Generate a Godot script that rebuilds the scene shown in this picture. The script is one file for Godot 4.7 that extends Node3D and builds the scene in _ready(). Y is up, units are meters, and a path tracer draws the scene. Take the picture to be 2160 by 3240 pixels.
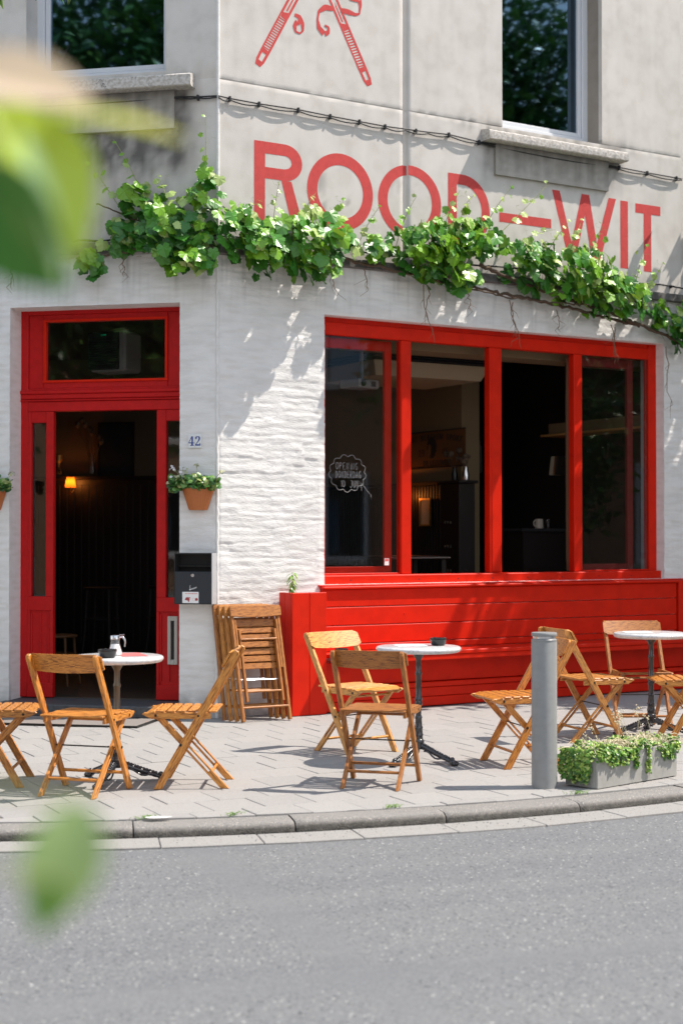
extends Node3D

# ---------- mesh builder: faces given counter-clockwise seen from outside, written clockwise ----------
class MB:
	var v := PackedVector3Array()
	var n := PackedVector3Array()
	var t := PackedVector2Array()
	var c := PackedColorArray()
	var ix := PackedInt32Array()
	var tint := Color(1, 1, 1)
	var uo := 0.0

	func vert(p: Vector3, nn: Vector3, uv: Vector2) -> int:
		v.append(p)
		n.append(nn)
		t.append(uv)
		c.append(tint)
		return v.size() - 1

	func tri(a: Vector3, b: Vector3, d: Vector3, hint := Vector3.ZERO) -> void:
		var nn := (b - a).cross(d - a)
		if nn.length_squared() < 1e-18:
			return
		nn = nn.normalized()
		if hint != Vector3.ZERO and nn.dot(hint) < 0.0:
			var s := b
			b = d
			d = s
			nn = -nn
		var i := vert(a, nn, Vector2(a.x + uo, a.y))
		vert(b, nn, Vector2(b.x + uo, b.y))
		vert(d, nn, Vector2(d.x + uo, d.y))
		ix.append_array([i, i + 2, i + 1])

	func quad(a: Vector3, b: Vector3, d: Vector3, e: Vector3, hint := Vector3.ZERO, u := Vector3.ZERO) -> void:
		var nn := (d - a).cross(e - b)
		if nn.length_squared() < 1e-18:
			return
		nn = nn.normalized()
		if hint != Vector3.ZERO and nn.dot(hint) < 0.0:
			var s := b
			b = e
			e = s
			nn = -nn
		var i := v.size()
		for p: Vector3 in [a, b, d, e]:
			var uv := Vector2(p.x + uo, p.y + p.z)
			if u != Vector3.ZERO:
				var w := nn.cross(u)
				uv = Vector2(p.dot(u) + uo, p.dot(w) + uo * 0.37 + nn.x * 0.3 + nn.z * 0.7)
			vert(p, nn, uv)
		ix.append_array([i, i + 2, i + 1, i, i + 3, i + 2])

	# box with chamfered edges
	func box(x: Transform3D, s: Vector3, bev := 0.0) -> void:
		var h := s * 0.5
		var lu := Vector3.RIGHT
		if s.y > s.x and s.y > s.z:
			lu = Vector3.UP
		elif s.z > s.x and s.z > s.y:
			lu = Vector3.BACK
		var u := (x.basis * lu).normalized()
		for ax in 3:
			for sg: float in [-1.0, 1.0]:
				var a1 := (ax + 1) % 3
				var a2 := (ax + 2) % 3
				var q: Array[Vector3] = []
				for k: Vector2 in [Vector2(-1, -1), Vector2(1, -1), Vector2(1, 1), Vector2(-1, 1)]:
					var p := Vector3.ZERO
					p[ax] = sg * h[ax]
					p[a1] = k.x * (h[a1] - bev)
					p[a2] = k.y * (h[a2] - bev)
					q.append(x * p)
				var d := Vector3.ZERO
				d[ax] = sg
				quad(q[0], q[1], q[2], q[3], x.basis * d, u)
		if bev <= 0.0:
			return
		for ax in 3:
			var a1 := (ax + 1) % 3
			var a2 := (ax + 2) % 3
			for s1: float in [-1.0, 1.0]:
				for s2: float in [-1.0, 1.0]:
					var q: Array[Vector3] = []
					for e: float in [-1.0, 1.0]:
						var p := Vector3.ZERO
						p[ax] = e * (h[ax] - bev)
						p[a1] = s1 * h[a1]
						p[a2] = s2 * (h[a2] - bev)
						q.append(x * p)
						p[a1] = s1 * (h[a1] - bev)
						p[a2] = s2 * h[a2]
						q.append(x * p)
					var d := Vector3.ZERO
					d[a1] = s1
					d[a2] = s2
					quad(q[0], q[2], q[3], q[1], x.basis * d, u)
		for sx: float in [-1.0, 1.0]:
			for sy: float in [-1.0, 1.0]:
				for sz: float in [-1.0, 1.0]:
					tri(x * Vector3(sx * h.x, sy * (h.y - bev), sz * (h.z - bev)), x * Vector3(sx * (h.x - bev), sy * h.y, sz * (h.z - bev)), x * Vector3(sx * (h.x - bev), sy * (h.y - bev), sz * h.z), x.basis * Vector3(sx, sy, sz))

	func bx(x0: float, x1: float, y0: float, y1: float, z0: float, z1: float, bev := 0.0) -> void:
		box(Transform3D(Basis(), Vector3((x0 + x1) / 2, (y0 + y1) / 2, (z0 + z1) / 2)), Vector3(x1 - x0, y1 - y0, z1 - z0), bev)

	# square bar between two points
	func bar(a: Vector3, b: Vector3, w: float, th: float, up := Vector3.UP, bev := 0.0) -> void:
		var d := (b - a).normalized()
		var s := up.cross(d).normalized()
		var q := d.cross(s)
		box(Transform3D(Basis(d, q, s), (a + b) / 2), Vector3(a.distance_to(b), w, th), bev)

	# polygon (counter-clockwise in the local xy plane) extruded along local z, with a chamfer
	func prism(poly: PackedVector2Array, x: Transform3D, z0: float, z1: float, bev := 0.0, along := Vector3.RIGHT) -> void:
		if Geometry2D.is_polygon_clockwise(poly):
			poly = poly.duplicate()
			poly.reverse()
		var inner := poly
		if bev > 0.0:
			inner = PackedVector2Array()
			for i in poly.size():
				var a := poly[(i + poly.size() - 1) % poly.size()]
				var b := poly[i]
				var d := poly[(i + 1) % poly.size()]
				var n1 := (b - a).normalized().orthogonal()
				var n2 := (d - b).normalized().orthogonal()
				var m := n1 + n2
				m = m / maxf(m.length_squared() * 0.5, 0.3)
				if Geometry2D.is_point_in_polygon(b - m * 0.0005, poly):
					m = -m
				inner.append(b + m * bev)
		var u := (x.basis * along).normalized()
		var ids := Geometry2D.triangulate_polygon(inner)
		for side: float in [0.0, 1.0]:
			var z := z1 if side > 0.5 else z0
			var nn := (x.basis * Vector3(0, 0, 1 if side > 0.5 else -1)).normalized()
			for k in range(0, ids.size(), 3):
				var p: Array[Vector3] = []
				for e in 3:
					p.append(x * Vector3(inner[ids[k + e]].x, inner[ids[k + e]].y, z))
				var f := (p[1] - p[0]).cross(p[2] - p[0])
				var i := v.size()
				var w := nn.cross(u)
				for e in 3:
					vert(p[e], nn, Vector2(p[e].dot(u) + uo, p[e].dot(w) + uo * 0.37))
				if f.dot(nn) > 0:
					ix.append_array([i, i + 2, i + 1])
				else:
					ix.append_array([i, i + 1, i + 2])
		var zb := bev if bev > 0.0 else 0.0
		for i in poly.size():
			var j := (i + 1) % poly.size()
			var a := poly[i]
			var b := poly[j]
			var o := x.basis * Vector3((b - a).y, -(b - a).x, 0)
			quad(x * Vector3(a.x, a.y, z0 + zb), x * Vector3(b.x, b.y, z0 + zb), x * Vector3(b.x, b.y, z1 - zb), x * Vector3(a.x, a.y, z1 - zb), o, u)
			if bev > 0.0:
				quad(x * Vector3(a.x, a.y, z1 - zb), x * Vector3(b.x, b.y, z1 - zb), x * Vector3(inner[j].x, inner[j].y, z1), x * Vector3(inner[i].x, inner[i].y, z1), o + x.basis * Vector3(0, 0, 0.1 * (b - a).length()), u)
				quad(x * Vector3(a.x, a.y, z0 + zb), x * Vector3(b.x, b.y, z0 + zb), x * Vector3(inner[j].x, inner[j].y, z0), x * Vector3(inner[i].x, inner[i].y, z0), o - x.basis * Vector3(0, 0, 0.1 * (b - a).length()), u)

	# flat sheet of a polygon at local z
	func sheet(poly: PackedVector2Array, x: Transform3D, z := 0.0) -> void:
		var ids := Geometry2D.triangulate_polygon(poly)
		for k in range(0, ids.size(), 3):
			tri(x * Vector3(poly[ids[k]].x, poly[ids[k]].y, z), x * Vector3(poly[ids[k + 1]].x, poly[ids[k + 1]].y, z), x * Vector3(poly[ids[k + 2]].x, poly[ids[k + 2]].y, z), x.basis.z)

	# round tube along a path
	func tube(path: PackedVector3Array, radii: PackedFloat32Array, sides := 8, caps := true) -> void:
		var m := path.size()
		if m < 2:
			return
		var d := (path[1] - path[0]).normalized()
		var s := d.cross(Vector3.UP if absf(d.y) < 0.9 else Vector3.RIGHT).normalized()
		var base := v.size()
		var len := 0.0
		for i in m:
			var dd := (path[mini(i + 1, m - 1)] - path[maxi(i - 1, 0)]).normalized()
			s = (s - dd * s.dot(dd)).normalized()
			var q := dd.cross(s)
			if i > 0:
				len += path[i].distance_to(path[i - 1])
			var r := radii[mini(i, radii.size() - 1)]
			for k in sides + 1:
				var a := TAU * k / sides
				var o := s * cos(a) + q * sin(a)
				vert(path[i] + o * r, o, Vector2(len + uo, float(k) / sides * r * 6.0))
		for i in m - 1:
			for k in sides:
				var a := base + i * (sides + 1) + k
				var b := a + sides + 1
				ix.append_array([a, b, a + 1, a + 1, b, b + 1])
		if caps:
			for e in 2:
				var i := 0 if e == 0 else m - 1
				var nn := (path[0] - path[1]).normalized() if e == 0 else (path[m - 1] - path[m - 2]).normalized()
				var o := vert(path[i], nn, Vector2.ZERO)
				for k in sides + 1:
					vert(v[base + i * (sides + 1) + k], nn, Vector2.ZERO)
				for k in sides:
					if e == 0:
						ix.append_array([o, o + 1 + k, o + 2 + k])
					else:
						ix.append_array([o, o + 2 + k, o + 1 + k])

	# profile of (radius, height) turned about local y; corners over 35 degrees stay sharp
	func lathe(prof: PackedVector2Array, segs: int, x := Transform3D(), a0 := 0.0, a1 := TAU) -> void:
		var m := prof.size()
		var sn := PackedVector2Array()
		for i in m - 1:
			var d := (prof[i + 1] - prof[i]).normalized()
			sn.append(Vector2(d.y, -d.x))
		for i in m - 1:
			var na := sn[i]
			var nb := sn[i]
			if i > 0 and sn[i - 1].dot(sn[i]) > 0.8:
				na = (sn[i - 1] + sn[i]).normalized()
			if i < m - 2 and sn[i + 1].dot(sn[i]) > 0.8:
				nb = (sn[i + 1] + sn[i]).normalized()
			var base := v.size()
			for k in segs + 1:
				var a := a0 + (a1 - a0) * k / segs
				var e := Vector3(cos(a), 0, sin(a))
				vert(x * (e * prof[i].x + Vector3.UP * prof[i].y), (x.basis * (e * na.x + Vector3.UP * na.y)).normalized(), Vector2(a * 0.3, prof[i].y))
				vert(x * (e * prof[i + 1].x + Vector3.UP * prof[i + 1].y), (x.basis * (e * nb.x + Vector3.UP * nb.y)).normalized(), Vector2(a * 0.3, prof[i + 1].y))
			for k in segs:
				var q := base + k * 2
				ix.append_array([q, q + 2, q + 1, q + 1, q + 2, q + 3])

	func ball(p: Vector3, r: Vector3, segs := 8, rings := 6) -> void:
		var pr := PackedVector2Array()
		for i in rings + 1:
			var a := -PI / 2 + PI * i / rings
			pr.append(Vector2(maxf(cos(a), 0.0001), sin(a)))
		lathe(pr, segs, Transform3D(Basis.from_scale(r), p))

	func mesh() -> ArrayMesh:
		var arr := []
		arr.resize(Mesh.ARRAY_MAX)
		arr[Mesh.ARRAY_VERTEX] = v
		arr[Mesh.ARRAY_NORMAL] = n
		arr[Mesh.ARRAY_TEX_UV] = t
		arr[Mesh.ARRAY_COLOR] = c
		arr[Mesh.ARRAY_INDEX] = ix
		var m := ArrayMesh.new()
		m.add_surface_from_arrays(Mesh.PRIMITIVE_TRIANGLES, arr)
		return m


# ---------- places: the two facades meet at the corner at 137 degrees ----------
const CORNER := Vector3(-1.006, 0, -12.341)
const ANG_R := 0.5393
const ANG_L := 0.2042
var FR: Transform3D   # local x along the right facade away from the corner, y up, z out of the wall
var FL: Transform3D   # local x towards the corner (negative along the left facade), z out of the wall
var M := {}
var TX := {}
var used := {}
var plaster: Callable
var rng := RandomNumberGenerator.new()


func lin(r: float, g: float, b: float) -> Color:
	return Color(r, g, b).linear_to_srgb()


func ramp(stops: Array) -> Gradient:
	var g := Gradient.new()
	var o := PackedFloat32Array()
	var c := PackedColorArray()
	for s: Array in stops:
		o.append(s[0])
		c.append(s[1])
	g.offsets = o
	g.colors = c
	return g


func noise(kind: int, freq: float, seed_: int, oct := 3) -> FastNoiseLite:
	var f := FastNoiseLite.new()
	f.noise_type = kind
	f.frequency = freq
	f.seed = seed_
	f.fractal_octaves = oct
	if kind == FastNoiseLite.TYPE_CELLULAR:
		f.cellular_return_type = FastNoiseLite.RETURN_CELL_VALUE
		f.fractal_type = FastNoiseLite.FRACTAL_NONE
	return f


func ntex(f: FastNoiseLite, size: int, stops: Array = [], bump := 0.0) -> NoiseTexture2D:
	var x := NoiseTexture2D.new()
	x.width = size
	x.height = size
	x.seamless = true
	x.noise = f
	if stops:
		x.color_ramp = ramp(stops)
	if bump > 0.0:
		x.as_normal_map = true
		x.bump_strength = bump
	return x


func mat(c: Color, rough := 0.8, metal := 0.0) -> StandardMaterial3D:
	var m := StandardMaterial3D.new()
	m.albedo_color = c
	m.roughness = rough
	m.metallic = metal
	return m


func tri_map(m: StandardMaterial3D, s: float, world := false) -> void:
	m.uv1_triplanar = true
	m.uv1_world_triplanar = world
	m.uv1_scale = Vector3(s, s, s)


func glass(tint: Color, a := 0.1, spec := 0.6) -> StandardMaterial3D:
	var m := mat(Color(tint.r, tint.g, tint.b, a), 0.02)
	m.transparency = BaseMaterial3D.TRANSPARENCY_ALPHA
	m.metallic_specular = spec
	return m


func numbered(called: String) -> String:
	if not used.has(called):
		used[called] = 0
		return called
	used[called] += 1
	return "%s_%03d" % [called, used[called]]


func thing(called: String, label: String, category: String, at := Transform3D(), group := "") -> Node3D:
	var o := Node3D.new()
	o.name = numbered(called)
	add_child(o, true)
	o.transform = at
	tag(o, label, category, group)
	return o


func tag(o: Node3D, label: String, category: String, group := "") -> void:
	o.set_meta("label", label)
	o.set_meta("category", category)
	if group:
		o.set_meta("group", group)


func put(parent: Node3D, called: String, b: MB, m: Material, at := Transform3D()) -> MeshInstance3D:
	return putm(parent, called, b.mesh(), m, at)


func putm(parent: Node3D, called: String, me: Mesh, m: Material, at := Transform3D()) -> MeshInstance3D:
	var o := MeshInstance3D.new()
	o.mesh = me
	o.material_override = m
	o.transform = at
	var nm := called
	if parent == self:
		nm = numbered(called)
	else:
		var k := 0
		var id := parent.get_instance_id()
		var counts: Dictionary = used.get(id, {})
		if counts.has(called):
			counts[called] += 1
			k = counts[called]
			nm = "%s_%03d" % [called, k]
		else:
			counts[called] = 0
		used[id] = counts
	o.name = nm
	parent.add_child(o, true)
	return o


func struct(o: Node3D) -> void:
	o.set_meta("kind", "structure")


func stuff(parent: Node3D, called: String, me: Mesh, m: Material, places: Array, cols: Array = []) -> MultiMeshInstance3D:
	var mm := MultiMesh.new()
	mm.transform_format = MultiMesh.TRANSFORM_3D
	mm.use_colors = cols.size() > 0
	mm.mesh = me
	mm.instance_count = places.size()
	for i in places.size():
		mm.set_instance_transform(i, places[i])
		if cols:
			mm.set_instance_color(i, cols[i])
	var o := MultiMeshInstance3D.new()
	o.multimesh = mm
	o.material_override = m
	o.name = called
	o.set_meta("kind", "stuff")
	parent.add_child(o, true)
	return o


func at(p: Vector3, turn := 0.0) -> Transform3D:
	return Transform3D(Basis(Vector3.UP, deg_to_rad(turn)), p)


func wr(s: float, y: float, off := 0.0) -> Vector3:
	return FR * Vector3(s, y, off)


func wl(s: float, y: float, off := 0.0) -> Vector3:
	return FL * Vector3(-s, y, off)


func steps(a: float, b: float, d: float) -> PackedFloat32Array:
	var o := PackedFloat32Array()
	var k := maxi(1, int(round((b - a) / d)))
	for i in k + 1:
		o.append(a + (b - a) * i / k)
	return o


func lines(marks: Array, d: float) -> PackedFloat32Array:
	var o := PackedFloat32Array()
	for i in marks.size() - 1:
		var q := steps(marks[i], marks[i + 1], d)
		if i > 0:
			q.remove_at(0)
		o.append_array(q)
	return o


# a wall face as a relief: h(x, y) pushes it out, col(x, y) tints it, keep(x, y) leaves openings out (their edges turn inwards)
func relief(xs: PackedFloat32Array, ys: PackedFloat32Array, h: Callable, col: Callable, keep: Callable, skirt := 0.05) -> ArrayMesh:
	var nx := xs.size()
	var ny := ys.size()
	var b := MB.new()
	b.v.resize(nx * ny)
	b.n.resize(nx * ny)
	b.t.resize(nx * ny)
	b.c.resize(nx * ny)
	for j in ny:
		for i in nx:
			var k := j * nx + i
			b.v[k] = Vector3(xs[i], ys[j], h.call(xs[i], ys[j]))
			b.c[k] = col.call(xs[i], ys[j])
			b.t[k] = Vector2(xs[i], ys[j])
	var ok := PackedByteArray()
	ok.resize((nx - 1) * (ny - 1))
	for j in ny - 1:
		for i in nx - 1:
			ok[j * (nx - 1) + i] = 1 if keep.call((xs[i] + xs[i + 1]) / 2, (ys[j] + ys[j + 1]) / 2) else 0
	for j in ny:
		for i in nx:
			var k := j * nx + i
			var l := b.v[k - (1 if i > 0 else 0)]
			var r := b.v[k + (1 if i < nx - 1 else 0)]
			var d := b.v[k - (nx if j > 0 else 0)]
			var u := b.v[k + (nx if j < ny - 1 else 0)]
			b.n[k] = (r - l).cross(u - d).normalized()
	for j in ny - 1:
		for i in nx - 1:
			if not ok[j * (nx - 1) + i]:
				continue
			var a := j * nx + i
			b.ix.append_array([a, a + nx + 1, a + 1, a, a + nx, a + nx + 1])
	var back := Vector3(0, 0, -skirt)
	if skirt > 0.0:
		for j in ny - 1:
			for i in nx - 1:
				if not ok[j * (nx - 1) + i]:
					continue
				var a := j * nx + i
				b.tint = b.c[a]
				if i > 0 and not ok[j * (nx - 1) + i - 1]:
					b.quad(b.v[a], b.v[a + nx], b.v[a + nx] + back, b.v[a] + back, Vector3.LEFT)
				if i < nx - 2 and not ok[j * (nx - 1) + i + 1]:
					b.quad(b.v[a + 1], b.v[a + nx + 1], b.v[a + nx + 1] + back, b.v[a + 1] + back, Vector3.RIGHT)
				if j > 0 and not ok[(j - 1) * (nx - 1) + i]:
					b.quad(b.v[a], b.v[a + 1], b.v[a + 1] + back, b.v[a] + back, Vector3.DOWN)
				if j < ny - 2 and not ok[(j + 1) * (nx - 1) + i]:
					b.quad(b.v[a + nx], b.v[a + nx + 1], b.v[a + nx + 1] + back, b.v[a + nx] + back, Vector3.UP)
	return b.mesh()


func _ready() -> void:
	rng.seed = 42
	# ----- camera, sky, sun, exposure -----
	var cam := Camera3D.new()
	cam.name = "camera"
	cam.position = Vector3(0, 1.46, 0)
	cam.rotation.x = 0.01657
	cam.fov = 37.13
	cam.near = 0.05
	cam.far = 400.0
	add_child(cam, true)
	cam.current = true
	var env := Environment.new()
	env.background_mode = Environment.BG_SKY
	var psm := ProceduralSkyMaterial.new()
	psm.sky_top_color = Color(0.60, 0.675, 0.77)
	psm.sky_horizon_color = Color(0.955, 0.955, 0.95)
	psm.sky_curve = 0.35
	psm.ground_bottom_color = Color(0.5, 0.49, 0.47)
	psm.ground_horizon_color = Color(0.72, 0.74, 0.76)
	psm.sky_energy_multiplier = 1.15
	var sky := Sky.new()
	sky.sky_material = psm
	env.sky = sky
	env.tonemap_mode = Environment.TONE_MAPPER_LINEAR
	env.tonemap_exposure = 1.3
	env.sdfgi_enabled = true
	env.ssao_enabled = true
	env.ssil_enabled = true
	var we := WorldEnvironment.new()
	we.name = "world_environment"
	we.environment = env
	var lensa := CameraAttributesPhysical.new()
	lensa.frustum_focal_length = 53.6
	lensa.frustum_focus_distance = 10.6
	lensa.exposure_aperture = 2.2
	we.camera_attributes = lensa
	add_child(we, true)
	var sun := DirectionalLight3D.new()
	sun.name = "sun"
	sun.light_energy = 1.6
	sun.light_color = Color(1.0, 0.962, 0.915)
	sun.light_angular_distance = 0.53
	sun.shadow_enabled = true
	var el := deg_to_rad(57.5)
	var az := deg_to_rad(-4.0)
	var ts := Vector3(cos(az) * cos(el), sin(el), sin(az) * cos(el))
	sun.basis = Basis.looking_at(-ts, Vector3.FORWARD)
	add_child(sun, true)

	FR = Transform3D(Basis(Vector3(cos(ANG_R), 0, -sin(ANG_R)), Vector3.UP, Vector3(sin(ANG_R), 0, cos(ANG_R))), CORNER)
	FL = Transform3D(Basis(Vector3(cos(ANG_L), 0, sin(ANG_L)), Vector3.UP, Vector3(-sin(ANG_L), 0, cos(ANG_L))), CORNER)
	materials()
	ground()
	pavement()
	cafe()
	opposite_side()
	street_trees()
	interior()
	bench_and_box()
	chairs_and_tables()
	small_things()
	grape_vine()
	wires()
	near_shrub()


func materials() -> void:
	var G := func(a: float) -> Color: return Color(a, a, a)
	TX.fine = ntex(noise(FastNoiseLite.TYPE_SIMPLEX_SMOOTH, 0.09, 3, 4), 512, [[0.0, G.call(0.0)], [1.0, G.call(1.0)]])
	TX.tone = ntex(noise(FastNoiseLite.TYPE_SIMPLEX_SMOOTH, 0.012, 5, 5), 512, [[0.2, Color(0.955, 0.952, 0.945)], [0.5, Color(0.985, 0.985, 0.982)], [0.8, Color(1, 1, 1)]])
	TX.grime = ntex(noise(FastNoiseLite.TYPE_SIMPLEX_SMOOTH, 0.02, 9, 5), 512, [[0.25, Color(0.82, 0.805, 0.785)], [0.5, Color(0.93, 0.925, 0.915)], [0.8, Color(1, 1, 1)]])
	TX.faded = ntex(noise(FastNoiseLite.TYPE_SIMPLEX_SMOOTH, 0.016, 91, 6), 512, [[0.2, Color(0.945, 0.94, 0.94)], [0.5, Color(0.98, 0.98, 0.98)], [0.8, Color(1, 1, 1)]])
	# asphalt: every stone of the aggregate its own grey
	var cell := noise(FastNoiseLite.TYPE_CELLULAR, 0.2, 21)
	cell.cellular_jitter = 1.0
	TX.asphalt = ntex(cell, 2048, [[0.0, Color(0.26, 0.26, 0.27)], [0.02, Color(0.42, 0.42, 0.425)], [0.1, Color(0.485, 0.485, 0.49)], [0.5, Color(0.52, 0.52, 0.525)], [0.88, Color(0.55, 0.55, 0.552)], [0.97, Color(0.585, 0.58, 0.572)], [0.992, Color(0.78, 0.765, 0.74)], [1.0, Color(0.90, 0.89, 0.87)]])
	TX.asphalt_wear = ntex(noise(FastNoiseLite.TYPE_SIMPLEX_SMOOTH, 0.014, 31, 5), 512, [[0.2, Color(0.955, 0.955, 0.96)], [0.5, Color(0.98, 0.98, 0.98)], [0.8, Color(1, 0.998, 0.994)]])
	TX.grit = ntex(noise(FastNoiseLite.TYPE_SIMPLEX_SMOOTH, 0.35, 12, 2), 512, [[0.0, G.call(0.0)], [1.0, G.call(1.0)]])
	TX.speck = ntex(noise(FastNoiseLite.TYPE_CELLULAR, 0.22, 44), 1024, [[0.0, Color(0.72, 0.71, 0.70)], [0.06, Color(0.9, 0.9, 0.89)], [0.5, Color(0.96, 0.955, 0.95)], [0.94, Color(1, 1, 1)], [1.0, Color(1, 1, 1)]])
	TX.wood = ntex(noise(FastNoiseLite.TYPE_SIMPLEX_SMOOTH, 0.02, 17, 5), 512, [[0.12, Color(0.40, 0.25, 0.12)], [0.3, Color(0.68, 0.45, 0.22)], [0.5, Color(0.82, 0.57, 0.29)], [0.66, Color(0.89, 0.65, 0.36)], [0.86, Color(0.72, 0.49, 0.25)]])
	TX.marble = ntex(noise(FastNoiseLite.TYPE_SIMPLEX_SMOOTH, 0.012, 61, 6), 512, [[0.3, Color(0.83, 0.83, 0.84)], [0.45, Color(0.80, 0.805, 0.81)], [0.5, Color(0.64, 0.65, 0.67)], [0.55, Color(0.82, 0.82, 0.825)], [0.8, Color(0.86, 0.86, 0.86)]])
	TX.strokes = ntex(noise(FastNoiseLite.TYPE_SIMPLEX_SMOOTH, 0.03, 71, 4), 512, [[0.0, G.call(0.3)], [1.0, G.call(0.7)]])

	M.asphalt = mat(Color(0.85, 0.86, 0.87), 0.9)
	M.asphalt.albedo_texture = TX.asphalt
	M.asphalt.uv1_scale = Vector3(0.29, 0.29, 1)
	M.asphalt.detail_enabled = true
	M.asphalt.detail_albedo = TX.asphalt_wear
	M.asphalt.detail_blend_mode = BaseMaterial3D.BLEND_MODE_MUL
	M.asphalt.detail_uv_layer = BaseMaterial3D.DETAIL_UV_2
	M.asphalt.uv2_scale = Vector3(0.05, 0.3, 1)
	M.asphalt.heightmap_enabled = true
	M.asphalt.heightmap_texture = TX.asphalt
	M.asphalt.heightmap_scale = 0.2
	for k in 5:
		var c: Color = [lin(0.352, 0.340, 0.332), lin(0.362, 0.350, 0.342), lin(0.343, 0.332, 0.326), lin(0.357, 0.344, 0.336), lin(0.37, 0.357, 0.348)][k]
		var m := mat(c, 0.9)
		m.albedo_texture = TX.speck
		tri_map(m, 1.4 + 0.13 * k, true)
		m.uv1_offset = Vector3(0.17 * k, 0.3 * k, 0.07 * k)
		m.heightmap_enabled = true
		m.heightmap_texture = TX.grit
		m.heightmap_scale = 0.12
		M["tile%d" % k] = m
	M.sand = mat(lin(0.16, 0.145, 0.125), 0.95)
	M.kerb = mat(lin(0.37, 0.355, 0.335), 0.93)
	M.kerb.albedo_texture = TX.asphalt
	M.kerb.albedo_color = Color(1.0, 0.975, 0.945)
	M.kerb.vertex_color_use_as_albedo = true
	tri_map(M.kerb, 0.55)
	M.kerb.heightmap_enabled = true
	M.kerb.heightmap_texture = TX.grit
	M.kerb.heightmap_scale = 0.6
	M.gutter = mat(lin(0.33, 0.317, 0.305), 0.92)
	M.gutter.albedo_texture = TX.speck
	tri_map(M.gutter, 1.1, true)
	# walls
	M.white = mat(lin(0.82, 0.81, 0.80), 0.88)
	M.white.vertex_color_use_as_albedo = true
	M.white.albedo_texture = TX.tone
	tri_map(M.white, 0.9)
	M.white.uv1_scale = Vector3(0.5, 2.2, 0.5)
	M.white.heightmap_enabled = true
	M.white.heightmap_texture = TX.fine
	M.white.heightmap_scale = 0.2
	M.stucco = mat(lin(0.665, 0.632, 0.60), 0.92)
	M.stucco.vertex_color_use_as_albedo = true
	M.stucco.albedo_texture = TX.tone
	tri_map(M.stucco, 0.7)
	M.stucco.heightmap_enabled = true
	M.stucco.heightmap_texture = TX.grit
	M.stucco.heightmap_scale = 0.16
	M.letter = mat(lin(0.62, 0.062, 0.058), 0.8)
	M.letter.albedo_texture = TX.tone
	tri_map(M.letter, 2.3)
	M.letter.heightmap_enabled = true
	M.letter.heightmap_texture = TX.grit
	M.letter.heightmap_scale = 0.16
	M.sill = mat(lin(0.665, 0.632, 0.60), 0.9)
	M.sill.albedo_texture = TX.grime
	tri_map(M.sill, 3.0)
	M.sill.heightmap_enabled = true
	M.sill.heightmap_texture = TX.fine
	M.sill.heightmap_scale = 0.3
	M.ledge = mat(lin(0.15, 0.145, 0.14), 0.85)
	M.ledge.albedo_texture = TX.grime
	tri_map(M.ledge, 2.0)
	M.red = mat(lin(0.67, 0.017, 0.003), 0.45)
	M.red.metallic_specular = 0.3
	M.red.albedo_texture = TX.faded
	tri_map(M.red, 0.6)
	M.red.heightmap_enabled = true
	M.red.heightmap_texture = TX.strokes
	M.red.heightmap_scale = 0.06
	M.door_red = mat(lin(0.54, 0.009, 0.010), 0.45)
	M.door_red.metallic_specular = 0.35
	M.door_red.albedo_texture = TX.faded
	tri_map(M.door_red, 1.3)
	M.pvc = mat(lin(0.66, 0.68, 0.72), 0.4)
	M.pane = glass(Color(0.06, 0.07, 0.075), 0.12, 0.62)
	M.pane_dark = mat(lin(0.10, 0.165, 0.235), 0.025, 1.0)
	M.bluestone = mat(lin(0.085, 0.09, 0.10), 0.6)
	M.bluestone.albedo_texture = TX.grime
	tri_map(M.bluestone, 2.2)
	M.black = mat(lin(0.012, 0.012, 0.013), 0.3)
	M.black_matt = mat(lin(0.02, 0.02, 0.021), 0.7)
	M.iron = mat(lin(0.016, 0.017, 0.022), 0.24)
	M.iron.metallic_specular = 0.8
	M.bronze = mat(lin(0.16, 0.14, 0.11), 0.4, 0.6)
	M.marble = mat(Color(1, 1, 1), 0.18)
	M.marble.albedo_texture = TX.marble
	tri_map(M.marble, 1.6)
	M.steel = mat(lin(0.72, 0.72, 0.74), 0.18, 1.0)
	M.marker = mat(lin(0.42, 0.43, 0.43), 0.9)
	M.paper = mat(lin(0.84, 0.84, 0.83), 0.9)
	M.paper_red = mat(lin(0.68, 0.13, 0.13), 0.85)
	M.cable = mat(lin(0.018, 0.018, 0.02), 0.5)
	for k in 8:
		var m := mat([Color(0.97, 0.90, 0.74), Color(0.98, 0.93, 0.80), Color(0.78, 0.71, 0.61), Color(1.0, 1.0, 0.93), Color(0.88, 0.83, 0.73), Color(0.97, 0.88, 0.71), Color(0.82, 0.74, 0.63), Color(0.92, 0.88, 0.79)][k], [0.42, 0.5, 0.55, 0.4, 0.5, 0.38, 0.5, 0.55][k])
		m.uv1_offset = Vector3(0.13 * k, 0.21 * k, 0)
		m.albedo_texture = TX.wood
		m.uv1_scale = Vector3(0.9 + 0.06 * k, 8.0 + k * 0.7, 1)
		m.clearcoat_enabled = true
		m.clearcoat = 0.25
		m.clearcoat_roughness = 0.3
		M["wood%d" % k] = m
	M.bolt = mat(lin(0.03, 0.028, 0.026), 0.4, 0.7)
	M.concrete = mat(lin(0.36, 0.355, 0.335), 0.9)
	M.concrete.albedo_texture = TX.tone
	tri_map(M.concrete, 2.0)
	M.bollard = mat(lin(0.28, 0.285, 0.285), 0.42)
	M.bollard.albedo_texture = TX.tone
	tri_map(M.bollard, 2.4)
	M.terracotta = mat(lin(0.50, 0.16, 0.045), 0.5)
	M.terracotta.albedo_texture = TX.tone
	tri_map(M.terracotta, 4.0)
	M.soil = mat(lin(0.04, 0.028, 0.02), 0.95)
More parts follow.
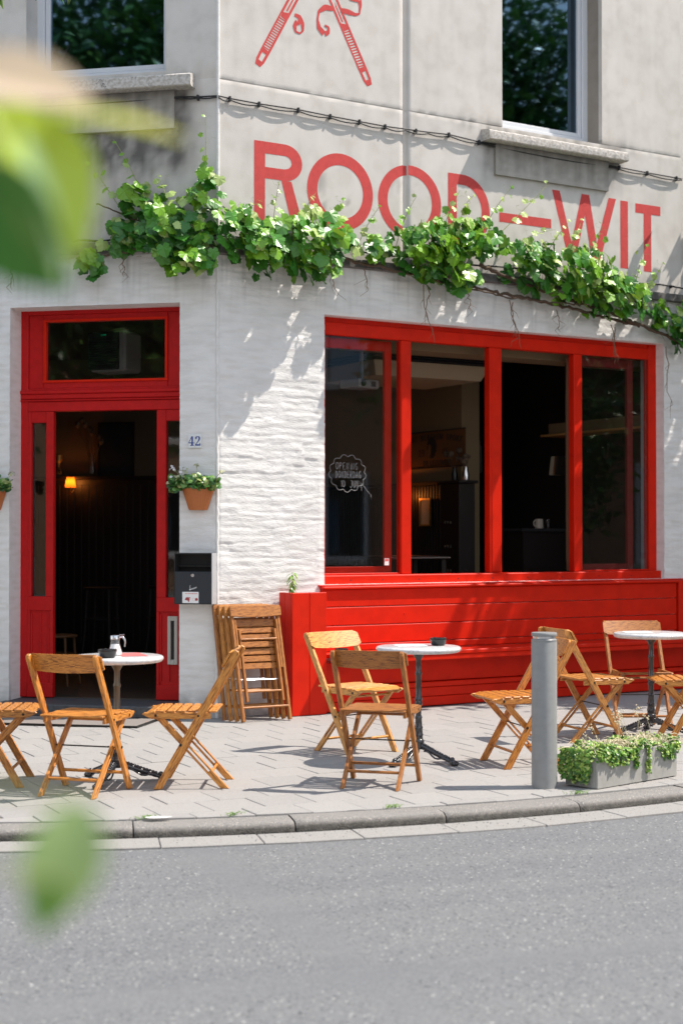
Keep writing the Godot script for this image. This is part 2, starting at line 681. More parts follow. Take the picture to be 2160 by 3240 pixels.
	var greens := [lin(0.034, 0.14, 0.018), lin(0.062, 0.225, 0.024), lin(0.16, 0.35, 0.022), lin(0.37, 0.48, 0.15), lin(0.03, 0.085, 0.03)]
	for k in 5:
		var m := mat(greens[k], 0.34)
		m.backlight_enabled = true
		var g: Color = greens[k]
		m.backlight = Color(0.42, 0.5, 0.15) if k < 4 else Color(0.3, 0.4, 0.2)
		M["leaf%d" % k] = m
	M.leafy = mat(Color(1, 1, 1), 0.36)
	M.leafy.vertex_color_use_as_albedo = true
	M.leafy.backlight_enabled = true
	M.leafy.backlight = Color(0.38, 0.48, 0.15)
	M.bark = mat(lin(0.11, 0.075, 0.05), 0.9)
	M.bark.albedo_texture = TX.grime
	tri_map(M.bark, 6.0)
	M.stem = mat(lin(0.20, 0.13, 0.08), 0.8)
	M.shoot = mat(lin(0.30, 0.34, 0.12), 0.7)
	M.casement = mat(lin(0.12, 0.055, 0.02), 0.6)
	M.aged_white = mat(lin(0.50, 0.48, 0.43), 0.6)
	M.grating = mat(lin(0.24, 0.215, 0.20), 0.7)
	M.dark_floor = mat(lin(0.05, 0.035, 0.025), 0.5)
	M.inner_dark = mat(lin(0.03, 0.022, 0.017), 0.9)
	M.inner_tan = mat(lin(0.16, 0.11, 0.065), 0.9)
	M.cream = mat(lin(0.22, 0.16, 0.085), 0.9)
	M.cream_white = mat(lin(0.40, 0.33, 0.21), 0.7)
	M.jug = mat(lin(0.55, 0.5, 0.42), 0.4)
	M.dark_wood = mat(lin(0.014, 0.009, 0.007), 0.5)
	M.ochre = mat(lin(0.15, 0.07, 0.022), 0.9)
	M.brown_print = mat(lin(0.16, 0.08, 0.03), 0.8)
	M.gilt = mat(lin(0.50, 0.34, 0.12), 0.35, 0.8)
	M.old_paper = mat(lin(0.45, 0.40, 0.30), 0.85)
	M.shelf_edge = mat(lin(0.60, 0.33, 0.11), 0.4)
	M.grey_plastic = mat(lin(0.30, 0.31, 0.31), 0.5)
	M.badge = mat(lin(0.02, 0.45, 0.25), 0.5)
	M.badge.emission_enabled = true
	M.badge.emission = Color(0.05, 0.6, 0.4)
	M.badge.emission_energy_multiplier = 0.25
	M.lamp_shade = mat(lin(0.55, 0.26, 0.07), 0.8)
	M.lamp_shade.backlight_enabled = true
	M.lamp_shade.backlight = Color(0.9, 0.6, 0.25)
	M.lamp_shade.emission_enabled = true
	M.lamp_shade.emission = Color(0.95, 0.50, 0.13)
	M.lamp_shade.emission_energy_multiplier = 0.28
	M.bulb = mat(Color(1, 0.9, 0.7), 0.5)
	M.bulb.emission_enabled = true
	M.bulb.emission = Color(1.0, 0.7, 0.35)
	M.bulb.emission_energy_multiplier = 2.0
	M.brick_far = mat(lin(0.36, 0.225, 0.145), 0.9)
	M.brick_far.albedo_texture = TX.grime
	M.brick_far.uv1_triplanar = true
	M.brick_far.uv1_scale = Vector3(0.5, 3.0, 0.5)
	M.bollard_pale = mat(lin(0.42, 0.43, 0.45), 0.45, 0.2)
	M.anthracite = mat(lin(0.022, 0.027, 0.034), 0.5)
	M.enamel = mat(lin(0.78, 0.80, 0.80), 0.2)
	M.blue_print = mat(lin(0.012, 0.05, 0.27), 0.3)
	M.jar_glass = glass(Color(0.9, 0.94, 0.95), 0.08, 0.6)
	M.pale_bud = mat(lin(0.45, 0.46, 0.28), 0.7)
	M.sash_shaded = mat(lin(0.20, 0.012, 0.010), 0.5)  # the red paint again, with the shade behind the pane put into its colour
	M.petal = mat(lin(0.82, 0.80, 0.80), 0.6)
	M.straw = mat(lin(0.66, 0.57, 0.40), 0.8)


func ground() -> void:
	# road: one sheet out to the horizon, 7 cm under the pavement
	var b := MB.new()
	for i in 2:
		var o := 150.0
		b.quad(Vector3(-o, -0.07, o), Vector3(o, -0.07, o), Vector3(o, -0.07, -o), Vector3(-o, -0.07, -o), Vector3.UP)
		break
	var me := b.mesh()
	var arr := me.surface_get_arrays(0)
	var uv := PackedVector2Array()
	for p: Vector3 in arr[Mesh.ARRAY_VERTEX]:
		uv.append(Vector2(p.x * 0.94 - p.z * 0.34, p.z * 0.94 + p.x * 0.34))
	arr[Mesh.ARRAY_TEX_UV] = uv
	arr[Mesh.ARRAY_TEX_UV2] = uv
	var m2 := ArrayMesh.new()
	m2.add_surface_from_arrays(Mesh.PRIMITIVE_TRIANGLES, arr)
	var o := putm(self, "road", m2, M.asphalt)
	struct(o)


const KC := Vector2(-2.32, -15.93)   # centre of the rounded street corner (x, z)
const KR := 8.3


# the kerb's front line, angle 0 pointing at the street; straight on past both ends of the bend
func kerb_at(d: float, off: float) -> Vector2:
	var th := d / KR
	var lo := -ANG_L
	var hi := ANG_R
	var c := clampf(th, lo, hi)
	var p := KC + Vector2(sin(c), cos(c)) * (KR + off)
	return p + Vector2(cos(c), -sin(c)) * (th - c) * KR


func pavement() -> void:
	# bed under the paving, then the tiles, the kerb stones and the gutter slabs
	var edge := PackedVector2Array()
	for i in 61:
		edge.append(kerb_at(lerpf(-4.0, 10.0, i / 60.0), -0.20))
	var poly := edge.duplicate()
	poly.append_array([Vector2(14, -18), Vector2(14, -24), Vector2(-12, -24), Vector2(-12, -14)])
	var flat := Transform3D(Basis(Vector3.RIGHT, Vector3.FORWARD, Vector3.UP), Vector3.ZERO)
	var b := MB.new()
	b.sheet(PackedVector2Array(Array(poly).map(func(p): return Vector2(p.x, -p.y))), flat, -0.006)
	var bed := put(self, "pavement", b, M.sand)
	struct(bed)
	# tile area in front of the walls
	var area := edge.duplicate()
	area = PackedVector2Array(Array(area).filter(func(p): return p.x > -2.9 and p.x < 4.2))
	var e := wr(6.2, 0, 0.02)
	area.append(Vector2(e.x, e.z))
	e = wr(0, 0, 0.0)
	area.append(Vector2(e.x, e.z))
	e = wl(2.6, 0, 0.0)
	area.append(Vector2(e.x, e.z))
	var a := deg_to_rad(27.0)
	var du := Vector2(cos(a), -sin(a))
	var dv := Vector2(sin(a), cos(a))
	var o0 := Vector2(-1.366, -10.181)
	var T := 0.302
	var tiles := []
	for j in range(-20, 16):
		for i in range(-16, 26):
			var c := o0 + du * (T * (i + (0.5 if j % 2 else 0.0))) + dv * (T * j)
			var g := 0.0022
			var q := PackedVector2Array([c + du * g + dv * g, c + du * (T - g) + dv * g, c + du * (T - g) + dv * (T - g), c + du * g + dv * (T - g)])
			for r: PackedVector2Array in Geometry2D.intersect_polygons(q, area):
				var cen := Vector2.ZERO
				for p in r:
					cen += p / r.size()
				var px := absf(cen.x / -cen.y)
				if px > 0.245 or r.size() < 3:
					continue
				var ar := 0.0
				for k in r.size():
					ar += r[k].cross(r[(k + 1) % r.size()]) * 0.5
				if absf(ar) < 0.0008:
					continue
				tiles.append([-cen.y, r, cen])
	tiles.sort_custom(func(x, y): return x[0] < y[0])
	var rest := MB.new()
	var count := 0
	for t: Array in tiles:
		var cen: Vector2 = t[2]
		var loc := PackedVector2Array()
		for p: Vector2 in t[1]:
			loc.append(Vector2(p.x - cen.x, -(p.y - cen.y)))
		var tilt := Basis(Vector3(1, 0, 0), rng.randfn(0, 0.0035)) * Basis(Vector3(0, 0, 1), rng.randfn(0, 0.0035))
		var up := rng.randfn(0.0, 0.0012)
		if count < 292:
			var tb := MB.new()
			tb.prism(loc, Transform3D(Basis(Vector3.RIGHT, Vector3.FORWARD, Vector3.UP), Vector3.ZERO), -0.03, 0.0, 0.003)
			put(bed, "paving_tile", tb, M["tile%d" % (rng.randi() % 5)], Transform3D(tilt, Vector3(cen.x, up, cen.y)))
		else:
			rest.prism(loc, Transform3D(tilt * Basis(Vector3.RIGHT, Vector3.FORWARD, Vector3.UP), Vector3(cen.x, up, cen.y)), -0.03, 0.0, 0.003)
		count += 1
	if rest.v.size():
		put(bed, "paving_tiles_far", rest, M.tile1).set_meta("kind", "stuff")
	# kerb stones, about 83 cm each, rounded edge, chipped
	var kb := Node3D.new()
	kb.name = "kerb"
	add_child(kb, true)
	struct(kb)
	var nz := noise(FastNoiseLite.TYPE_SIMPLEX_SMOOTH, 9.0, 77, 3)
	for k in range(-3, 6):
		var d0 := KR * deg_to_rad(8.8 + 5.75 * k) + 0.004
		var d1 := KR * deg_to_rad(8.8 + 5.75 * (k + 1)) - 0.004
		var lift := rng.randfn(0.0, 0.004)
		var b2 := MB.new()
		var prof := [Vector2(-0.196, -0.08), Vector2(-0.196, -0.006), Vector2(-0.188, 0.0), Vector2(-0.11, 0.0), Vector2(-0.04, 0.0), Vector2(-0.022, -0.004), Vector2(-0.008, -0.014), Vector2(0.0, -0.03), Vector2(0.004, -0.05), Vector2(0.006, -0.12)]
		var nseg := 44
		var base := b2.v.size()
		var pr := prof.size()
		for i in nseg + 1:
			var d := lerpf(d0, d1, i / float(nseg))
			var endr := minf(i, nseg - i)
			for q in pr:
				var pv: Vector2 = prof[q]
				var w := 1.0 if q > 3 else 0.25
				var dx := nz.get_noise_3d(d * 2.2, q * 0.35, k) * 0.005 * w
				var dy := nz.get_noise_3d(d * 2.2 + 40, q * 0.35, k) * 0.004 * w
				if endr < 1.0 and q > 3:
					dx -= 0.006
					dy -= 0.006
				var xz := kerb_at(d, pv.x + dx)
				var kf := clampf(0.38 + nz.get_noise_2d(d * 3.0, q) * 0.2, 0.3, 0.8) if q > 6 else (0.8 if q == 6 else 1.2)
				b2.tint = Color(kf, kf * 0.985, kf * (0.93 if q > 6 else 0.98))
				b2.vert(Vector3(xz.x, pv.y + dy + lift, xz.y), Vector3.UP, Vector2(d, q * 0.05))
		for i in nseg:
			for q in pr - 1:
				var p0 := base + i * pr + q
				b2.ix.append_array([p0, p0 + pr, p0 + 1, p0 + 1, p0 + pr, p0 + pr + 1])
		for i in nseg + 1:
			for q in pr:
				var id := base + i * pr + q
				var along := b2.v[base + mini(i + 1, nseg) * pr + q] - b2.v[base + maxi(i - 1, 0) * pr + q]
				var acr := b2.v[base + i * pr + mini(q + 1, pr - 1)] - b2.v[base + i * pr + maxi(q - 1, 0)]
				b2.n[id] = along.cross(acr).normalized() * -1.0
				if b2.n[id].y < -0.2:
					b2.n[id] = -b2.n[id]
		for side in 2:
			var i := 0 if side == 0 else nseg
			var ring: Array[Vector3] = []
			for q in pr:
				ring.append(b2.v[base + i * pr + q])
			var hint := (b2.v[base + (1 if side == 0 else nseg - 1) * pr] - b2.v[base + i * pr]) * -1.0
			for q in range(1, pr - 1):
				b2.tri(ring[0], ring[q], ring[q + 1], hint)
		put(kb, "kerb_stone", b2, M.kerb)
	# gutter: a row of concrete slabs at the foot of the kerb
	var gt := Node3D.new()
	gt.name = "gutter"
	add_child(gt, true)
	struct(gt)
	var d := -2.6
	while d < 6.4:
		var L := 0.5
		var b3 := MB.new()
		var pts := PackedVector2Array()
		for i in 4:
			var p := kerb_at(lerpf(d + 0.0025, d + L - 0.0025, i / 3.0), 0.012)
			pts.append(Vector2(p.x, -p.y))
		for i in 4:
			var p := kerb_at(lerpf(d + L - 0.0025, d + 0.0025, i / 3.0), 0.245 + rng.randf_range(-0.005, 0.006))
			pts.append(Vector2(p.x, -p.y))
		b3.prism(pts, flat, -0.10, -0.060 + rng.randfn(0, 0.001), 0.003)
		put(gt, "gutter_slab", b3, M.gutter)
		d += L


func nb(parent: Node3D, called: String, m: Material, x0: float, x1: float, y0: float, y1: float, z0: float, z1: float, bev := 0.0, f := Transform3D()) -> MeshInstance3D:
	var b := MB.new()
	b.uo = rng.randf() * 9.0
	b.box(Transform3D(), Vector3(x1 - x0, y1 - y0, z1 - z0), bev)
	return put(parent, called, b, m, f * Transform3D(Basis(), Vector3((x0 + x1) / 2, (y0 + y1) / 2, (z0 + z1) / 2)))


func cafe() -> void:
	var root := thing("corner_cafe", "corner cafe building with white brick ground floor, pale plaster upper floor and red woodwork", "building")
	var R := FR
	var L := FL
	var n1 := noise(FastNoiseLite.TYPE_SIMPLEX_SMOOTH, 1.0, 101, 3)
	var n2 := noise(FastNoiseLite.TYPE_SIMPLEX_SMOOTH, 1.0, 102, 2)
	var hash1 := noise(FastNoiseLite.TYPE_VALUE, 1.0, 103, 1)
	# old brickwork under many coats of limewash: courses, proud and sunken bricks, brush ridges
	var brick := func(x: float, y: float, sd: float) -> float:
		var yy := y + n1.get_noise_2d(x * 1.3, y * 2.0 + sd) * 0.012
		var row := floorf(yy / 0.064)
		var fy := yy / 0.064 - row
		var xx := x / 0.205 + (0.5 if int(row) % 2 else 0.0) + n1.get_noise_2d(row * 7.3, sd) * 0.3
		var fx := xx - floorf(xx)
		var each := hash1.get_noise_2d(floorf(xx) * 13.7 + sd, row * 9.1)
		var joint := maxf(smoothstep(0.30, 0.5, absf(fy - 0.5)), smoothstep(0.455, 0.5, absf(fx - 0.5)) * 0.7)
		var soft := 0.5 + 0.5 * n2.get_noise_2d(x * 3.0 + 9.0, y * 5.0 + sd)
		var h := each * 0.0036 - joint * 0.0038 * clampf(soft * 1.5, 0.15, 1.0)
		h += n2.get_noise_2d(x * 5.0, y * 40.0 + sd) * 0.0030 + maxf(0.0, n2.get_noise_2d(x * 3.0 + 40.0, y * 26.0 + sd) - 0.25) * 0.006
		h += n1.get_noise_2d(x * 26.0, y * 46.0 + sd) * 0.0014
		h += n1.get_noise_2d(x * 1.1, y * 0.9 + sd + 50.0) * 0.006
		return h
	var white_col := func(x: float, y: float) -> Color:
		var k := 1.0 - 0.05 * clampf(n1.get_noise_2d(x * 2.0, y * 3.0) * 1.6, 0.0, 1.0)
		if y < 0.3:
			k -= 0.5 * smoothstep(0.34, 0.0, y) * (0.55 + 0.9 * n1.get_noise_2d(x * 6.0, y * 6.0))
		var drip := clampf(n2.get_noise_2d(x * 16.0, y * 0.8) - 0.1, 0.0, 1.0)
		k -= 0.5 * drip * smoothstep(3.2, 3.78, y)
		return Color(k, k * (1.0 - 0.015 * smoothstep(0.4, 0.0, y)), k * (1.0 - 0.03 * smoothstep(0.4, 0.0, y)))
	# right facade, ground floor
	var hr := func(x: float, y: float) -> float:
		var e := 0.0
		if y > 1.04 and y < 3.36 and x > 0.98 and x < 4.86:
			e = -0.006
		var c := -0.012 * smoothstep(0.02, 0.0, x)
		return brick.call(x, y, 0.0) * smoothstep(0.0, 0.03, x) + e + c
	var xr := lines([0.0, 1.01, 4.83, 5.8], 0.021)
	var yr := lines([0.0, 1.06, 3.345, 3.78], 0.0125)
	putm(root, "brick_wall", relief(xr, yr, hr, white_col, func(x, y): return not (x > 1.01 and x < 4.83 and y > 1.06 and y < 3.345)), M.white, R)
	# left facade, ground floor
	var hl := func(x: float, y: float) -> float:
		return brick.call(x + 30.0, y, 77.0) * smoothstep(0.0, 0.03, -x) * 0.9 - 0.012 * smoothstep(0.02, 0.0, -x)
	var xl := lines([-4.48, -1.796, -0.317, 0.0], 0.018)
	var yl := lines([0.0, 3.376, 3.78], 0.014)
	putm(root, "brick_wall", relief(xl, yl, hl, white_col, func(x, y): return not (x > -1.796 and x < -0.317 and y < 3.376)), M.white, L)
	# limewashed arris at the corner
	var cb := MB.new()
	var path := PackedVector3Array()
	var rad := PackedFloat32Array()
	for i in 150:
		var y := i * 3.76 / 149.0
		path.append(CORNER + Vector3(0.002 + n1.get_noise_2d(y * 9.0, 3.0) * 0.006, y, -0.004))
		rad.append(0.013 + n1.get_noise_2d(y * 14.0, 8.0) * 0.006)
	cb.tube(path, rad, 10)
	put(root, "corner_edge", cb, M.white)
	# wall cores behind the faces (reveals, inner side)
	var core := MB.new()
	for q: Array in [[0.05, 1.008, 0, 3.76], [4.832, 5.8, 0, 3.76], [1.008, 4.832, 3.347, 3.76], [1.008, 4.832, 0, 1.046]]:
		core.bx(q[0], q[1], q[2], q[3], -0.34, -0.02)
	put(root, "wall_core", core, M.white, R)
	core = MB.new()
	for q: Array in [[-4.48, -1.798, 0, 3.76], [-0.315, -0.04, 0, 3.76], [-1.798, -0.315, 3.378, 3.76]]:
		core.bx(q[0], q[1], q[2], q[3], -0.34, -0.02)
	put(root, "wall_core", core, M.white, L)
	# upper floor plaster with stains, a dilatation channel and a horizontal day joint
	var stain := func(x: float, y: float) -> Color:
		var k := 1.0 - 0.07 * clampf(n1.get_noise_2d(x * 1.4, y * 1.0) + 0.2, 0.0, 1.0)
		var s := 0.0
		# dirt round the sill ends and under the sill
		if x > 2.4 and x < 4.5:
			var d := maxf(maxf(2.72 - x, x - 4.22), 0.0)
			s = 0.72 * exp(-d * d / 0.006) * smoothstep(4.55, 5.02, y) * smoothstep(5.3, 5.14, y) * (1.0 if (x < 2.83 or x > 4.06) else 0.75)
			if y > 5.1:
				s = maxf(s, 0.4 * exp(-pow((y - 5.19) / 0.07, 2.0)) * (0.6 + n1.get_noise_2d(x * 9.0, 1.0)))
		s += 0.35 * exp(-pow((y - 5.18) / 0.03, 2.0)) * clampf(n1.get_noise_2d(x * 5.0, 7.0), 0.0, 1.0)
		s += 0.30 * smoothstep(4.05, 3.84, y) * (0.6 + 0.7 * n1.get_noise_2d(x * 5.0, y * 2.0))
		s += 0.42 * smoothstep(0.36, 0.5, n1.get_noise_2d(x * 4.4 + 5.0, y * 2.2)) * smoothstep(0.6, 1.0, x) * smoothstep(2.4, 1.9, x) * smoothstep(4.62, 4.5, y)
		s += 0.10 * clampf(n2.get_noise_2d(x * 14.0, y * 0.9), 0.0, 1.0)
		s *= 0.75 + 0.5 * n1.get_noise_2d(x * 11.0, y * 4.0)
		k *= 1.0 - clampf(s, 0.0, 0.85)
		return Color(k, k * 0.995, k * 0.985)
	var hur := func(x: float, y: float) -> float:
		var h := n1.get_noise_2d(x * 0.8, y * 0.8 + 20.0) * 0.0024
		if x > 1.7945 and x < 1.8505:
			h -= 0.028
		if y > 5.191 and y < 5.199:
			h -= 0.012 * clampf(0.7 + n1.get_noise_2d(x * 7.0, 2.0), 0.0, 1.0)
		h += n1.get_noise_2d(x * 6.0, y * 6.0) * 0.0008
		return h * smoothstep(0.0, 0.04, x)
	xr = lines([0.0, 1.794, 1.795, 1.85, 1.851, 2.876, 4.054, 5.05], 0.04)
	yr = lines([3.76, 5.19, 5.1915, 5.1985, 5.20, 7.0, 7.6], 0.04)
	plaster = hur
	var upper_r := putm(root, "plaster_wall", relief(xr, yr, hur, stain, func(x, y): return not (x > 2.876 and x < 4.054 and y > 5.19 and y < 7.0)), M.stucco, R)
	var stain_l := func(x: float, y: float) -> Color:
		var s := 0.0
		var d := maxf(x + 0.33, 0.0)
		s = 0.95 * exp(-d * d / 0.016) * smoothstep(4.32, 4.62, y + n1.get_noise_2d(x * 4.0, 4.0) * 0.12) * smoothstep(5.3, 5.05, y)
		s += 0.34 * smoothstep(4.75, 4.2, y) * smoothstep(-0.15, -0.5, x) * (0.6 + 0.8 * n1.get_noise_2d(x * 9.0, y * 1.2))
		s += 0.30 * exp(-pow((y - 5.24) / 0.06, 2.0)) * clampf(0.5 + n1.get_noise_2d(x * 8.0, 4.0), 0.0, 1.0)
		s += 0.45 * smoothstep(0.45, 0.7, n2.get_noise_2d(x * 22.0, y * 1.0)) * smoothstep(4.6, 4.3, y)
		s += 0.12 * clampf(n2.get_noise_2d(x * 10.0, y * 0.8), 0.0, 1.0)
		s *= 0.8 + 0.45 * n1.get_noise_2d(x * 8.0, y * 5.0)
		var k := 1.04 * (1.0 - clampf(s, 0.0, 0.86) * 0.92)
		if x > -0.05:
			k = lerpf(k, 1.05, 0.4)
		return Color(k, k * 0.99, k * 0.97)
	var hul := func(x: float, y: float) -> float:
		var h := n1.get_noise_2d(x * 0.9 + 70.0, y * 0.8) * 0.004
		if y > 5.191 and y < 5.199 and x > -0.2:
			h -= 0.006
		return h * smoothstep(0.0, 0.04, -x)
	xl = lines([-4.48, -1.661, -0.44, -0.2, 0.0], 0.04)
	yl = lines([3.76, 5.191, 5.1925, 5.1975, 5.199, 5.28, 7.0, 7.6], 0.04)
	putm(root, "plaster_wall", relief(xl, yl, hul, stain_l, func(x, y): return not (x > -1.661 and x < -0.44 and y > 5.28 and y < 7.0)), M.stucco, L)
	core = MB.new()
	for q: Array in [[4.056, 5.05, 3.765, 7.6], [0.05, 2.874, 3.765, 7.6], [2.874, 4.056, 3.765, 5.188], [2.874, 4.056, 7.002, 7.6]]:
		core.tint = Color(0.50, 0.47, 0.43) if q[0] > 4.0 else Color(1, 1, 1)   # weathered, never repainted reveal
		core.bx(q[0], q[1], q[2], q[3], -0.34, -0.035)
	put(root, "wall_core", core, M.stucco, R)
	core = MB.new()
	for q: Array in [[-4.48, -1.663, 3.765, 7.6], [-0.438, -0.04, 3.765, 7.6], [-1.663, -0.438, 3.765, 5.278], [-1.663, -0.438, 7.002, 7.6]]:
		core.bx(q[0], q[1], q[2], q[3], -0.34, -0.02)
	put(root, "wall_core", core, M.stucco, L)
	# plaster corner bead
	cb = MB.new()
	path = PackedVector3Array()
	for i in 60:
		path.append(CORNER + Vector3(0.004, 3.86 + i * 3.7 / 59.0, 0.0))
	cb.tube(path, PackedFloat32Array([0.013]), 8)
	put(root, "corner_edge", cb, M.white)
	# dark ledge between the floors
	var lb := MB.new()
	lb.box(Transform3D(), Vector3(5.8, 0.075, 0.11), 0.006)
	put(root, "ledge", lb, M.ledge, R * Transform3D(Basis(), Vector3(2.9, 3.795, 0.0)))
	lb = MB.new()
	lb.box(Transform3D(), Vector3(4.48, 0.085, 0.12), 0.006)
	put(root, "ledge", lb, M.ledge, L * Transform3D(Basis(), Vector3(-2.24, 3.842, 0.0)))
	# sills and apron panels
	sill(root, R, 2.64, 4.27, 5.03, 5.115, 0.13, 5.19)
	sill(root, L, -1.98, -0.19, 5.115, 5.215, 0.13, 5.275)
	for q: Array in [[R, 2.781, 4.107, 4.745], [L, -1.80, -0.36, 4.80]]:
		var ab := MB.new()
		var fr: Transform3D = q[0]
		var w: float = q[2] - q[1]
		var y1 := 5.028 if fr == R else 5.113
		var h: float = y1 - q[3]
		# dirt streaks of its own, from the drip edge down
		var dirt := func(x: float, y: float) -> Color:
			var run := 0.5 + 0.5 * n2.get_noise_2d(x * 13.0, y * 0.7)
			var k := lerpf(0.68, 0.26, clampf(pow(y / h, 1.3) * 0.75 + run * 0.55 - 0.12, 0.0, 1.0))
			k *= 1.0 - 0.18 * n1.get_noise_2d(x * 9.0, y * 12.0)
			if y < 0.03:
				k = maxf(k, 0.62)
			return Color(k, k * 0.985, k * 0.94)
		putm(root, "apron_panel", relief(steps(-w / 2, w / 2, 0.025), lines([0.0, 0.03, h], 0.02), func(_x, _y): return 0.03, dirt, func(_x, _y): return true, 0.0), M.stucco, fr * Transform3D(Basis(), Vector3((q[1] + q[2]) / 2, q[3], 0.0)))
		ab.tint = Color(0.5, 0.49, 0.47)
		ab.quad(Vector3(-w / 2, 0, -0.02), Vector3(w / 2, 0, -0.02), Vector3(w / 2, 0, 0.03), Vector3(-w / 2, 0, 0.03), Vector3.DOWN)
		for sg: float in [-1.0, 1.0]:
			ab.quad(Vector3(sg * w / 2, 0, -0.02), Vector3(sg * w / 2, 0, 0.03), Vector3(sg * w / 2, h, 0.03), Vector3(sg * w / 2, h, -0.02), Vector3(sg, 0, 0))
		put(root, "apron_edge", ab, M.stucco, fr * Transform3D(Basis(), Vector3((q[1] + q[2]) / 2, q[3], 0.0)))
	upper_window(root, R, 2.876, 4.054, 5.19, 7.0, -0.215, 0.075)
	upper_window(root, L, -1.661, -0.44, 5.28, 7.0, -0.245, 0.075)
	painted_name(upper_r)
	shop_window(root)
	doorway(root)
	# roof edge and flat roof out of sight above
	lb = MB.new()
	lb.bx(-0.1, 5.1, 7.6, 7.8, -0.34, 0.18, 0.02)
	put(root, "cornice", lb, M.stucco, R)
	lb = MB.new()
	lb.bx(-4.48, 0.02, 7.603, 7.798, -0.34, 0.16, 0.02)
	put(root, "cornice", lb, M.stucco, L)
	var rp := PackedVector2Array()
	for p: Vector3 in [wl(4.48, 0, -0.02), wl(0, 0, -0.02), wr(5.8, 0, -0.02), wr(5.8, 0, -7.5), wl(4.48, 0, -7.5)]:
		rp.append(Vector2(p.x, -p.z))
	var rb := MB.new()
	rb.prism(rp, Transform3D(Basis(Vector3.RIGHT, Vector3.FORWARD, Vector3.UP), Vector3.ZERO), 7.61, 7.75)
	put(root, "roof", rb, M.ledge)
	# next house along the right side street
	var nh := thing("neighbour_house", "plain grey rendered house joined to the cafe at the far right edge", "building")
	var hb := MB.new()
	hb.bx(5.056, 9.0, 3.84, 8.4, -6.0, -0.06)
	hb.bx(5.82, 9.0, 0.0, 3.84, -6.0, -0.05)
	put(nh, "wall", hb, M.stucco, R)
	put(nh, "roof_edge", box_mb(Vector3(3.95, 0.18, 0.3)), M.ledge, R * Transform3D(Basis(), Vector3(7.03, 8.49, -0.06)))
	var nl := thing("neighbour_house", "plain rendered house joined to the cafe beyond the left edge", "building")
	hb = MB.new()
	hb.bx(-9.0, -4.5, 0.0, 8.0, -6.0, -0.04)
	put(nl, "wall", hb, M.stucco, L)
	put(nl, "roof_edge", box_mb(Vector3(4.5, 0.18, 0.3)), M.ledge, L * Transform3D(Basis(), Vector3(-6.75, 8.09, -0.06)))


func box_mb(s: Vector3, bev := 0.0) -> MB:
	var b := MB.new()
	b.uo = rng.randf() * 7.0
	b.box(Transform3D(), s, bev)
	return b


func sill(root: Node3D, f: Transform3D, x0: float, x1: float, y0: float, y1: float, z: float, yb: float) -> void:
	var b := MB.new()
	var nz := noise(FastNoiseLite.TYPE_SIMPLEX_SMOOTH, 1.0, 303, 3)
	var prof := [Vector2(-0.02, y0), Vector2(z - 0.012, y0), Vector2(z, y0 + 0.008), Vector2(z + 0.002, (y0 + y1) / 2), Vector2(z, y1 - 0.01), Vector2(z - 0.012, y1), Vector2(-0.23, yb)]
	var n := 60
	for i in n:
		for q in prof.size() - 1:
			var c: Array[Vector3] = []
			for k: Vector2 in [Vector2(i, q), Vector2(i + 1, q), Vector2(i + 1, q + 1), Vector2(i, q + 1)]:
				var p: Vector2 = prof[int(k.y)]
				var x := lerpf(x0, x1, k.x / n)
				var e := 0.0 if int(k.y) == 0 or int(k.y) == 6 else 1.0
				c.append(Vector3(x, p.y + nz.get_noise_2d(x * 14.0, k.y * 2.0) * 0.004 * e, p.x + nz.get_noise_2d(x * 16.0, k.y * 2.0 + 30.0) * 0.005 * e))
			b.quad(c[0], c[1], c[2], c[3])
	for s in 2:
		var x := x0 if s == 0 else x1
		for q in range(1, prof.size() - 1):
			b.tri(Vector3(x, prof[0].y, prof[0].x), Vector3(x, prof[q].y, prof[q].x), Vector3(x, prof[q + 1].y, prof[q + 1].x), Vector3(-1 if s == 0 else 1, 0, 0))
	var o := put(root, "window_sill", b, M.sill, f)
	# crackled paint: short cracks standing as thin recess lines
	var cr := MB.new()
	for i in 90:
		var x := rng.randf_range(x0 + 0.02, x1 - 0.02)
		var y := rng.randf_range(y0 + 0.012, y1 - 0.014)
		var pth := PackedVector3Array()
		var a := rng.randf() * TAU
		for k in 4:
			pth.append(Vector3(clampf(x, x0 + 0.01, x1 - 0.01), clampf(y, y0 + 0.008, y1 - 0.01), z - 0.0005))
			x += cos(a) * 0.016
			y += sin(a) * 0.016
			a += rng.randf_range(-1.1, 1.1)
		cr.tube(pth, PackedFloat32Array([0.0016]), 3, false)
	if f == FL:
		put(o, "paint_crack", cr, M.ledge).set_meta("kind", "stuff")


